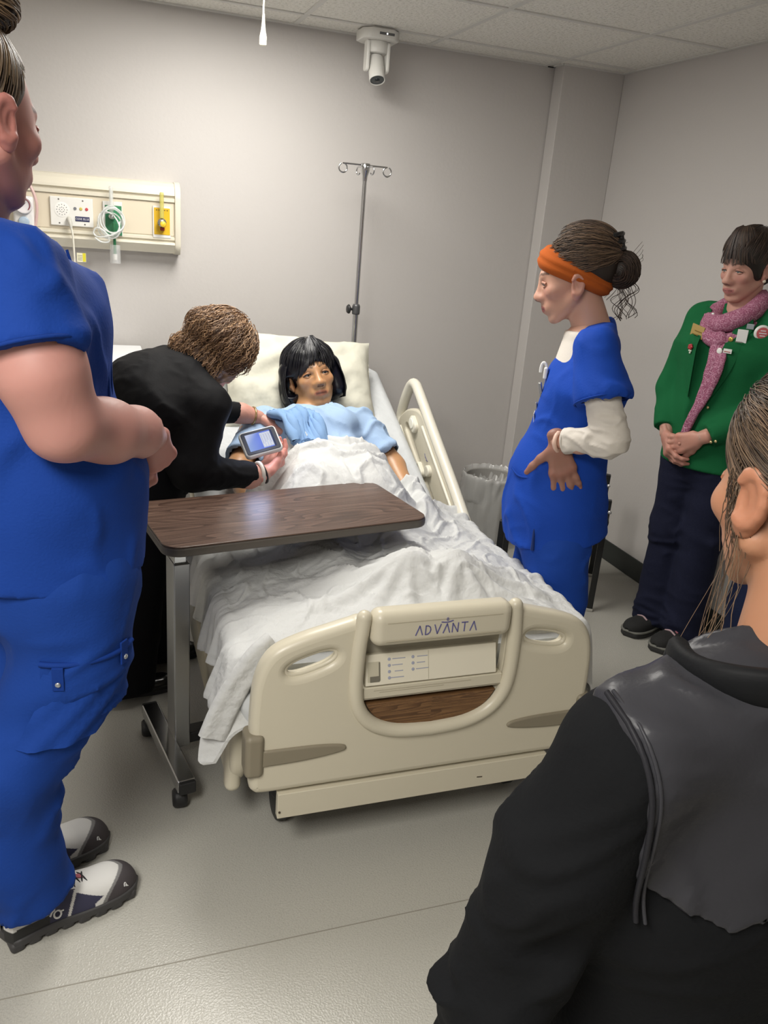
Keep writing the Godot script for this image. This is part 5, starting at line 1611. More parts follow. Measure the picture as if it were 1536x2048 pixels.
# ------------------------------------------------------------------ the nurse at the left edge
func nurse() -> void:
	var F := frame(Vector3(-0.153, 0, -1.644), Vector3(0.93, 0, -0.37))
	var L := F.basis.x
	var P := func(l: float, u: float, f: float) -> Vector3: return F * Vector3(l, u, f)
	var t := thing("person", "person in blue scrubs with clasped hands and white and navy sneakers, at the left edge", "person", F.origin)
	var skin := lin(172, 120, 110)
	var H := frame(Vector3(-0.168, 1.648, -1.55), Vector3(0.68, -0.12, -0.73))
	var b := MB.new()
	head(b, H, 1.1, skin, {"neck": P.call(0, 1.45, -0.045), "neck_r": 0.054, "fat": 1.07, "cell": 0.0045, "blush": lin(178, 112, 104), "gaze": Vector3(0.2, -0.5, 1)})
	limbs(b, [[[P.call(-0.2, 1.41, -0.03), P.call(-0.236, 1.28, -0.018), P.call(-0.236, 1.19, 0.012), P.call(-0.165, 1.15, 0.115), P.call(-0.105, 1.125, 0.2), P.call(-0.055, 1.1, 0.258)], [0.07, 0.066, 0.056, 0.054, 0.044, 0.029]],
		[[P.call(0.2, 1.41, -0.03), P.call(0.25, 1.19, 0.02), P.call(0.16, 1.12, 0.16), P.call(0.085, 1.075, 0.255)], [0.066, 0.056, 0.05, 0.029]]], lin(184, 134, 124), 0.006, 0.014)
	hand(b, P.call(-0.05, 1.098, 0.262), Vector3.ZERO + F.basis * Vector3(0.42, -0.72, 0.34), F.basis * Vector3(0.75, 0.35, -0.35), 1.0, lin(184, 126, 116), {"curl": [0.55, 0.9, 0.6], "spread": 0.02, "thumb": Vector3(0.35, 0.8, 0.5), "s": 1.04})
	hand(b, P.call(0.085, 1.075, 0.262), F.basis * Vector3(-0.8, -0.5, 0.25), F.basis * Vector3(0.2, -0.5, -0.8), 1.0, lin(182, 124, 114), {"curl": [0.7, 0.9, 0.6], "spread": 0.02})
	core(b, [[P.call(0, 0.85, 0.04), P.call(0, 1.38, 0.0), 0.13, 0.11, L, 1.25], [P.call(-0.1, 0.84, 0.06), P.call(-0.095, 0.44, -0.06), 0.075, 0.05, L, 1.0], [P.call(-0.095, 0.44, -0.06), P.call(-0.09, 0.09, -0.06), 0.05, 0.035, L, 1.0], [P.call(0.1, 0.84, 0.06), P.call(0.09, 0.44, -0.06), 0.09, 0.06, L, 1.0], [P.call(0.09, 0.44, -0.06), P.call(0.085, 0.09, -0.045), 0.055, 0.04, L, 1.0]], skin)
	part(t, "body", b, skin_mat())
	# scrubs
	var blue := cloth_mat("scrub_blue", 24, 60, 140, 0.78, 0.25, 2.0, 0.2)
	var d := SDF.new(0.0095, 0.016)
	d.wide(P.call(0, 0.852, 0.05), P.call(0, 1.03, 0.05), 0.197, 0.186, L, 1.12, 1)
	d.wide(P.call(0, 1.03, 0.048), P.call(0, 1.2, 0.012), 0.182, 0.16, L, 1.15)
	d.wide(P.call(0, 1.2, 0.012), P.call(0, 1.33, 0.022), 0.158, 0.16, L, 1.2)
	d.wide(P.call(0, 1.34, -0.005), P.call(0, 1.44, -0.03), 0.135, 0.075, L, 1.75)
	for s in [-1.0, 1.0]:
		d.cap(P.call(s * 0.09, 1.475, -0.045), P.call(s * 0.185, 1.425, -0.03), 0.046, 0.066)
		d.cap(P.call(s * 0.185, 1.43, -0.038), P.call(s * 0.236, 1.312, -0.03), 0.076, 0.084, Basis(), 2)
	d.planes = [[P.call(0, 1.505, -0.03), F.basis * Vector3(0, 0.9, 0.44)]]
	var top := MB.new()
	var f1 := folds(0.02, Vector3(4.5, 2.2, 4.5), Basis(Vector3(0, 0, 1), 0.7), 5)
	var f2 := folds(0.012, Vector3(7, 4.5, 7), Basis(Vector3(0, 0, 1), -0.5), 9)
	d.build(top, func(p: Vector3, n: Vector3) -> float: return f1.call(p, n) + f2.call(p, n))
	var tp := part(t, "scrub_top", top, blue)
	# hems, collar edge and front seams as raised stitching
	var seam := cloth_mat("scrub_seam", 21, 53, 126, 0.8, 0.2, 3.0, 0.15)
	var ring := []
	var axc := (P.call(-0.236, 1.312, -0.03) - P.call(-0.185, 1.43, -0.038) as Vector3).normalized()
	var ux := axc.cross(F.basis.z).normalized(); var uy := axc.cross(ux)
	for k in 36:
		var a := TAU * k / 36
		ring.append(P.call(-0.235, 1.315, -0.03) + (ux * cos(a) + uy * sin(a)) * 0.0845)
	part(tp, "cuff_hem", pipe(ring, 0.004, 6, true), seam)
	for q in [[0.13, 0.003], [0.1, 0.003]]:
		var pth := []
		for k in 12:
			var u := 1.46 - 0.3 * k / 11.0
			pth.append(P.call(-q[0] * (0.55 + 0.45 * sin(k / 11.0 * PI * 0.6)), u, 0.012 + 0.165 * sqrt(maxf(0.02, 1 - pow(q[0] / 0.2, 2))) - 0.055 * smoothstep(1.33, 1.46, u)))
		part(tp, "front_seam", pipe(spline(pth, 3), q[1], 6), seam)
	part(tp, "tie_end", pipe([P.call(-0.04, 0.87, 0.235), P.call(-0.045, 0.8, 0.222), P.call(-0.045, 0.775, 0.222)], 0.006, 6), seam)
	# trousers
	d = SDF.new(0.0095, 0.014)
	d.wide(P.call(0, 0.93, 0.045), P.call(0, 0.82, 0.05), 0.16, 0.165, L, 1.2, 1)
	for s in [-1.0, 1.0]:
		var kk: float = 0.0 if s < 0 else 0.012
		d.cap(P.call(s * 0.09, 0.84, 0.062), P.call(s * 0.1, 0.66, 0.05), 0.135, 0.112)
		d.cap(P.call(s * 0.1, 0.66, 0.05), P.call(s * 0.095, 0.44, -0.075 + kk), 0.112, 0.09)
		d.cap(P.call(s * 0.095, 0.44, -0.075 + kk), P.call(s * 0.09, 0.24, -0.085 + kk), 0.09, 0.086)
		d.cap(P.call(s * 0.09, 0.24, -0.085 + kk), P.call(s * 0.088, 0.108, -0.052 + kk), 0.085, 0.09, Basis(), 2)
	var tr := MB.new()
	var f3 := folds(0.024, Vector3(2.6, 9.0, 2.6), Basis(Vector3(0, 0, 1), -0.25), 12)
	var f4 := folds(0.014, Vector3(6, 3, 6), Basis(Vector3(0, 0, 1), 0.5), 22)
	d.build(tr, func(p: Vector3, n: Vector3) -> float:
		var w := exp(-pow((p.y - 0.5) / 0.22, 2))
		return f3.call(p, n) * (0.25 + w) + f4.call(p, n) * (0.5 + 0.6 * smoothstep(0.4, 0.1, p.y)))
	var ts := part(t, "scrub_trousers", tr, cloth_mat("scrub_trouser_blue", 25, 60, 136, 0.8, 0.25, 2.0, 0.2))
	# cargo pocket on the near thigh with two snap tabs
	var pk := MB.new()
	var rows := []
	for i in 12:
		var row := PackedVector3Array()
		for j in 16:
			var a := -1.0 + 2.0 * j / 15.0
			var u := 0.715 - 0.17 * i / 11.0
			var ce := Vector3(-0.1, u, lerpf(-0.04, 0.055, smoothstep(0.45, 0.68, u)))
			var r := 0.118 + 0.004 * sin(j * 1.3 + i)
			row.append(P.call(ce.x - r * cos(a * 0.85), ce.y, ce.z + r * sin(a * 0.85)))
		rows.append(row)
	pk.patch(rows, false, false)
	var cp := part(ts, "cargo_pocket", pk, cloth_mat("scrub_trouser_blue", 0, 0, 0))
	var flap := []
	for j in 16:
		var a := -1.0 + 2.0 * j / 15.0
		flap.append(P.call(-0.1 - 0.121 * cos(a * 0.85), 0.717, 0.055 + 0.121 * sin(a * 0.85)))
	part(ts, "pocket_flap", pipe(flap, 0.006, 6), seam)
	for q in [[-0.55, 0.69], [0.55, 0.71]]:
		var a: float = q[0]
		var at: Vector3 = P.call(-0.1 - 0.125 * cos(a), q[1], 0.053 + 0.125 * sin(a))
		var nrm := (F.basis * Vector3(-cos(a), 0, sin(a)))
		part(ts, "snap_tab", box(at, Vector3(0.022, 0.05, 0.005), 0.002, Basis(Vector3.UP.cross(nrm).normalized(), Vector3.UP, nrm)), seam)
		var sn := MB.new(); sn.ball(at + nrm * 0.004 + Vector3(0, -0.01, 0), Vector3(0.0055, 0.0055, 0.003), Basis(Vector3.UP.cross(nrm).normalized(), Vector3.UP, nrm))
		part(ts, "snap", sn, mat("snap_steel", 176, 180, 186, 0.3, 0.8))
	# hair drawn up into a bun
	var hb := MB.new()
	var hs := SDF.new(0.005, 0.006)
	hs.ell(H * Vector3(0, 0.052, -0.03), Vector3(0.087, 0.096, 0.108), H.basis)
	hs.planes = [[H * Vector3(0, 0.05, 0.062), H.basis * Vector3(0, -0.52, 0.86)], [H * Vector3(0, -0.03, -0.03), H.basis * Vector3(0, -1, 0.12)]]
	var dk := lin(58, 46, 36); var lt := lin(138, 114, 88)
	hs.build(hb, null, func(_p: Vector3, _n: Vector3) -> Color: return dk)
	var bun := Vector3(-0.02, 0.172, 0.005)
	var reg := func(v: Vector3) -> bool: return v.y * 0.52 - v.z * 0.86 > -0.42 and v.y > -0.62 + 0.5 * maxf(0.0, v.z)
	comb(hb, H, Vector3(0, 0.052, -0.03), Vector3(0.088, 0.097, 0.109), 1500, reg, func(p: Vector3, _d: Vector3) -> Vector3: return (bun - p) * Vector3(1, 1, 1), 9, 0.014, 0.05, 0.0009, dk, lt, 4)
	hb.col = dk
	hb.ball(H * bun, Vector3(0.042, 0.036, 0.042), H.basis)
	comb(hb, H, bun, Vector3(0.043, 0.038, 0.043), 160, func(_v: Vector3) -> bool: return true, func(p: Vector3, _d: Vector3) -> Vector3: return (p - bun).cross(Vector3(0.2, 1, 0.1)), 9, 0.012, 0.12, 0.0014, dk, lt, 14, 0.15)
	part(t, "hair", hb, vcol("hair_brown", 0.42))
	# sneakers
	for q in [[-0.09, -0.125, 0.0], [0.078, -0.118, 0.06]]:
		var X := frame(P.call(q[0], 0.0, q[1]), F.basis * Vector3(q[2] * 0.6, 0, 1))
		sneaker(t, X)
func sneaker(t: Node3D, X: Transform3D) -> void:
	var L := 0.302; var W := 0.104
	var white := lin(206, 205, 202); var navy := lin(50, 50, 74); var dark := lin(64, 60, 62); var black := lin(40, 39, 40); var grey := lin(120, 118, 118)
	var m := MB.new()
	shoe_upper(m, X, L, W, 0.094, 0.026, func(tt: float, a: float) -> Color:
		var side := absf(a - 0.5) * 2.0      # 0 on top, 1 at the sole
		var c := white
		if tt < 0.5 and side > 0.36: c = navy
		if tt > 0.46 and side > 0.42 + (tt - 0.46) * 1.4 and tt < 0.86: c = navy
		if tt > 0.62 and tt < 0.8 and side > 0.72 + absf(tt - 0.7) * 2.2: c = white
		if absf(tt - 0.48 + (side - 0.6) * 0.12) < 0.011 and side > 0.4: c = white
		if tt < 0.34 and side > 0.66 - tt * 0.2 and side < 0.84 - tt * 0.08: c = white
		if tt < 0.3 and side >= 0.84 - tt * 0.08: c = black
		if tt > 0.86 + 0.04 * cos(side * 3.0) - side * 0.12 and side > 0.0: c = dark
		if absf(tt - (0.845 + 0.04 * cos(side * 3.0) - side * 0.12)) < 0.016: c = grey
		if tt < 0.34 and side < 0.3: c = black
		return c, 190, 110)
	var s := part(t, "sneaker", m, vcol("shoe_cloth", 0.75))
	m = MB.new()
	var ro := Basis(X.basis.x, X.basis.z, -X.basis.y)
	m.slab(Transform3D(Basis(X.basis.x, X.basis.z, X.basis.x.cross(X.basis.z)), X * Vector3(0, 0.012, 0)), sole_outline(L, W, 0.004), [], 0.02, 0.004, 2)
	var sm := mat("sole_rubber", 58, 57, 58, 0.6)
	part(s, "sole", m, sm)
	for k in 8:
		var z := 0.02 + 0.036 * k
		for e in [-1.0, 1.0]:
			var w: float = W * (0.37 + 0.14 * smoothstep(0.25, 0.68, z / L)) * sqrt(maxf(0.0, 1.0 - pow(maxf(0.0, (z / L - 0.72) / 0.285), 2.4)))
			part(s, "sole_pod", box(X * Vector3(e * (w - 0.016) + 0.06 * W * sin(z / L * PI), 0.0125, z), Vector3(0.04, 0.025, 0.031), 0.009, X.basis, 2), sm)
	# tongue stripe and crossed laces
	var hh := func(z: float) -> float:
		var tt := z / L
		var h := lerpf(0.094, 0.0865, smoothstep(0.0, 0.3, tt))
		return 0.026 + lerpf(h, 0.0527, smoothstep(0.32, 0.72, tt))
	m = MB.new()
	for k in 5:
		var z: float = 0.125 + 0.012 * k
		m.rbox(Transform3D(X.basis * Basis(Vector3.RIGHT, 0.33), X * Vector3(0.006, hh.call(z) + 0.001, z)), Vector3(0.014, 0.003, 0.0125), 0.001)
	part(s, "tongue_stripe", m, mat("stripe_rose", 164, 88, 100, 0.7))
	var lm := mat("lace_black", 30, 30, 34, 0.8)
	for k in 4:
		for e in [-1.0, 1.0]:
			var z: float = 0.118 + 0.017 * k
			part(s, "lace", pipe(spline([X * Vector3(-0.026 * e + 0.006, hh.call(z) - 0.008, z), X * Vector3(0.006, hh.call(z + 0.009) + 0.003, z + 0.009), X * Vector3(0.026 * e + 0.006, hh.call(z + 0.018) - 0.008, z + 0.018)], 4), 0.0019, 6), lm)
	# the maker's mark on the outer side and on the toe: a ring with a tick and an open arch
	for q in [[-1.0, 0.098, 0.058, 0.0145], [-1.0, 0.258, 0.048, 0.0072]]:
		var g := MB.new()
		var w: float = W * (0.37 + 0.14 * smoothstep(0.25, 0.68, q[1] / L)) * sqrt(maxf(0.0, 1.0 - pow(maxf(0.0, (q[1] / L - 0.72) / 0.285), 2.4)))
		var oz := Vector3(-1, 0.62, 0.0 if q[1] < 0.2 else 0.9).normalized()
		var oy := (Vector3.UP - oz * oz.y).normalized(); var ox := oy.cross(oz)
		var ctr := Vector3(-w * 0.955 + 0.06 * W * sin(q[1] / L * PI), q[2], q[1])
		if q[1] > 0.2: ctr += Vector3(0.004, 0.002, 0.006)
		var r: float = q[3]
		var sc := func(x: float, y: float) -> Vector3: return X * (ctr + (ox * (x * 0.8 + y * 0.6) + oy * (y * 0.8 - x * 0.6)) * r)
		var path := []
		for k in 19:
			var a := TAU * k / 18
			path.append(sc.call(0.75 + 0.52 * cos(a), 0.55 * sin(a)))
		g.tube(path, r * 0.16, 5)
		g.tube([sc.call(1.0, 0.5), sc.call(1.4, 0.75)], r * 0.16, 5)
		path = [sc.call(-0.2, -0.6)]
		for k in 9: path.append(sc.call(-0.65 + 0.45 * cos(PI * k / 8), 0.05 + 0.5 * sin(PI * k / 8)))
		path.append(sc.call(-1.1, -0.6))
		g.tube(path, r * 0.16, 5)
		part(s, "logo", g, mat("logo_white", 232, 232, 230, 0.6))

# ------------------------------------------------------------------ the woman with the headband
func headband_woman() -> void:
	var F := frame(Vector3(1.382, 0, -2.12), Vector3(-0.84, 0, -0.54))
	var L := F.basis.x
	var P := func(l: float, u: float, f: float) -> Vector3: return F * Vector3(l, u, f)
	var t := thing("person", "person in blue scrubs with an orange headband and white sleeves, hand on hip", "person", F.origin)
	var skin := lin(192, 148, 128)
	var H := Transform3D(F.basis * Basis(Vector3.RIGHT, 0.3), P.call(0, 1.435, 0.062))
	var b := MB.new()
	head(b, H, 1.02, skin, {"neck": P.call(0, 1.29, -0.02), "neck_r": 0.05, "gaze": Vector3(0, -0.55, 1), "blush": lin(186, 126, 112), "lip": lin(160, 88, 84), "ear_y": -0.014, "cell": 0.0036})
	limbs(b, [[[P.call(0.165, 1.26, -0.03), P.call(0.235, 1.035, -0.108), P.call(0.2, 1.005, -0.03), P.call(0.17, 0.995, 0.035)], [0.043, 0.034, 0.027, 0.022]], [[P.call(-0.16, 1.26, -0.03), P.call(-0.235, 1.04, -0.09), P.call(-0.18, 1.0, 0.03)], [0.045, 0.036, 0.026]]], skin)
	var tips := hand(b, P.call(0.168, 0.985, 0.032), F.basis * Vector3(0.0, -0.93, -0.33), F.basis * Vector3(-1, -0.05, 0.1), -1.0, lin(150, 108, 94), {"curl": [0.1, 0.16, 0.1], "spread": 0.12, "thumb": Vector3(0.8, 0.38, 0.12), "thumb_bend": 0.15, "s": 1.0})
	hand(b, P.call(-0.175, 0.99, 0.03), F.basis * Vector3(0.1, -0.9, 0.3), F.basis * Vector3(1, 0, 0), 1.0, skin, {"curl": [0.2, 0.2, 0.2]})
	core(b, [[P.call(0, 0.68, 0.0), P.call(0, 1.26, -0.01), 0.1, 0.075, L, 1.3], [P.call(-0.085, 0.68, 0.02), P.call(-0.085, 0.1, -0.01), 0.09, 0.045, L, 1.0], [P.call(0.085, 0.68, 0.0), P.call(0.09, 0.1, -0.045), 0.09, 0.045, L, 1.0]], skin)
	part(t, "body", b, skin_mat())
	# white shirt: sleeves, neckline
	var ws := MB.new()
	var d := SDF.new(0.0045, 0.007)
	d.cap(P.call(0.165, 1.255, -0.03), P.call(0.236, 1.035, -0.11), 0.055, 0.049)
	d.cap(P.call(0.236, 1.035, -0.11), P.call(0.182, 1.0, 0.012), 0.048, 0.0355, Basis(), 2)
	var fw := folds(0.016, Vector3(9, 26, 9), F.basis.inverse() * Basis(Vector3(0, 0, 1), 0.2), 3)
	var fr2 := folds(0.007, Vector3(24, 40, 24), F.basis.inverse(), 8)
	var el: Vector3 = P.call(0.2, 1.05, -0.07)
	d.build(ws, func(p: Vector3, n: Vector3) -> float: return fw.call(p, n) * exp(-p.distance_squared_to(el) / 0.012) + fr2.call(p, n) * 0.5)
	var ring := []
	var ax := (P.call(0.182, 1.0, 0.012) - P.call(0.236, 1.035, -0.11) as Vector3).normalized()
	var rx := ax.cross(Vector3.UP).normalized(); var ry := ax.cross(rx)
	for k in 24: ring.append(P.call(0.183, 1.001, 0.01) + (rx * cos(TAU * k / 24) + ry * sin(TAU * k / 24)) * 0.0355)
	ws.tube(ring, 0.003, 6, false, true)
	d = SDF.new(0.007, 0.01)
	d.cap(P.call(-0.165, 1.255, -0.03), P.call(-0.236, 1.035, -0.09), 0.055, 0.047)
	d.cap(P.call(-0.236, 1.035, -0.09), P.call(-0.19, 1.0, 0.012), 0.046, 0.035, Basis(), 2)
	d.build(ws)
	d = SDF.new(0.006, 0.01)
	d.wide(P.call(0, 1.18, 0.0), P.call(0, 1.275, 0.005), 0.085, 0.06, L, 1.6)
	d.planes = [[P.call(0, 1.302, 0.0), F.basis * Vector3(0, 0.8, 0.1)]]
	d.build(ws)
	part(t, "white_shirt", ws, cloth_mat("shirt_white", 214, 208, 199, 0.85, 0.12, 4.0, 0.2))
	# scrub top
	var top := MB.new()
	d = SDF.new(0.0065, 0.011)
	d.wide(P.call(0, 0.655, -0.004), P.call(0, 0.76, 0.012), 0.164, 0.158, L, 1.14, 1)
	d.wide(P.call(0, 0.76, 0.012), P.call(0, 0.86, 0.022), 0.156, 0.142, L, 1.16)
	d.wide(P.call(0, 0.86, 0.02), P.call(0, 0.99, 0.0), 0.14, 0.118, L, 1.2)
	d.wide(P.call(0, 0.99, -0.004), P.call(0, 1.13, -0.022), 0.118, 0.122, L, 1.27)
	d.wide(P.call(0, 1.13, -0.02), P.call(0, 1.24, -0.024), 0.117, 0.085, L, 1.5)
	for s in [-1.0, 1.0]:
		d.cap(P.call(s * 0.07, 1.305, -0.045), P.call(s * 0.155, 1.265, -0.032), 0.04, 0.056)
		d.cap(P.call(s * 0.158, 1.268, -0.03), P.call(s * 0.212, 1.135, -0.072), 0.06, 0.078, Basis(), 2)
	# the V neck
	var sub := SDF.new(0.006, 0.006)
	sub.cap(P.call(0, 1.34, 0.0), P.call(0, 1.235, 0.115), 0.045, 0.008)
	d.sub = sub
	d.planes = [[P.call(0, 1.34, -0.07), F.basis * Vector3(0, 0.96, 0.28)]]
	var f1 := folds(0.014, Vector3(4, 10, 4), Basis(Vector3(0, 0, 1), 0.35), 4)
	var f2 := folds(0.013, Vector3(8, 4, 8), Basis(Vector3(0, 0, 1), -0.45), 6)
	d.build(top, func(p: Vector3, n: Vector3) -> float:
		var w := exp(-pow((p.y - 1.16) / 0.13, 2))
		return f1.call(p, n) * (0.2 + w) + f2.call(p, n) * (0.35 + 0.6 * smoothstep(0.95, 0.7, p.y)))
	var tp := part(t, "scrub_top", top, cloth_mat("scrub_royal", 28, 70, 168, 0.72, 0.2, 3.0, 0.2))
	var seam := cloth_mat("scrub_royal_seam", 24, 62, 150, 0.8, 0.2, 3.0, 0.15)
	ring = []
	ax = (P.call(0.212, 1.135, -0.072) - P.call(0.158, 1.268, -0.03) as Vector3).normalized()
	rx = ax.cross(F.basis.z).normalized(); ry = ax.cross(rx)
	for k in 36: ring.append(P.call(0.212, 1.136, -0.0715) + (rx * cos(TAU * k / 36) + ry * sin(TAU * k / 36)) * 0.078)
	part(tp, "cuff_hem", pipe(ring, 0.003, 6, true), seam)
	# side pocket lip and vent
	part(tp, "pocket_lip", pipe(spline([P.call(0.085, 0.872, 0.158), P.call(0.12, 0.86, 0.132), P.call(0.145, 0.866, 0.098), P.call(0.158, 0.885, 0.066)], 5), 0.0035, 6), seam)
	part(tp, "side_vent", pipe(spline([P.call(0.177, 0.65, 0.058), P.call(0.182, 0.69, 0.06), P.call(0.178, 0.73, 0.062)], 4), [0.006, 0.0055, 0.005, 0.0045, 0.004, 0.0035, 0.003, 0.0025, 0.001], 6), mat("vent_shadow_blue", 18, 44, 104, 0.9))
	part(tp, "side_seam", pipe(spline([P.call(0.179, 0.735, 0.062), P.call(0.174, 0.8, 0.06), P.call(0.16, 0.88, 0.05), P.call(0.145, 0.96, 0.03)], 5), 0.0028, 6), seam)
	# trousers
	var tr := MB.new()
	d = SDF.new(0.0085, 0.012)
	d.wide(P.call(0, 0.75, 0.005), P.call(0, 0.66, 0.005), 0.115, 0.125, L, 1.15, 1)
	d.cap(P.call(0.082, 0.66, -0.01), P.call(0.09, 0.48, -0.032), 0.108, 0.096)
	d.cap(P.call(0.09, 0.48, -0.032), P.call(0.09, 0.045, -0.045), 0.096, 0.086, Basis(), 2)
	d.cap(P.call(-0.08, 0.66, 0.02), P.call(-0.085, 0.48, 0.02), 0.108, 0.094)
	d.cap(P.call(-0.085, 0.48, 0.02), P.call(-0.085, 0.045, 0.0), 0.094, 0.086, Basis(), 2)
	var f3 := folds(0.009, Vector3(4, 9, 4), Basis(Vector3(0, 0, 1), 0.3), 17)
	d.build(tr, f3)
	part(t, "scrub_trousers", tr, cloth_mat("scrub_royal_trousers", 29, 68, 156, 0.75, 0.2, 3.0, 0.2))
	for q in [[0.09, -0.14], [-0.085, -0.09]]:
		var m := MB.new()
		shoe_upper(m, frame(P.call(q[0], 0, q[1]), F.basis.z), 0.25, 0.09, 0.07, 0.015, func(_a: float, _b: float) -> Color: return Color(0.6, 0.6, 0.6), 24, 16)
		m.slab(Transform3D(Basis(F.basis.x, F.basis.z, F.basis.x.cross(F.basis.z)), P.call(q[0], 0.0005, q[1])), sole_outline(0.25, 0.09, 0.003), [], 0.018, 0.004, 2)
		part(t, "shoe", m, vcol("shoe_cloth", 0.75))
	# hair swept back into a low knot with a claw clip
	var hb := MB.new()
	var dk := lin(42, 32, 27); var lt := lin(128, 104, 84)
	var hs := SDF.new(0.0045, 0.006)
	hs.ell(H * Vector3(0, 0.062, -0.04), Vector3(0.085, 0.094, 0.108), H.basis)
	hs.ell(H * Vector3(0, 0.02, -0.075), Vector3(0.066, 0.06, 0.06), H.basis)
	var band_n := Vector3(0, 0.64, 0.77)
	hs.planes = [[H * Vector3(0, 0.085, 0.06), H.basis * band_n], [H * Vector3(0, -0.045, -0.05), H.basis * Vector3(0, -1, 0.3)]]
	hs.build(hb, null, func(_p: Vector3, _n: Vector3) -> Color: return dk)
	var knot := Vector3(0.0, 0.002, -0.142)
	comb(hb, H, Vector3(0, 0.062, -0.04), Vector3(0.086, 0.095, 0.109), 1900, func(v: Vector3) -> bool: return v.dot(band_n) < 0.9 and v.y > -0.4, func(p: Vector3, v: Vector3) -> Vector3: return (Vector3(v.x * 0.02, 0.05, -0.14) - p), 10, 0.012, 0.05, 0.0009, dk, lt, 5, 0.14)
	hb.col = dk
	hb.ball(H * knot, Vector3(0.043, 0.046, 0.043), H.basis)
	comb(hb, H, knot, Vector3(0.044, 0.047, 0.044), 520, func(_v: Vector3) -> bool: return true, func(p: Vector3, v: Vector3) -> Vector3: return (p - knot).cross(Vector3(1, 0.4 * v.z, 0.3)), 10, 0.011, 0.14, 0.0009, dk, lin(86, 66, 54), 15, 0.18)
	var rng := RandomNumberGenerator.new(); rng.seed = 7
	for k in 16:      # loose curls below the knot
		var p := knot + Vector3(rng.randf_range(-0.02, 0.02), -0.035, rng.randf_range(-0.03, 0.02))
		var path := []
		for i in 14:
			var q: Vector3 = H * p + Vector3(0, -0.008 * i, 0) + F.basis.z * ((0.006 + 0.0008 * k) * sin(i * (0.5 + 0.02 * k) + k * 0.2) - 0.0008 * i) + F.basis.x * 0.006 * cos(i * 0.6 + k * 2.0)
			path.append(q)
		hb.col = dk.lerp(lt, rng.randf() * 0.3)
		hb.tube(path, 0.001, 4, false)
	for k in 22:      # flyaway hairs
		var a := rng.randf() * TAU
		var c: Vector3 = H * (knot + Vector3(rng.randf_range(-0.03, 0.03), 0.03 * sin(a), 0.03 * cos(a)))
		var path := []
		for i in 9: path.append(c + (F.basis.y * sin(a) - F.basis.z * cos(a) * -1.0).normalized() * (0.012 + 0.006 * i) + F.basis.z * -0.0035 * i * i * 0.25 * sin(a + 1.0))
		hb.tube(path, 0.0006, 3, false)
	hb.col = Color(1, 1, 1)
	part(t, "hair", hb, vcol("hair_dark", 0.5))
	var cl := MB.new()
	for k in 3:
		var y := 0.1 - 0.02 * k
		cl.tube(spline([H * Vector3(0.03, y, -0.11), H * Vector3(0.035, y, -0.135), H * Vector3(0.015, y, -0.152), H * Vector3(-0.015, y, -0.152), H * Vector3(-0.035, y, -0.135)], 4), 0.008, 7)
	cl.rbox(Transform3D(H.basis, H * Vector3(0, 0.08, -0.15)), Vector3(0.05, 0.055, 0.014), 0.005, 2)
	cl.rbox(Transform3D(H.basis, H * Vector3(0.038, 0.08, -0.118)), Vector3(0.012, 0.05, 0.03), 0.004, 2)
	part(t, "claw_clip", cl, mat("clip_black", 24, 24, 26, 0.15))
	# headband: a gathered band along a tilted loop round the head
	var bx := (Vector3.RIGHT); var by := Vector3(0, 0.77, -0.64)     # across the head, and up the band's plane towards the crown
	var rows := []
	for i in 65:
		var a := TAU * i / 64
		var c0 := Vector3(0, 0.027, -0.008)
		var dirv := (bx * cos(a) * 0.083 + Vector3(0, 0.6, 0.78).normalized() * 0.0 )
		var along := Vector3(0, 0.62, 0.78)       # from the nape up to the forehead in the band's plane
		var pt := c0 + bx * cos(a) * 0.084 + along * sin(a) * (0.108 if sin(a) > 0 else 0.118)
		var outv := (bx * cos(a) + along * sin(a)).normalized()
		var wv := outv.cross((-bx * sin(a) + along * cos(a))).normalized()
		if wv.dot(by) < 0: wv = -wv
		var hw := lerpf(0.027, 0.036, smoothstep(-0.6, 0.9, sin(a)))
		var row := PackedVector3Array()
		for j in 15:
			var s := -1.0 + j / 7.0
			var bul := 0.0075 * sqrt(maxf(0, 1 - pow(s, 4))) + 0.0022 * sin(s * 9.0 + 1.3 * sin(a * 2.0)) * (1 - s * s)
			row.append(H * (pt + wv * s * hw - outv * 0.012 * s * s * signf(1.0) + outv * (bul - 0.002)))
		rows.append(row)
	var hbm := MB.new()
	hbm.patch(rows, false, false)
	part(t, "headband", hbm, cloth_mat("headband_orange", 168, 84, 34, 0.85, 0.15, 5.0, 0.3))
	# watch, ring, badge reel and clips
	ring = []
	ax = (P.call(0.17, 0.995, 0.03) - P.call(0.2, 1.005, -0.03) as Vector3).normalized()
	rx = ax.cross(Vector3.UP).normalized(); ry = ax.cross(rx)
	for k in 20: ring.append(P.call(0.173, 0.995, 0.027) + (rx * cos(TAU * k / 20) * 0.031 + ry * sin(TAU * k / 20) * 0.028))
	part(t, "watch_band", pipe(ring, 0.0065, 6, true), mat("watch_blush", 224, 190, 172, 0.5))
	part(t, "finger_ring", pipe([tips[2] - F.basis * Vector3(0, -0.93, -0.33) * 0.056 + L * 0.004, tips[2] - F.basis * Vector3(0, -0.93, -0.33) * 0.051 + L * 0.004], 0.0098, 12), mat("ring_silver", 216, 214, 210, 0.15, 0.9))
	var wp := mat("badge_white", 226, 226, 224, 0.4)
	var q0: Vector3 = P.call(0.03, 1.165, 0.094)
	var m := MB.new()
	var arc := []
	for k in 13: arc.append(q0 + F.basis.z * (0.012 + 0.010 * cos(PI * k / 12 - 0.3)) + Vector3(0, 0.03 * sin(PI * k / 12) - 0.0, 0))
	m.tube(arc, 0.0045, 7)
	m.rbox(Transform3D(F.basis, q0 + F.basis.z * 0.006), Vector3(0.03, 0.036, 0.012), 0.005, 2)
	part(t, "badge_reel", m, wp)
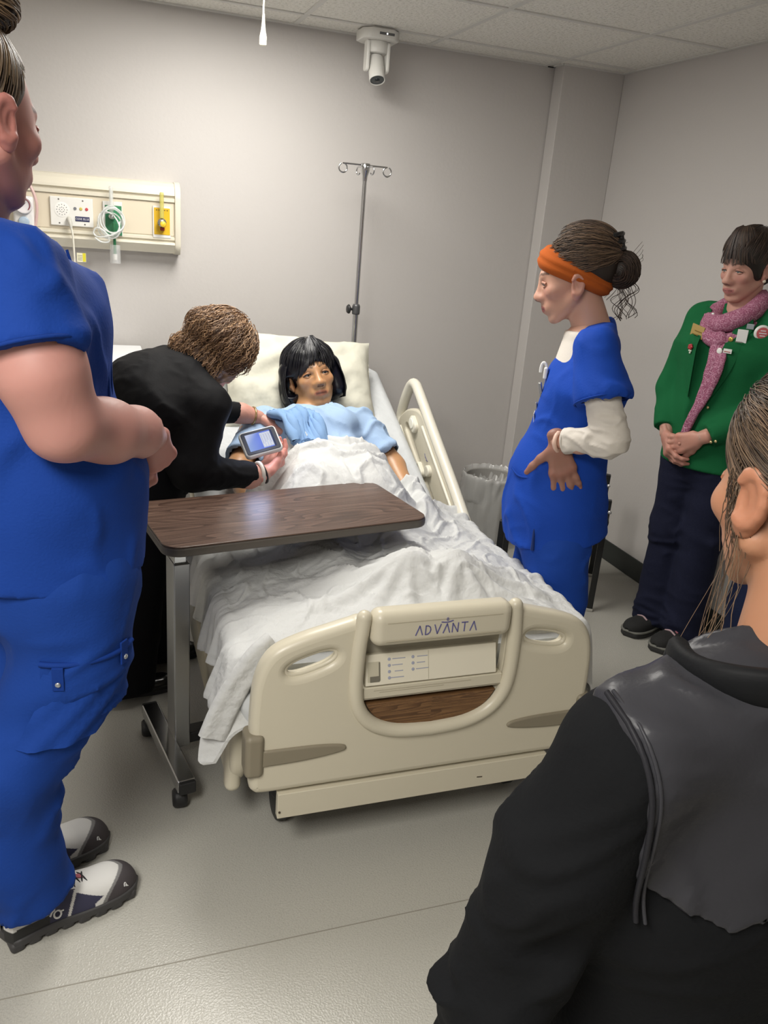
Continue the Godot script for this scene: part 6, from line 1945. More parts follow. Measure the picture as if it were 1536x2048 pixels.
	m = MB.new()
	m.rbox(Transform3D(F.basis * Basis(Vector3.RIGHT, 0.25), q0 + Vector3(0, -0.05, 0) + F.basis.z * 0.014), Vector3(0.022, 0.042, 0.01), 0.003)
	m.rbox(Transform3D(F.basis * Basis(Vector3.RIGHT, 0.2), q0 + Vector3(0, -0.115, 0) + F.basis.z * 0.016), Vector3(0.024, 0.05, 0.004), 0.002)
	part(t, "badge_clip", m, mat("clip_steel", 170, 172, 172, 0.3, 0.7))
	part(t, "badge_card", box(q0 + Vector3(0, -0.16, 0) + F.basis.z * 0.018, Vector3(0.05, 0.075, 0.002), 0.001, F.basis * Basis(Vector3.RIGHT, 0.12)), wp)
	part(t, "pen", pipe([q0 + Vector3(0, -0.06, 0) + F.basis.z * 0.006 + L * 0.012, q0 + Vector3(0, -0.2, 0) + F.basis.z * 0.012 + L * 0.012], 0.0042, 7), mat("pen_black", 26, 28, 36, 0.35))
	m = MB.new(); m.ball(H * (Vector3(0.0785, -0.037, -0.002) * 1.02), Vector3.ONE * 0.0032)
	part(t, "earring", m, mat("ring_silver", 216, 214, 210, 0.15, 0.9))

# ------------------------------------------------------------------ the woman in the green blazer
func blazer_woman() -> void:
	var F := frame(Vector3(2.265, 0, -2.5), Vector3(-0.95, 0, 0.31))
	var L := F.basis.x
	var P := func(l: float, u: float, f: float) -> Vector3: return F * Vector3(l, u, f)
	var t := thing("person", "person in a green blazer and mauve patterned scarf with folded hands by the right wall", "person", F.origin)
	var skin := lin(196, 150, 134)
	var H := frame(Vector3(2.262, 1.495, -2.5), Vector3(-0.97, -0.2, 0.16), Vector3(0.05, 1, 0.0))
	var b := MB.new()
	head(b, H, 0.98, skin, {"neck": P.call(0, 1.3, -0.02), "neck_r": 0.052, "lip": lin(172, 108, 104), "blush": lin(192, 130, 120), "brow": lin(60, 44, 38), "gaze": Vector3(0, -0.35, 1), "iris": Color(0.03, 0.03, 0.035), "cell": 0.0036})
	limbs(b, [[[P.call(-0.2, 1.0, 0.02), P.call(-0.12, 0.86, 0.115)], [0.04, 0.026]], [[P.call(0.2, 1.0, 0.02), P.call(0.055, 0.89, 0.15)], [0.04, 0.026]]], skin)
	hand(b, P.call(-0.118, 0.858, 0.122), F.basis * Vector3(0.5, -0.62, 0.3), F.basis * Vector3(0.5, 0.3, -0.75), 1.0, lin(196, 142, 126), {"curl": [0.5, 0.5, 0.4], "spread": 0.05, "s": 0.95})
	hand(b, P.call(0.05, 0.885, 0.158), F.basis * Vector3(-0.86, -0.42, 0.1), F.basis * Vector3(-0.15, 0.1, -1), 1.0, lin(200, 146, 130), {"curl": [0.3, 0.35, 0.25], "spread": 0.07, "thumb": Vector3(0.55, 0.75, 0.2), "s": 0.98})
	core(b, [[P.call(0, 0.75, 0.0), P.call(0, 1.27, -0.01), 0.095, 0.08, L, 1.35], [P.call(-0.08, 0.76, 0.0), P.call(-0.075, 0.1, 0.02), 0.075, 0.04, L, 1.0], [P.call(0.08, 0.76, 0.0), P.call(0.075, 0.1, 0.02), 0.075, 0.04, L, 1.0]], skin)
	part(t, "body", b, skin_mat())
	# jeans
	var jm := cloth_mat("denim_navy", 30, 33, 52, 0.85, 0.25, 3.0, 0.12)
	var tr := MB.new()
	var d := SDF.new(0.008, 0.01)
	d.wide(P.call(0, 0.86, 0.0), P.call(0, 0.76, 0.0), 0.11, 0.115, L, 1.4, 1)
	for s in [-1.0, 1.0]:
		d.cap(P.call(s * 0.08, 0.77, 0.0), P.call(s * 0.072, 0.47, 0.03), 0.1, 0.076)
		d.cap(P.call(s * 0.072, 0.47, 0.03), P.call(s * 0.072, 0.04, 0.012), 0.074, 0.086, Basis(), 2)
	var f1 := folds(0.018, Vector3(4, 13, 4), Basis(Vector3(0, 0, 1), 0.2), 2)
	d.build(tr, func(p: Vector3, n: Vector3) -> float: return f1.call(p, n) * (0.35 + exp(-pow((p.y - 0.46) / 0.08, 2)) + smoothstep(0.22, 0.06, p.y)))
	part(t, "jeans", tr, jm)
	# blazer
	var gm := cloth_mat("blazer_green", 26, 98, 58, 0.85, 0.15, 4.0, 0.2)
	var top := MB.new()
	d = SDF.new(0.0065, 0.011)
	d.wide(P.call(0, 0.752, 0.0), P.call(0, 0.95, 0.0), 0.134, 0.126, L, 1.38, 1)
	d.wide(P.call(0, 0.95, 0.0), P.call(0, 1.2, 0.0), 0.122, 0.128, L, 1.42)
	d.wide(P.call(0, 1.2, 0.0), P.call(0, 1.31, -0.025), 0.115, 0.058, L, 1.9)
	for s in [-1.0, 1.0]:
		d.cap(P.call(s * 0.06, 1.36, -0.035), P.call(s * 0.15, 1.3, -0.03), 0.04, 0.058)
		d.cap(P.call(s * 0.155, 1.295, -0.03), P.call(s * 0.212, 1.02, 0.01), 0.06, 0.054)
	d.cap(P.call(-0.212, 1.02, 0.01), P.call(-0.142, 0.88, 0.098), 0.054, 0.044, Basis(), 2)
	d.cap(P.call(0.212, 1.02, 0.01), P.call(0.078, 0.903, 0.14), 0.055, 0.044, Basis(), 2)
	# the jacket stands open in front: a narrow wedge is cut out
	var sub := SDF.new(0.006, 0.006)
	sub.wide(P.call(0.0, 1.34, 0.13), P.call(-0.03, 0.72, 0.16), 0.07, 0.018, F.basis.z, 1.0)
	d.sub = sub
	d.planes = [[P.call(0, 1.37, 0.0), Vector3.UP]]
	var f2 := folds(0.014, Vector3(6, 9, 6), Basis(Vector3(0, 0, 1), 0.5), 19)
	d.build(top, func(p: Vector3, n: Vector3) -> float:
		var q := F.affine_inverse() * p
		return f2.call(p, n) * (0.25 + smoothstep(0.15, 0.2, absf(q.x)) * exp(-pow((q.y - 1.02) / 0.09, 2)) * 1.6))
	var tp := part(t, "blazer", top, gm)
	var fr := func(l: float, u: float, o: float) -> Vector3:     # on the jacket's front
		var r := lerpf(0.129, 0.126, smoothstep(1.2, 0.95, u)) if u < 1.2 else lerpf(0.128, 0.088, smoothstep(1.2, 1.33, u))
		var w := r * 1.42 if u < 1.2 else r * 1.6
		return P.call(l, u, sqrt(maxf(0.0004, 1.0 - pow(l / w, 2))) * r - (0.012 * smoothstep(1.2, 1.33, u)) + o)
	var inner := cloth_mat("blazer_lining", 16, 52, 36, 0.9, 0.15, 4.0, 0.0)
	d = SDF.new(0.008, 0.01)
	d.wide(P.call(-0.01, 0.8, 0.0), P.call(0.0, 1.2, -0.01), 0.105, 0.085, L, 1.3)
	var im := MB.new(); d.build(im)
	part(tp, "lining", im, inner)
	for s in [[1.0, 0.022], [-1.0, -0.085]]:      # lapels
		var rows := []
		for i in 16:
			var k := i / 15.0
			var u := lerpf(1.345, 1.02, k)
			var inn: float = lerpf(0.062 * s[0], (0.028 if s[0] > 0 else -0.052), pow(k, 0.8))
			var wdt: float = 0.062 * sin(clampf(0.25 + k * 1.25, 0, 1) * PI * 0.5) * (1.0 - pow(k, 3.0)) + 0.004
			if k < 0.25: wdt = lerpf(0.03, 0.062, k / 0.25)
			var row := PackedVector3Array()
			for j in 7: row.append(fr.call(inn + s[0] * wdt * j / 6.0, u + 0.012 * j / 6.0 * (1 - k), 0.0085 - 0.003 * j / 6.0))
			rows.append(row)
		var lm := MB.new()
		lm.patch(rows, false, s[0] < 0)
		var back := []
		for r in rows:
			var row := PackedVector3Array()
			for q in r: row.append(q - F.basis.z * 0.004)
			back.append(row)
		lm.patch(back, false, s[0] > 0)
		part(tp, "lapel", lm, cloth_mat("lapel_green", 25, 93, 55, 0.85, 0.15, 4.0, 0.2))
	var bm := mat("button_gold", 208, 190, 140, 0.25, 0.7)
	for q in [P.call(0.118, 0.892, 0.163), P.call(0.103, 0.886, 0.168), fr.call(0.04, 1.0, 0.008)]:
		var m := MB.new(); m.ball(q, Vector3(0.0058, 0.0058, 0.004), F.basis)
		part(tp, "button", m, bm)
	# scarf
	var sm := mat("scarf_mauve", 255, 255, 255, 0.85)
	sm.albedo_texture = noise_tex("scarf", 0.05, 256, 1, FastNoiseLite.TYPE_CELLULAR, ramp([[0.0, Color8(216, 168, 190)], [0.18, Color8(150, 84, 112)], [0.42, Color8(146, 80, 108)], [0.5, Color8(222, 182, 200)], [0.6, Color8(156, 92, 120)], [1.0, Color8(130, 68, 96)]]))
	tri_bump(sm, noise_tex("cloth_fine", 0.03), 6.0, 0.2)
	var sc := MB.new()
	var nr := []
	for k in 28:
		var a := TAU * k / 28
		nr.append(P.call(0.078 * cos(a), 1.352 - 0.05 * maxf(0.0, sin(a)) + 0.04 * maxf(0.0, -sin(a)) + 0.02 * cos(a), 0.006 + 0.076 * sin(a)))
	sc.tube(nr, 0.036, 12, false, true)
	nr = []
	for k in 28:
		var a := TAU * k / 28
		nr.append(P.call(0.085 * cos(a), 1.31 - 0.07 * maxf(0.0, sin(a)) + 0.03 * maxf(0.0, -sin(a)) - 0.012 * cos(a), 0.016 + 0.084 * sin(a)))
	sc.tube(nr, 0.03, 12, false, true)
	for tl in [[0.03, 0.0, 1.0], [0.055, 0.006, 0.93]]:
		var rows := []
		var pts := spline([P.call(0.02, 1.24, 0.115), P.call(tl[0] * 0.9, 1.17, 0.139), P.call(tl[0] * 0.55, 1.05, 0.14 + tl[1]), P.call(-0.012 * tl[2], 0.95, 0.136 + tl[1]), P.call(-0.036 * tl[2], 0.868, 0.13 + tl[1])], 5)
		for i in pts.size():
			var row := PackedVector3Array()
			for j in 14:
				var a := TAU * j / 14
				row.append(pts[i] + L * cos(a) * lerpf(0.028, 0.017, i / 20.0) + F.basis.z * sin(a) * (0.009 + 0.003 * sin(a * 4 + i * 0.4)))
			rows.append(row)
		sc.patch(rows, true, true)
	sc.ball(P.call(0.012, 1.243, 0.108), Vector3(0.04, 0.034, 0.026), F.basis)
	var f5 := folds(0.006, Vector3(16, 30, 16), Basis(Vector3(0, 0, 1), 0.8), 33)
	for i in sc.v.size():
		sc.v[i] += sc.n[i] * f5.call(sc.v[i], sc.n[i])
		sc.n[i] = Vector3.ZERO
	sc.fix()
	part(t, "scarf", sc, sm)
	# badges and pins
	var up := Basis(F.basis.x, F.basis.y, F.basis.z)
	var nt := part(t, "name_tag", box(fr.call(-0.083, 1.262, 0.012), Vector3(0.074, 0.046, 0.004), 0.002, up * Basis(Vector3.UP, -0.35) * Basis(Vector3(0, 0, 1), -0.12)), mat("tag_gold", 186, 158, 96, 0.35, 0.35), "gold name tag")
	for k in 3:
		part(nt, "tag_line", box(fr.call(-0.083 + 0.006 * (k % 2), 1.273 - 0.011 * k, 0.0146 + 0.0015 * k), Vector3(0.05 - 0.008 * k, 0.0032, 0.001), 0.0004, up * Basis(Vector3.UP, -0.35) * Basis(Vector3(0, 0, 1), -0.12)), mat("print_brown", 120, 96, 30, 0.7))
	var m := MB.new()
	for k in 5: m.ball(fr.call(-0.084 + 0.006 * cos(k * 1.26), 1.205 + 0.006 * sin(k * 1.26), 0.012), Vector3(0.006, 0.006, 0.004), F.basis, 10)
	part(t, "rose_pin", m, mat("pin_red", 176, 52, 58, 0.4))
	m = MB.new()
	for q in [Vector2(-0.087, 1.191), Vector2(-0.079, 1.19), Vector2(-0.082, 1.183)]: m.ball(fr.call(q.x, q.y, 0.012), Vector3(0.0042, 0.0042, 0.003), F.basis, 8)
	part(t, "leaf_pin", m, mat("pin_pale", 206, 214, 196, 0.4))
	m = MB.new()
	m.ball(fr.call(-0.052, 1.318, 0.014), Vector3(0.011, 0.016, 0.005), F.basis * Basis(Vector3(0, 0, 1), -0.5), 12)
	m.ball(fr.call(-0.046, 1.328, 0.014), Vector3(0.007, 0.008, 0.005), F.basis, 10)
	part(t, "white_pin", m, mat("pin_white", 232, 234, 230, 0.35))
	var bc := part(t, "photo_badge", box(fr.call(0.094, 1.267, 0.016), Vector3(0.036, 0.054, 0.003), 0.002, up * Basis(Vector3.UP, 0.4)), mat("badge_white", 226, 226, 224, 0.4))
	part(bc, "badge_photo", box(fr.call(0.094, 1.272, 0.0184), Vector3(0.024, 0.026, 0.001), 0.0004, up * Basis(Vector3.UP, 0.4)), mat("photo_green", 60, 132, 104, 0.5))
	part(bc, "badge_text", box(fr.call(0.094, 1.25, 0.0184), Vector3(0.024, 0.004, 0.001), 0.0004, up * Basis(Vector3.UP, 0.4)), mat("print_grey", 128, 126, 118, 0.7))
	part(bc, "badge_strap", box(fr.call(0.1, 1.305, 0.012), Vector3(0.026, 0.02, 0.004), 0.002, up * Basis(Vector3.UP, 0.4)), mat("strap_grey", 150, 158, 164, 0.3, 0.4))
	m = MB.new(); m.ball(fr.call(0.062, 1.255, 0.0125), Vector3(0.009, 0.009, 0.003), F.basis * Basis(Vector3.UP, 0.3), 14)
	part(t, "gold_pin", m, mat("pin_gold", 196, 172, 90, 0.3, 0.6))
	m = MB.new()
	m.ball(fr.call(0.042, 1.21, 0.0135), Vector3(0.011, 0.012, 0.004), F.basis, 14)
	m.rbox(Transform3D(up * Basis(Vector3.UP, 0.25), fr.call(0.07, 1.214, 0.0135)), Vector3(0.03, 0.016, 0.003), 0.001)
	var wp := part(t, "award_pin", m, mat("pin_white", 232, 234, 230, 0.35))
	for k in 2: part(wp, "award_text", box(fr.call(0.07, 1.218 - 0.006 * k, 0.0156), Vector3(0.022, 0.0028, 0.001), 0.0003, up * Basis(Vector3.UP, 0.25)), mat("print_red", 170, 90, 84, 0.6))
	m = MB.new()
	var rot := up * Basis(Vector3.UP, 0.75)
	m.lathe(Transform3D(rot * Basis(Vector3.RIGHT, PI / 2), fr.call(0.138, 1.287, 0.01)), [Vector2(0.029, 0.0), Vector2(0.028, 0.005), Vector2(0.022, 0.0075), Vector2(0.0, 0.008)], 28)
	var rb := part(t, "round_badge", m, mat("pin_white", 232, 234, 230, 0.35))
	m = MB.new()
	m.lathe(Transform3D(rot * Basis(Vector3.RIGHT, PI / 2), fr.call(0.138, 1.287, 0.01) + rot.z * 0.0072), [Vector2(0.0215, 0.0), Vector2(0.021, 0.001), Vector2(0.0, 0.0014)], 26)
	part(rb, "badge_disc", m, mat("badge_coral", 206, 104, 108, 0.4))
	for k in 3: part(rb, "badge_line", box(fr.call(0.138, 1.287, 0.01) + rot * Vector3(0, 0.009 - 0.009 * k, 0.0088), Vector3(0.026 - 0.008 * absf(k - 1), 0.0035, 0.001), 0.0003, rot), mat("print_white", 235, 235, 240, 0.6))
	# short dark hair
	var hb := MB.new()
	var dk := lin(38, 30, 28); var lt := lin(92, 74, 62)
	var hs := SDF.new(0.0045, 0.008)
	hs.ell(H * Vector3(0, 0.058, -0.022), Vector3(0.086, 0.094, 0.105), H.basis)
	hs.ell(H * Vector3(0, 0.0, -0.062), Vector3(0.07, 0.07, 0.05), H.basis)
	hs.ell(H * Vector3(0.062, 0.02, 0.012), Vector3(0.017, 0.05, 0.022), H.basis)
	hs.ell(H * Vector3(-0.062, 0.02, 0.012), Vector3(0.017, 0.05, 0.022), H.basis)
	var cv := SDF.new(0.005, 0.006)
	cv.ell(H * Vector3(0.0, -0.02, 0.09), Vector3(0.066, 0.072, 0.062), H.basis)
	cv.ell(H * Vector3(0.084, -0.012, -0.008), Vector3(0.02, 0.03, 0.018), H.basis)
	hs.sub = cv
	hs.build(hb, null, func(_p: Vector3, _n: Vector3) -> Color: return dk)
	var crown := Vector3(0.02, 0.15, -0.05)
	comb(hb, H, Vector3(0, 0.058, -0.022), Vector3(0.0865, 0.0945, 0.1055), 1500, func(v: Vector3) -> bool: return v.y > -0.3 and (v.z < 0.3 or v.y > 0.45), func(p: Vector3, _v: Vector3) -> Vector3: return (p - crown) * Vector3(1, 0.55, 1.1) + Vector3(-0.01, -0.035, 0.01), 7, 0.01, 0.035, 0.0009, dk, lt, 6, 0.08)
	var rng := RandomNumberGenerator.new(); rng.seed = 3
	for k in 130:     # fringe over the forehead
		var a := rng.randf_range(-1.15, 1.15)
		var path := []
		for i in 8:
			var f := i / 7.0
			var rz := lerpf(0.092, 0.1, sin(f * PI * 0.6))
			path.append(H * Vector3(sin(a + f * 0.22) * lerpf(0.02, 0.08, pow(f, 0.55)), 0.156 - 0.113 * pow(f, 1.35) - 0.012 * rng.randf() * f, cos(a + f * 0.22) * lerpf(0.03, 0.099, pow(f, 0.6))))
		hb.col = dk.lerp(lt, pow(rng.randf(), 2))
		hb.tube(path, [0.0022, 0.0024, 0.0024, 0.0022, 0.002, 0.0017, 0.0013, 0.0006], 4, false)
	hb.col = Color(1, 1, 1)
	part(t, "hair", hb, vcol("hair_dark", 0.5))
	m = MB.new(); m.ball(H * (Vector3(0.081, -0.034, -0.002) * 0.98), Vector3.ONE * 0.0062)
	part(t, "earring", m, mat("pearl", 238, 226, 206, 0.2))
	# black shoes with maroon laces
	for q in [[-0.072, -0.07, 0.0], [0.072, -0.06, 0.08]]:
		var X := frame(P.call(q[0], 0, q[1]), F.basis * Vector3(q[2] * 0.0, 0, 1))
		m = MB.new()
		shoe_upper(m, X, 0.262, 0.096, 0.07, 0.03, func(_a: float, _b: float) -> Color: return lin(34, 34, 36), 40, 24)
		var s := part(t, "shoe", m, vcol("shoe_suede", 0.9))
		m = MB.new()
		m.slab(Transform3D(Basis(X.basis.x, X.basis.z, X.basis.x.cross(X.basis.z)), X * Vector3(0, 0.001, 0)), sole_outline(0.262, 0.096, 0.004), [], 0.022, 0.006, 2)
		part(s, "sole", m, mat("sole_black", 40, 40, 40, 0.6))
		m = MB.new()
		m.slab(Transform3D(Basis(X.basis.x, X.basis.z, X.basis.x.cross(X.basis.z)), X * Vector3(0, 0.022, 0)), sole_outline(0.262, 0.096, 0.006), [], 0.009, 0.003, 2)
		part(s, "welt", m, mat("welt_grey", 112, 112, 106, 0.6))
		for k in 4:
			m = MB.new()
			var z := 0.115 + 0.017 * k
			var y := 0.03 + lerpf(0.066, 0.0392, smoothstep(0.32, 0.72, z / 0.262))
			m.tube(spline([X * Vector3(-0.022, y - 0.006, z), X * Vector3(0.004, y + 0.003, z + 0.004), X * Vector3(0.03, y - 0.006, z + 0.008)], 4), 0.0042, 6)
			part(s, "lace", m, mat("lace_maroon", 150, 88, 98, 0.8) if k % 2 == 0 else mat("lace_pale", 176, 150, 154, 0.8))

# ------------------------------------------------------------------ someone further right, of whom the jeans show
func jeans_person() -> void:
	var F := frame(Vector3(2.02, 0, -1.78), Vector3(-0.92, 0, -0.1))
	var L := F.basis.x
	var P := func(l: float, u: float, f: float) -> Vector3: return F * Vector3(l, u, f)
	var t := thing("person", "person in blue denim jeans behind the seated woman's loose hair, at the right edge", "person", F.origin)
	var skin := lin(212, 172, 152)
	var b := MB.new()
	var H := Transform3D(F.basis, P.call(0, 1.5, 0.0))
	head(b, H, 1.0, skin, {"neck": P.call(0, 1.32, -0.02), "cell": 0.007})
	limbs(b, [[[P.call(-0.19, 1.28, 0), P.call(-0.23, 1.03, -0.02), P.call(-0.22, 0.82, 0.03)], [0.045, 0.038, 0.026]], [[P.call(0.19, 1.28, 0), P.call(0.23, 1.03, -0.02), P.call(0.22, 0.82, 0.03)], [0.045, 0.038, 0.026]]], skin, 0.012)
	for s in [-1.0, 1.0]: hand(b, P.call(s * 0.22, 0.81, 0.03), F.basis * Vector3(0, -1, 0.15), F.basis * Vector3(-s, 0, 0), -s, skin, {"cell": 0.0045})
	core(b, [[P.call(0, 0.8, 0.0), P.call(0, 1.27, -0.01), 0.1, 0.085, L, 1.4], [P.call(-0.085, 0.8, 0.0), P.call(-0.08, 0.1, 0.0), 0.08, 0.045, L, 1.0], [P.call(0.085, 0.8, 0.0), P.call(0.08, 0.1, 0.0), 0.08, 0.045, L, 1.0]], skin)
	part(t, "body", b, skin_mat())
	var d := SDF.new(0.01, 0.012)
	d.wide(P.call(0, 0.92, 0.0), P.call(0, 0.8, 0.0), 0.115, 0.125, L, 1.4, 1)
	for s in [-1.0, 1.0]:
		d.cap(P.call(s * 0.085, 0.8, 0.0), P.call(s * 0.08, 0.47, 0.01), 0.11, 0.08)
		d.cap(P.call(s * 0.08, 0.47, 0.01), P.call(s * 0.08, 0.04, 0.0), 0.08, 0.085, Basis(), 2)
	var m := MB.new()
	d.build(m, folds(0.008, Vector3(4, 11, 4), Basis(Vector3(0, 0, 1), 0.2), 41))
	part(t, "jeans", m, cloth_mat("denim_blue", 42, 50, 80, 0.85, 0.25, 3.0, 0.12))
	d = SDF.new(0.012, 0.014)
	d.wide(P.call(0, 0.82, 0.0), P.call(0, 1.2, 0.0), 0.135, 0.13, L, 1.4, 1)
	d.wide(P.call(0, 1.2, 0.0), P.call(0, 1.32, -0.02), 0.12, 0.06, L, 1.9)
	for s in [-1.0, 1.0]: d.chain([P.call(s * 0.16, 1.3, 0), P.call(s * 0.23, 1.03, -0.02), P.call(s * 0.222, 0.86, 0.02)], [0.06, 0.052, 0.042], 2)
	m = MB.new(); d.build(m)
	part(t, "sweater", m, cloth_mat("sweater_dark", 52, 54, 60, 0.9, 0.2, 3.0, 0.1))
	m = MB.new()
	d = SDF.new(0.008, 0.008)
	d.ell(H * Vector3(0, 0.055, -0.03), Vector3(0.084, 0.092, 0.104), H.basis)
	d.planes = [[H * Vector3(0, 0.06, 0.055), H.basis * Vector3(0, -0.5, 0.86)]]
	d.build(m, null, func(_p: Vector3, _n: Vector3) -> Color: return lin(70, 56, 46))
	part(t, "hair", m, vcol("hair_brown", 0.42))
	for s in [-1.0, 1.0]:
		var X := frame(P.call(s * 0.08, 0, -0.09), F.basis.z)
		m = MB.new()
		shoe_upper(m, X, 0.26, 0.095, 0.07, 0.02, func(_a: float, _b: float) -> Color: return lin(40, 40, 42), 24, 16)
		m.slab(Transform3D(Basis(X.basis.x, X.basis.z, X.basis.x.cross(X.basis.z)), X * Vector3(0, 0.001, 0)), sole_outline(0.26, 0.095, 0.003), [], 0.024, 0.005, 2)
		part(t, "shoe", m, vcol("shoe_suede", 0.9))

# ------------------------------------------------------------------ the seated woman in the foreground, seen from behind
func seated_woman() -> void:
	var F := frame(Vector3(0.72, 0, -0.6), Vector3(-0.1, 0, -0.99))
	var L := F.basis.x
	var P := func(l: float, u: float, f: float) -> Vector3: return F * Vector3(l, u, f)
	var t := thing("person", "person in a black jacket with brown hair, seen from behind in the right foreground", "person", P.call(0.045, 0, 0))
	var skin := lin(172, 124, 96)
	var H := frame(P.call(0.033, 1.318, 0.004), Vector3(0.09, -0.13, -0.985))
	var b := MB.new()
	head(b, H, 1.02, skin, {"neck": P.call(0.045, 1.14, -0.03), "neck_r": 0.05, "fat": 1.08, "cell": 0.0036, "blush": lin(168, 106, 80)})
	limbs(b, [[[P.call(0.23, 1.07, 0), P.call(0.312, 0.78, 0.02), P.call(0.307, 0.54, 0.06)], [0.05, 0.045, 0.03]], [[P.call(-0.15, 1.07, 0), P.call(-0.24, 0.78, 0.02), P.call(-0.22, 0.54, 0.06)], [0.05, 0.045, 0.03]]], skin, 0.012)
	hand(b, P.call(0.31, 0.535, 0.06), F.basis * Vector3(-0.05, -1, 0.1), F.basis * Vector3(-1, 0, 0), -1.0, skin, {"cell": 0.004})
	hand(b, P.call(-0.22, 0.535, 0.06), F.basis * Vector3(0.05, -1, 0.1), F.basis * Vector3(1, 0, 0), 1.0, skin, {"cell": 0.004})
	core(b, [[P.call(0.045, 0.5, 0.0), P.call(0.045, 1.06, -0.01), 0.1, 0.085, L, 1.35], [P.call(0.12, 0.52, 0.02), P.call(0.13, 0.4, 0.2), 0.075, 0.05, L, 1.0], [P.call(0.13, 0.4, 0.2), P.call(0.13, 0.08, 0.06), 0.05, 0.035, L, 1.0], [P.call(-0.03, 0.52, 0.02), P.call(-0.04, 0.4, 0.2), 0.075, 0.05, L, 1.0], [P.call(-0.04, 0.4, 0.2), P.call(-0.04, 0.08, 0.06), 0.05, 0.035, L, 1.0]], skin)
	part(t, "body", b, skin_mat())
	# jacket: matt knit body and sleeves
	var km := cloth_mat("knit_black", 17, 18, 20, 0.9, 0.25, 5.0, 0.1)
	var d := SDF.new(0.007, 0.012)
	var torso := func(q: SDF, g: float, fl: int) -> void:
		q.wide(P.call(0.045, 0.5, 0.0), P.call(0.045, 0.86, -0.008), 0.128 + g, 0.122 + g, L, 1.38, fl)
		q.wide(P.call(0.045, 0.86, -0.008), P.call(0.045, 1.045, -0.015), 0.122 + g, 0.096 + g, L, 1.58)
		for s in [-1.0, 1.0]: q.cap(P.call(0.045 + s * 0.055, 1.125, -0.03), P.call(0.045 + s * 0.165, 1.068, -0.012), 0.052 + g, 0.06 + g)
		for s in [-1.0, 1.0]: q.cap(P.call(0.045 + s * 0.178, 1.058, -0.008), P.call(0.045 + s * 0.225, 0.93, 0.008), 0.066 + g, 0.067 + g)
	torso.call(d, 0.0, 1)
	for s in [-1.0, 1.0]:
		d.cap(P.call(0.045 + s * 0.225, 0.93, 0.008), P.call(0.045 + s * 0.268, 0.77, 0.022), 0.067, 0.065)
		d.cap(P.call(0.045 + s * 0.268, 0.77, 0.022), P.call(0.045 + s * 0.262, 0.57, 0.055), 0.063, 0.048, Basis(), 2)
	var f1 := folds(0.05, Vector3(3.0, 10, 3.0), Basis(Vector3(0, 0, 1), -0.55), 3)
	var f2 := folds(0.014, Vector3(7, 16, 7), Basis(Vector3(0, 0, 1), -0.3), 9)
	var top := MB.new()
	d.build(top, func(p: Vector3, n: Vector3) -> float:
		var q := F.affine_inverse() * p
		var w := smoothstep(0.2, 0.27, absf(q.x - 0.045)) * smoothstep(1.0, 0.85, q.y)
		return f1.call(p, n) * (0.12 + w) + f2.call(p, n) * (0.15 + 0.6 * w))
	var jk := part(t, "jacket", top, km)
	# shiny nylon yoke over the shoulders and back
	var ny := cloth_mat("nylon_grey", 52, 52, 56, 0.3, 0.12, 5.0, 0.1)
	d = SDF.new(0.006, 0.012)
	torso.call(d, 0.0085, 0)
	d.planes = [[P.call(0.232, 0.97, 0.0), (F.basis * Vector3(0.98, -0.16, 0.1)).normalized()], [P.call(-0.142, 0.97, 0.0), (F.basis * Vector3(-0.98, -0.16, 0.1)).normalized()], [P.call(0.2, 0.925, 0), F.basis * Vector3(0.46, -0.89, 0.0)], [P.call(0.135, 0.9, 0), F.basis * Vector3(-0.5, -0.86, 0.0)], [P.call(0, 0, 0.03), F.basis.z]]
	var f3 := folds(0.024, Vector3(8, 5, 8), Basis(Vector3(0, 0, 1), 0.4), 13)
	var f4 := folds(0.009, Vector3(8, 40, 8), Basis(Vector3(0, 0, 1), 0.25), 23)
	var yk := MB.new()
	d.build(yk, func(p: Vector3, n: Vector3) -> float:
		var q := F.affine_inverse() * p
		return maxf(-0.004, f3.call(p, n) * 0.6 + f4.call(p, n) * smoothstep(0.15, 0.22, q.x)))
	part(jk, "nylon_yoke", yk, ny)
	# piping along the armhole and stitched shoulder seam
	var on := func(l: float, u: float, o: float) -> Vector3:      # on the back
		var r := lerpf(0.122, 0.098, smoothstep(0.86, 1.06, u))
		var w := r * lerpf(1.38, 1.62, smoothstep(0.8, 0.95, u))
		return P.call(l, u, -0.012 - sqrt(maxf(0.002, 1.0 - pow((l - 0.045) / w, 2))) * r - o)
	var seam_line := func(dl: float) -> Array:      # where the armhole plane meets the cloth
		var o := []
		for k in 22:
			var u := lerpf(1.135, 0.9, k / 21.0)
			var best := Vector3.ZERO
			var pl := 0.232 + dl + (u - 0.97) * 0.163
			var lo := -0.2; var hi := 0.0
			for it in 14:
				var mid := (lo + hi) * 0.5
				best = P.call(pl - 0.1 * mid, u, mid)
				if d.inside(best): hi = mid
				else: lo = mid
			o.append(best)
		return o
	d.planes = []
	part(jk, "piping", pipe(seam_line.call(0.0), 0.0032, 7), cloth_mat("piping_black", 36, 36, 40, 0.5, 0.2, 8.0, 0.1))
	part(jk, "piping", pipe(seam_line.call(-0.008), 0.0022, 7), ny)
	var st := []
	for k in 14: st.append(P.call(lerpf(0.235, 0.06, k / 13.0), 1.105 + 0.045 * k / 13.0, -0.06 - 0.018 * sin(k / 13.0 * 2.5)))
	part(jk, "shoulder_seam", pipe(st, 0.0028, 6), ny)
	# padded stand collar
	var rows := []
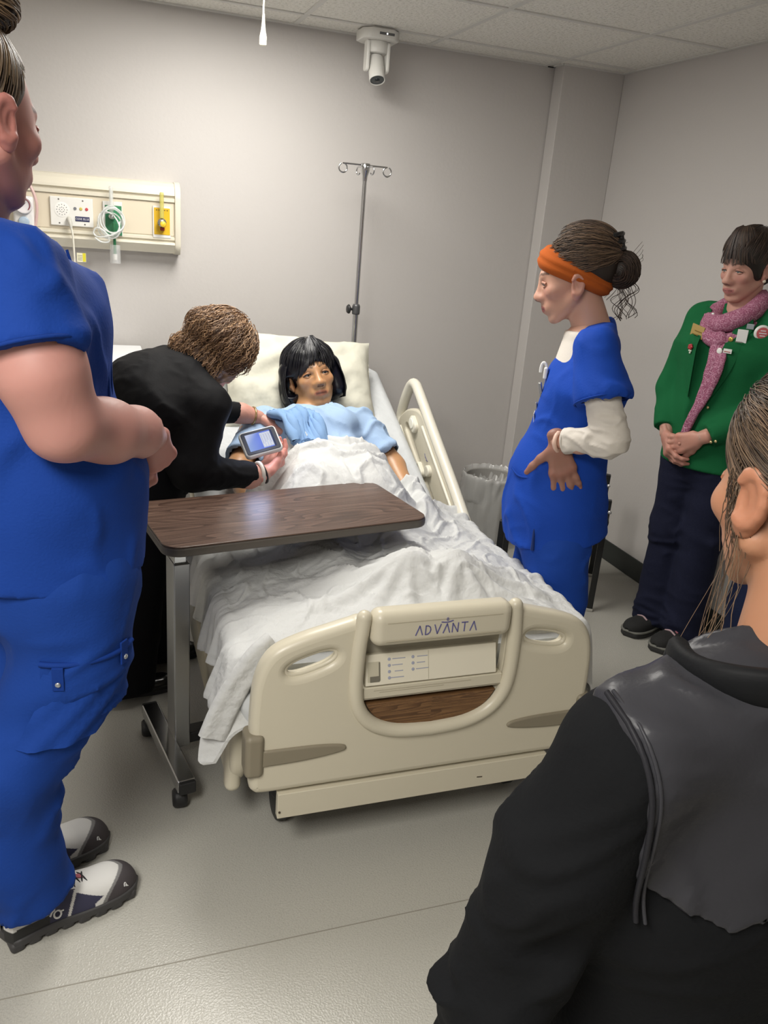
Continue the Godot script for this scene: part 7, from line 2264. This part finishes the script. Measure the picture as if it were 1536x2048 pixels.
	for i in 40:
		var a := lerpf(-0.62, PI + 0.62, i / 39.0)
		var row := PackedVector3Array()
		var ce := Vector3(0.045 + cos(a) * 0.112, 1.143 + 0.022 * maxf(0.0, sin(a)) - 0.012 * maxf(0.0, -sin(a)), -0.022 - sin(a) * 0.082)
		var out := Vector3(cos(a), 0, -sin(a) * 0.75).normalized()
		for j in 14:
			var c := TAU * j / 14
			row.append(P.call(0, 0, 0) + F.basis * (ce + out * cos(c) * 0.017 + Vector3(0, 1, 0) * sin(c) * 0.028 + out * sin(c) * 0.01))
		rows.append(row)
	var co := MB.new()
	co.patch(rows, true, true)
	var e0 := []; var e1 := []
	for q in rows[0]: e0.append(q)
	for q in rows[39]: e1.append(q)
	co.face(e0); e1.reverse(); co.face(e1)
	co.ball(rows[0][0] * 0.5 + rows[0][7] * 0.5, Vector3.ONE * 0.02)
	part(jk, "collar", co, cloth_mat("collar_black", 21, 22, 24, 0.6, 0.15, 5.0, 0.2))
	# trousers, shoes and the stool, all below the picture
	d = SDF.new(0.014, 0.014)
	d.wide(P.call(0.045, 0.56, 0.0), P.call(0.045, 0.54, 0.05), 0.11, 0.11, L, 1.4)
	for s in [-1.0, 1.0]:
		d.chain([P.call(0.045 + s * 0.08, 0.53, 0.02), P.call(0.045 + s * 0.088, 0.4, 0.2), P.call(0.045 + s * 0.088, 0.06, 0.06)], [0.095, 0.07, 0.065], 2)
	var m := MB.new(); d.build(m)
	part(t, "trousers", m, cloth_mat("trousers_black", 30, 30, 34, 0.9, 0.2, 3.0, 0.1))
	for s in [-1.0, 1.0]:
		var X := frame(P.call(0.045 + s * 0.088, 0, -0.02), F.basis.z)
		m = MB.new()
		shoe_upper(m, X, 0.25, 0.092, 0.07, 0.02, func(_a: float, _b: float) -> Color: return lin(40, 40, 42), 24, 16)
		m.slab(Transform3D(Basis(X.basis.x, X.basis.z, X.basis.x.cross(X.basis.z)), X * Vector3(0, 0.001, 0)), sole_outline(0.25, 0.092, 0.003), [], 0.024, 0.005, 2)
		part(t, "shoe", m, vcol("shoe_suede", 0.9))
	# hair: swept back over the head, strands falling past the cheek
	var hb := MB.new()
	var dk := lin(52, 42, 35); var lt := lin(122, 100, 80)
	d = SDF.new(0.0045, 0.007)
	d.ell(H * Vector3(0, 0.055, -0.024), Vector3(0.086, 0.094, 0.106), H.basis)
	d.ell(H * Vector3(0, -0.01, -0.075), Vector3(0.064, 0.075, 0.045), H.basis)
	var cv := SDF.new(0.005, 0.006)
	cv.ell(H * Vector3(0.0, -0.03, 0.085), Vector3(0.1, 0.085, 0.085), H.basis)
	cv.ell(H * Vector3(0.088, -0.012, -0.008), Vector3(0.03, 0.034, 0.022), H.basis)
	cv.ell(H * Vector3(-0.088, -0.012, -0.008), Vector3(0.03, 0.034, 0.022), H.basis)
	d.sub = cv
	d.build(hb, null, func(_p: Vector3, _n: Vector3) -> Color: return dk)
	comb(hb, H, Vector3(0, 0.055, -0.024), Vector3(0.0865, 0.0945, 0.1065), 3200, func(v: Vector3) -> bool: return v.y > -0.55 and v.z < 0.8 and not (v.z > 0.0 and v.y < 0.0), func(p: Vector3, v: Vector3) -> Vector3: return Vector3(-p.x * 0.5, -0.03 - 0.035 * absf(v.x), -0.1), 10, 0.012, 0.06, 0.0006, dk, lt, 9, 0.1)
	var rng := RandomNumberGenerator.new(); rng.seed = 12
	for k in 130:     # locks in front of the ear, loose past the cheek and chin
		var side := 1.0 if k < 112 else -1.0
		var z0 := rng.randf_range(-0.008, 0.02); var y0 := rng.randf_range(0.02, 0.085)
		var len := rng.randf_range(0.045, 0.095) if k % 18 else rng.randf_range(0.14, 0.22)
		var path := []
		var dz := rng.randf_range(-0.006, 0.012); var dx := rng.randf_range(-0.006, 0.004) if k % 18 else rng.randf_range(0.002, 0.02)
		for i in 15:
			var f := i / 14.0
			var y := y0 - len * f
			var px: float = 0.0765 + 0.003 * rng.randf() - 0.02 * smoothstep(-0.02, -0.1, y) * (1.0 if k % 18 else 0.2)
			path.append(H * Vector3(side * (px + dx * f * f + 0.0025 * sin(f * 7 + k)), y, z0 + dz * f + 0.003 * sin(f * 5 + k * 1.7)))
		hb.col = dk.lerp(lt, pow(rng.randf(), 1.0))
		hb.tube(path, 0.00055, 3, false)
	for k in 14:      # long wisps hanging free below the chin
		var p0: Vector3 = H * Vector3(rng.randf_range(0.055, 0.08), rng.randf_range(-0.07, -0.02), rng.randf_range(0.0, 0.045 if k % 3 == 0 else 0.015))
		var len := rng.randf_range(0.1, 0.24)
		var dl := rng.randf_range(-0.01, 0.06)
		var path := []
		for i in 13:
			var f := i / 12.0
			path.append(p0 + Vector3(0, -len * f, 0) + F.basis.x * (dl * f * f) + F.basis.z * (0.012 * sin(f * 3 + k)))
		hb.col = dk.lerp(lt, rng.randf_range(0.3, 1.0))
		hb.tube(path, 0.00035, 3, false)
	hb.col = Color(1, 1, 1)
	part(t, "hair", hb, vcol("hair_light_brown", 0.45))
	# what she sits on
	t = thing("stool", "round black stool under the seated woman in the right foreground", "stool", P.call(0.045, 0, 0))
	m = MB.new()
	m.lathe(Transform3D(Basis(), P.call(0.045, 0.375, 0.0)), [Vector2(0, 0), Vector2(0.16, 0.0), Vector2(0.175, 0.015), Vector2(0.175, 0.04), Vector2(0.16, 0.05), Vector2(0, 0.05)], 28)
	part(t, "seat", m, mat("chair_fabric", 40, 42, 46, 0.9))
	part(t, "column", pipe([P.call(0.045, 0.05, 0), P.call(0.045, 0.38, 0)], 0.025, 12), mat("chair_black", 34, 35, 36, 0.4))
	for k in 5:
		var dd := Vector3(cos(TAU * k / 5), 0, sin(TAU * k / 5))
		part(t, "foot", pipe([P.call(0.045, 0.08, 0), P.call(0.045, 0.065, 0) + dd * 0.2], 0.016, 8), mat("chair_black", 34, 35, 36, 0.4))
		caster(t, P.call(0.045, 0, 0) + dd * 0.2, 0.022)

# ------------------------------------------------------------------ the woman in black bending over the bed
func bending_woman() -> void:
	var F := frame(Vector3(0.08, 0, -2.57), Vector3(0.97, 0, -0.2))
	var L := F.basis.x
	var P := func(l: float, u: float, f: float) -> Vector3: return F * Vector3(l, u, f)
	var t := thing("person", "person with curly light brown hair in a black jacket and trousers bending over the bed", "person", F.origin)
	var skin := lin(196, 144, 130)
	var H := frame(P.call(0.01, 1.108, 0.298), F.basis * Vector3(0.42, -0.72, 0.72), F.basis * Vector3(-0.05, 0.72, 0.55))
	var b := MB.new()
	head(b, H, 1.0, skin, {"neck": P.call(-0.01, 1.02, 0.17), "neck_r": 0.05, "gaze": Vector3(0, -0.5, 1), "cell": 0.0042})
	limbs(b, [[[P.call(-0.18, 0.98, 0.2), P.call(-0.205, 0.795, 0.145), P.call(-0.195, 0.763, 0.335), P.call(-0.186, 0.764, 0.385)], [0.05, 0.04, 0.034, 0.027]],
		[[P.call(0.16, 0.98, 0.22), P.call(0.2, 0.875, 0.33), P.call(0.205, 0.868, 0.46), P.call(0.2, 0.85, 0.525)], [0.05, 0.04, 0.032, 0.026]]], skin)
	hand(b, P.call(-0.185, 0.765, 0.386), F.basis * Vector3(0.62, 0.16, 0.6), F.basis * Vector3(0.1, 0.95, -0.2), 1.0, lin(204, 140, 130), {"curl": [0.3, 0.5, 0.4], "spread": 0.03, "thumb": Vector3(0.35, 0.9, 0.3)})
	hand(b, P.call(0.2, 0.848, 0.53), F.basis * Vector3(-0.1, -0.42, 0.85), F.basis * Vector3(-0.2, -0.9, -0.4), -1.0, lin(202, 146, 132), {"curl": [0.4, 0.5, 0.4], "spread": 0.05})
	core(b, [[P.call(0, 0.78, 0.04), P.call(0, 1.0, 0.13), 0.11, 0.09, L, 1.3], [P.call(-0.085, 0.78, 0.03), P.call(-0.085, 0.1, -0.05), 0.085, 0.045, L, 1.0], [P.call(0.085, 0.78, 0.03), P.call(0.09, 0.1, 0.1), 0.085, 0.045, L, 1.0]], skin)
	part(t, "body", b, skin_mat())
	var km := cloth_mat("suit_black", 20, 20, 22, 0.75, 0.12, 4.0, 0.3)
	var d := SDF.new(0.0065, 0.014)
	d.wide(P.call(0, 0.7, 0.06), P.call(0, 0.86, 0.05), 0.145, 0.14, L, 1.25, 1)
	d.wide(P.call(0, 0.86, 0.05), P.call(0, 0.985, 0.085), 0.142, 0.142, L, 1.3)
	d.wide(P.call(0, 0.985, 0.085), P.call(0, 1.05, 0.165), 0.138, 0.08, L, 1.6)
	for s in [-1.0, 1.0]: d.cap(P.call(s * 0.07, 1.06, 0.165), P.call(s * 0.17, 0.995, 0.2), 0.062, 0.066)
	d.cap(P.call(-0.175, 0.985, 0.2), P.call(-0.208, 0.8, 0.15), 0.067, 0.058)
	d.cap(P.call(-0.208, 0.8, 0.15), P.call(-0.194, 0.767, 0.352), 0.058, 0.041, Basis(), 2)
	d.cap(P.call(0.165, 0.985, 0.21), P.call(0.2, 0.885, 0.33), 0.064, 0.054)
	d.cap(P.call(0.2, 0.885, 0.33), P.call(0.205, 0.868, 0.462), 0.05, 0.038, Basis(), 2)

	var f1 := folds(0.014, Vector3(5, 10, 5), Basis(Vector3(0, 0, 1), 0.6), 5)
	var f2 := folds(0.009, Vector3(12, 22, 12), Basis(Vector3(0, 0, 1), -0.9), 15)
	var top := MB.new()
	d.build(top, func(p: Vector3, n: Vector3) -> float: return f1.call(p, n) * 0.6 + f2.call(p, n) * 0.5)
	var jk := part(t, "jacket", top, km)
	var sm := cloth_mat("suit_seam", 20, 20, 22, 0.8, 0.1, 4.0, 0.1)
	part(jk, "armhole_seam", pipe(spline([P.call(-0.115, 1.055, 0.235), P.call(-0.125, 1.085, 0.18), P.call(-0.14, 1.06, 0.115), P.call(-0.165, 0.99, 0.085)], 6), 0.0025, 6), sm)
	var cr := []
	for k in 20:
		var a := TAU * k / 20
		cr.append(P.call(0.068 * cos(a), 1.09 + 0.03 * sin(a), 0.195 + 0.05 * sin(a) * -0.6 + 0.012))
	part(jk, "collar", pipe(cr, 0.014, 8, true), km)
	d = SDF.new(0.01, 0.012)
	d.wide(P.call(0, 0.82, 0.05), P.call(0, 0.72, 0.055), 0.13, 0.135, L, 1.25, 1)
	d.cap(P.call(-0.085, 0.76, 0.05), P.call(-0.088, 0.46, 0.0), 0.115, 0.095)
	d.cap(P.call(-0.088, 0.46, 0.0), P.call(-0.09, 0.035, -0.045), 0.095, 0.1, Basis(), 2)
	d.cap(P.call(0.085, 0.76, 0.06), P.call(0.088, 0.46, 0.05), 0.115, 0.095)
	d.cap(P.call(0.088, 0.46, 0.05), P.call(0.09, 0.035, 0.09), 0.095, 0.1, Basis(), 2)
	var tr := MB.new()
	d.build(tr, folds(0.006, Vector3(5, 3, 5), Basis(), 25))
	part(t, "trousers", tr, cloth_mat("suit_trousers", 20, 20, 23, 0.85, 0.12, 4.0, 0.2))
	for q in [[-0.095, -0.125], [0.085, 0.02]]:
		var X := frame(P.call(q[0], 0, q[1]), F.basis.z)
		var m := MB.new()
		shoe_upper(m, X, 0.25, 0.085, 0.062, 0.012, func(_a: float, _b: float) -> Color: return lin(24, 24, 26), 36, 20)
		var s := part(t, "shoe", m, vcol("shoe_patent", 0.18))
		m = MB.new()
		m.slab(Transform3D(Basis(X.basis.x, X.basis.z, X.basis.x.cross(X.basis.z)), X * Vector3(0, 0.0005, 0)), sole_outline(0.25, 0.085, 0.002), [], 0.014, 0.003, 2)
		part(s, "sole", m, mat("sole_black", 40, 40, 40, 0.6))
	# curly bob
	var hb := MB.new()
	var dk := lin(84, 60, 44); var lt := lin(188, 150, 112)
	var C := Vector3(0, 0.052, -0.02)
	d = SDF.new(0.0055, 0.012)
	d.ell(H * C, Vector3(0.088, 0.092, 0.105), H.basis)
	d.ell(H * Vector3(0, -0.03, -0.058), Vector3(0.078, 0.07, 0.06), H.basis)
	d.ell(H * Vector3(0.07, -0.01, 0.0), Vector3(0.03, 0.07, 0.05), H.basis)
	d.ell(H * Vector3(-0.07, -0.005, -0.005), Vector3(0.03, 0.065, 0.05), H.basis)
	var cv := SDF.new(0.005, 0.006)
	cv.ell(H * Vector3(0.0, -0.035, 0.1), Vector3(0.072, 0.082, 0.07), H.basis)
	cv.ell(H * Vector3(0, -0.13, 0.0), Vector3(0.12, 0.06, 0.12), H.basis)
	d.sub = cv
	var nz := FastNoiseLite.new(); nz.seed = 77; nz.frequency = 24.0
	d.build(hb, func(p: Vector3, _n: Vector3) -> float: return 0.011 * nz.get_noise_3dv(p), func(p: Vector3, _n: Vector3) -> Color: return dk.lerp(lt, 0.25 + 0.5 * nz.get_noise_3dv(p * 1.4)))
	var reg := func(v: Vector3) -> bool: return v.y > -0.75 and (v.z < 0.45 or v.y > 0.35)
	comb(hb, H, C, Vector3(0.09, 0.094, 0.107), 1100, reg, func(p: Vector3, v: Vector3) -> Vector3: return Vector3(v.x * 0.5, -0.7, -0.25 + v.z * 0.3), 11, 0.0095, 0.14, 0.0013, dk, lt, 16, 0.5)
	comb(hb, H, Vector3(0, -0.028, -0.05), Vector3(0.083, 0.075, 0.07), 520, func(v: Vector3) -> bool: return v.z < 0.25 and v.y > -0.8, func(_p: Vector3, v: Vector3) -> Vector3: return Vector3(v.x * 0.4, -0.8, v.z * 0.3), 10, 0.0088, 0.18, 0.0013, dk, lt, 26, 0.65)
	part(t, "hair", hb, vcol("hair_curly", 0.5))
	var m := MB.new(); m.ball(H * Vector3(-0.08, -0.034, -0.002), Vector3.ONE * 0.0055)
	part(t, "earring", m, mat("pearl", 238, 226, 206, 0.2))
	# bracelets
	var ring := func(c: Vector3, ax: Vector3, r: float) -> Array:
		var o := []
		var x := ax.cross(Vector3.UP).normalized(); var y := ax.cross(x)
		for k in 24: o.append(c + (x * cos(TAU * k / 24) + y * sin(TAU * k / 24)) * r)
		return o
	var fa := (F.basis * Vector3(0.05, 0.02, 1)).normalized()
	part(t, "bracelet", pipe(ring.call(P.call(-0.186, 0.769, 0.384), (fa + Vector3(0, 0.25, 0)).normalized(), 0.0335), 0.0045, 6, true), mat("bracelet_black", 34, 28, 26, 0.4))
	part(t, "watch_strap", pipe(ring.call(P.call(-0.189, 0.7675, 0.372), fa, 0.0345), 0.007, 6, true), mat("strap_pale", 206, 200, 192, 0.5))
	part(t, "chain_bracelet", pipe(ring.call(P.call(0.202, 0.857, 0.503), (F.basis * Vector3(0, -0.2, 1)).normalized(), 0.0315), 0.004, 6, true), mat("bracelet_gold", 170, 146, 104, 0.25, 0.7))

# ------------------------------------------------------------------ the manikin in the bed
func patient() -> void:
	var t := thing("manikin", "training manikin with a black bob wig in a light blue gown, propped in the bed", "manikin", Vector3(0.77, 0.57, -2.7))
	var skin := lin(188, 142, 102)
	var N := Vector3(0.775, 0.835, -3.0)
	var H := frame(Vector3(0.795, 0.962, -3.06), Vector3(-0.02, 0.27, 0.95), Vector3(-0.2, 0.92, -0.26))
	var b := MB.new()
	head(b, H, 1.07, skin, {"neck": N, "neck_r": 0.05, "fat": 1.04, "cell": 0.0032, "lip": lin(180, 118, 92), "blush": lin(194, 140, 102), "brow": lin(74, 50, 36), "mouth": 2.2, "iris": Color(0.05, 0.035, 0.02), "gaze": Vector3(0.05, -0.05, 1)})
	limbs(b, [[[Vector3(0.55, 0.8, -2.93), Vector3(0.465, 0.695, -2.74), Vector3(0.475, 0.61, -2.5), Vector3(0.485, 0.59, -2.44)], [0.052, 0.042, 0.036, 0.028]], [[Vector3(0.985, 0.795, -2.93), Vector3(1.055, 0.685, -2.77), Vector3(1.07, 0.605, -2.58), Vector3(1.065, 0.59, -2.5)], [0.052, 0.042, 0.034, 0.028]]], skin, 0.006)
	hand(b, Vector3(0.486, 0.588, -2.43), Vector3(0.1, -0.06, 1), Vector3(0, -1, 0), 1.0, skin)
	hand(b, Vector3(1.065, 0.588, -2.49), Vector3(-0.1, -0.06, 1), Vector3(0, -1, 0), -1.0, skin)
	core(b, [[Vector3(0.775, 0.63, -2.55), Vector3(0.772, 0.765, -2.93), 0.055, 0.065, Vector3.RIGHT, 1.6], [Vector3(0.66, 0.6, -2.5), Vector3(0.66, 0.575, -1.99), 0.04, 0.02, Vector3.RIGHT, 1.0], [Vector3(0.88, 0.6, -2.5), Vector3(0.88, 0.575, -1.99), 0.04, 0.02, Vector3.RIGHT, 1.0], [Vector3(0.775, 0.6, -1.93), Vector3(0.788, 0.63, -1.9), 0.026, 0.02, Vector3.UP, 1.0], [Vector3(0.92, 0.6, -1.93), Vector3(0.925, 0.63, -1.9), 0.026, 0.02, Vector3.UP, 1.0], [Vector3(0.66, 0.575, -1.99), Vector3(0.775, 0.6, -1.93), 0.02, 0.022, Vector3.UP, 1.0], [Vector3(0.88, 0.575, -1.99), Vector3(0.92, 0.6, -1.93), 0.02, 0.022, Vector3.UP, 1.0]], skin)
	part(t, "body", b, skin_mat("vinyl_skin", 0.38))
	# gown
	var gm := cloth_mat("gown_blue", 156, 180, 210, 0.85, 0.25, 2.5, 0.2)
	var d := SDF.new(0.006, 0.012)
	var X := Vector3.RIGHT
	d.wide(Vector3(0.775, 0.66, -2.5), Vector3(0.772, 0.705, -2.72), 0.08, 0.088, X, 1.8)
	d.wide(Vector3(0.772, 0.705, -2.72), Vector3(0.77, 0.79, -2.92), 0.088, 0.1, X, 1.85)
	d.wide(Vector3(0.77, 0.795, -2.92), Vector3(0.772, 0.825, -2.98), 0.098, 0.055, X, 2.2)
	d.ell(Vector3(0.695, 0.835, -2.84), Vector3(0.06, 0.055, 0.06)); d.ell(Vector3(0.86, 0.835, -2.84), Vector3(0.06, 0.055, 0.06))
	d.cap(Vector3(0.585, 0.81, -2.95), Vector3(0.486, 0.722, -2.775), 0.066, 0.068, Basis(), 2)
	d.cap(Vector3(0.955, 0.805, -2.95), Vector3(1.035, 0.715, -2.80), 0.066, 0.066, Basis(), 2)
	var sub := SDF.new(0.005, 0.004)
	sub.ell(N + Vector3(0.005, 0.055, 0.03), Vector3(0.068, 0.06, 0.075))
	d.sub = sub
	var f1 := folds(0.018, Vector3(7, 5, 5), Basis(Vector3(0, 1, 0), 0.5), 5)
	var f2 := folds(0.012, Vector3(16, 8, 8), Basis(Vector3(0, 1, 0), -0.4), 8)
	var top := MB.new()
	d.build(top, func(p: Vector3, n: Vector3) -> float: return f1.call(p, n) + 0.7 * f2.call(p, n))
	var g := part(t, "gown", top, gm)
	var nb := []
	for k in 28:
		var a := TAU * k / 28
		nb.append(N + Vector3(0.005 + 0.078 * cos(a), 0.032 - 0.03 * sin(a) * -1.0 - 0.012, 0.03 + 0.07 * sin(a) * 0.8 - 0.01))
	# printed mark at the neckline
	var pm := mat("print_slate", 110, 122, 140, 0.7)
	for k in 5:
		part(g, "gown_print", box(Vector3(0.833 + 0.0085 * k, 0.886 - 0.0012 * k, -2.872), Vector3(0.006, 0.002 + 0.003 * (k % 2), 0.006), 0.001, Basis(Vector3.RIGHT, -0.5)), pm)
	# bunched cloth over the chest, under her hand
	var rng := RandomNumberGenerator.new(); rng.seed = 21
	var bc := MB.new()
	for k in 9:
		var x := 0.615 + 0.014 * k
		var pts := spline([Vector3(x - 0.02, 0.845 + rng.randf() * 0.02, -2.86), Vector3(x + 0.005, 0.868 + rng.randf() * 0.025, -2.79), Vector3(x + 0.015, 0.852 + rng.randf() * 0.02, -2.72), Vector3(x + 0.03, 0.80 + rng.randf() * 0.02, -2.655)], 6)
		var rr := []
		for i in pts.size(): rr.append(0.017 + 0.006 * sin(i * 0.5 + k))
		bc.tube(pts, rr, 9)
	var f3 := folds(0.016, Vector3(25, 20, 12), Basis(), 44)
	for i in bc.v.size():
		bc.v[i] += bc.n[i] * f3.call(bc.v[i], bc.n[i]); bc.n[i] = Vector3.ZERO
	bc.fix()
	part(g, "bunched_cloth", bc, cloth_mat("gown_blue_folded", 128, 160, 200, 0.85, 0.25, 2.5, 0.2))
	# wig
	var hb := MB.new()
	var dk := lin(20, 20, 22); var lt := lin(58, 58, 62)
	d = SDF.new(0.0045, 0.009)
	d.ell(H * Vector3(0, 0.058, -0.02), Vector3(0.102, 0.1, 0.112), H.basis)
	for s in [-1.0, 1.0]:
		d.cap(H * Vector3(s * 0.092, 0.04, -0.005), H * Vector3(s * 0.098, -0.055, -0.005), 0.031, 0.034)
		d.cap(H * Vector3(s * 0.07, 0.02, -0.06), H * Vector3(s * 0.078, -0.06, -0.05), 0.045, 0.042)
	var cv := SDF.new(0.005, 0.005)
	cv.ell(H * Vector3(0.005, -0.045, 0.1), Vector3(0.076, 0.1, 0.09), H.basis)
	cv.ell(H * Vector3(-0.096, -0.02, 0.016), Vector3(0.032, 0.04, 0.04), H.basis)
	d.sub = cv
	d.build(hb, null, func(_p: Vector3, _n: Vector3) -> Color: return dk)
	comb(hb, H, Vector3(0, 0.058, -0.02), Vector3(0.1025, 0.1005, 0.1125), 1200, func(v: Vector3) -> bool: return v.y > -0.2 and (v.z < 0.4 or v.y > 0.4), func(p: Vector3, _v: Vector3) -> Vector3: return (p - Vector3(0.012, 0.17, 0.03)) * Vector3(1, 0.6, 1) + Vector3(0, -0.03, 0), 9, 0.0115, 0.03, 0.0012, dk, lt, 6, 0.0)
	for s in [-1.0, 1.0]:
		for k in 120:
			var a := rng.randf_range(-1.6, 0.9)
			var path := []
			for i in 9:
				var f := i / 8.0
				path.append(H * Vector3(s * (0.104 + 0.026 * sin(f * 2.6)) * (0.75 + 0.25 * cos(a)), 0.06 - 0.155 * f, -0.02 + sin(a) * (0.075 - 0.01 * f) + 0.0))
			hb.col = dk.lerp(lt, pow(rng.randf(), 3))
			hb.tube(path, 0.0016, 4, false)
	for k in 170:     # side-swept fringe
		var a0 := 0.25 + rng.randf_range(-0.1, 0.1)
		var a1 := rng.randf_range(-1.2, 1.15)
		var drop := 0.055 + 0.05 * smoothstep(0.1, 1.1, absf(a1 - 0.2)) + rng.randf() * 0.008 - 0.028 * smoothstep(0.0, 0.3, a1) * smoothstep(0.9, 0.5, a1)
		var path := []
		for i in 10:
			var f := i / 9.0
			var a := lerpf(a0, a1, pow(f, 0.8))
			path.append(H * Vector3(sin(a) * lerpf(0.07, 0.088, f), 0.155 - (drop + 0.028) * f - 0.01 * f * f, -0.012 + cos(a) * lerpf(0.072, 0.113, sin(f * PI * 0.55))))
		hb.col = dk.lerp(lt, pow(rng.randf(), 3))
		hb.tube(path, [0.002, 0.0024, 0.0026, 0.0026, 0.0025, 0.0023, 0.002, 0.0017, 0.0012, 0.0005], 4, false)
	hb.col = Color(1, 1, 1)
	part(t, "wig", hb, vcol("wig_black", 0.28))
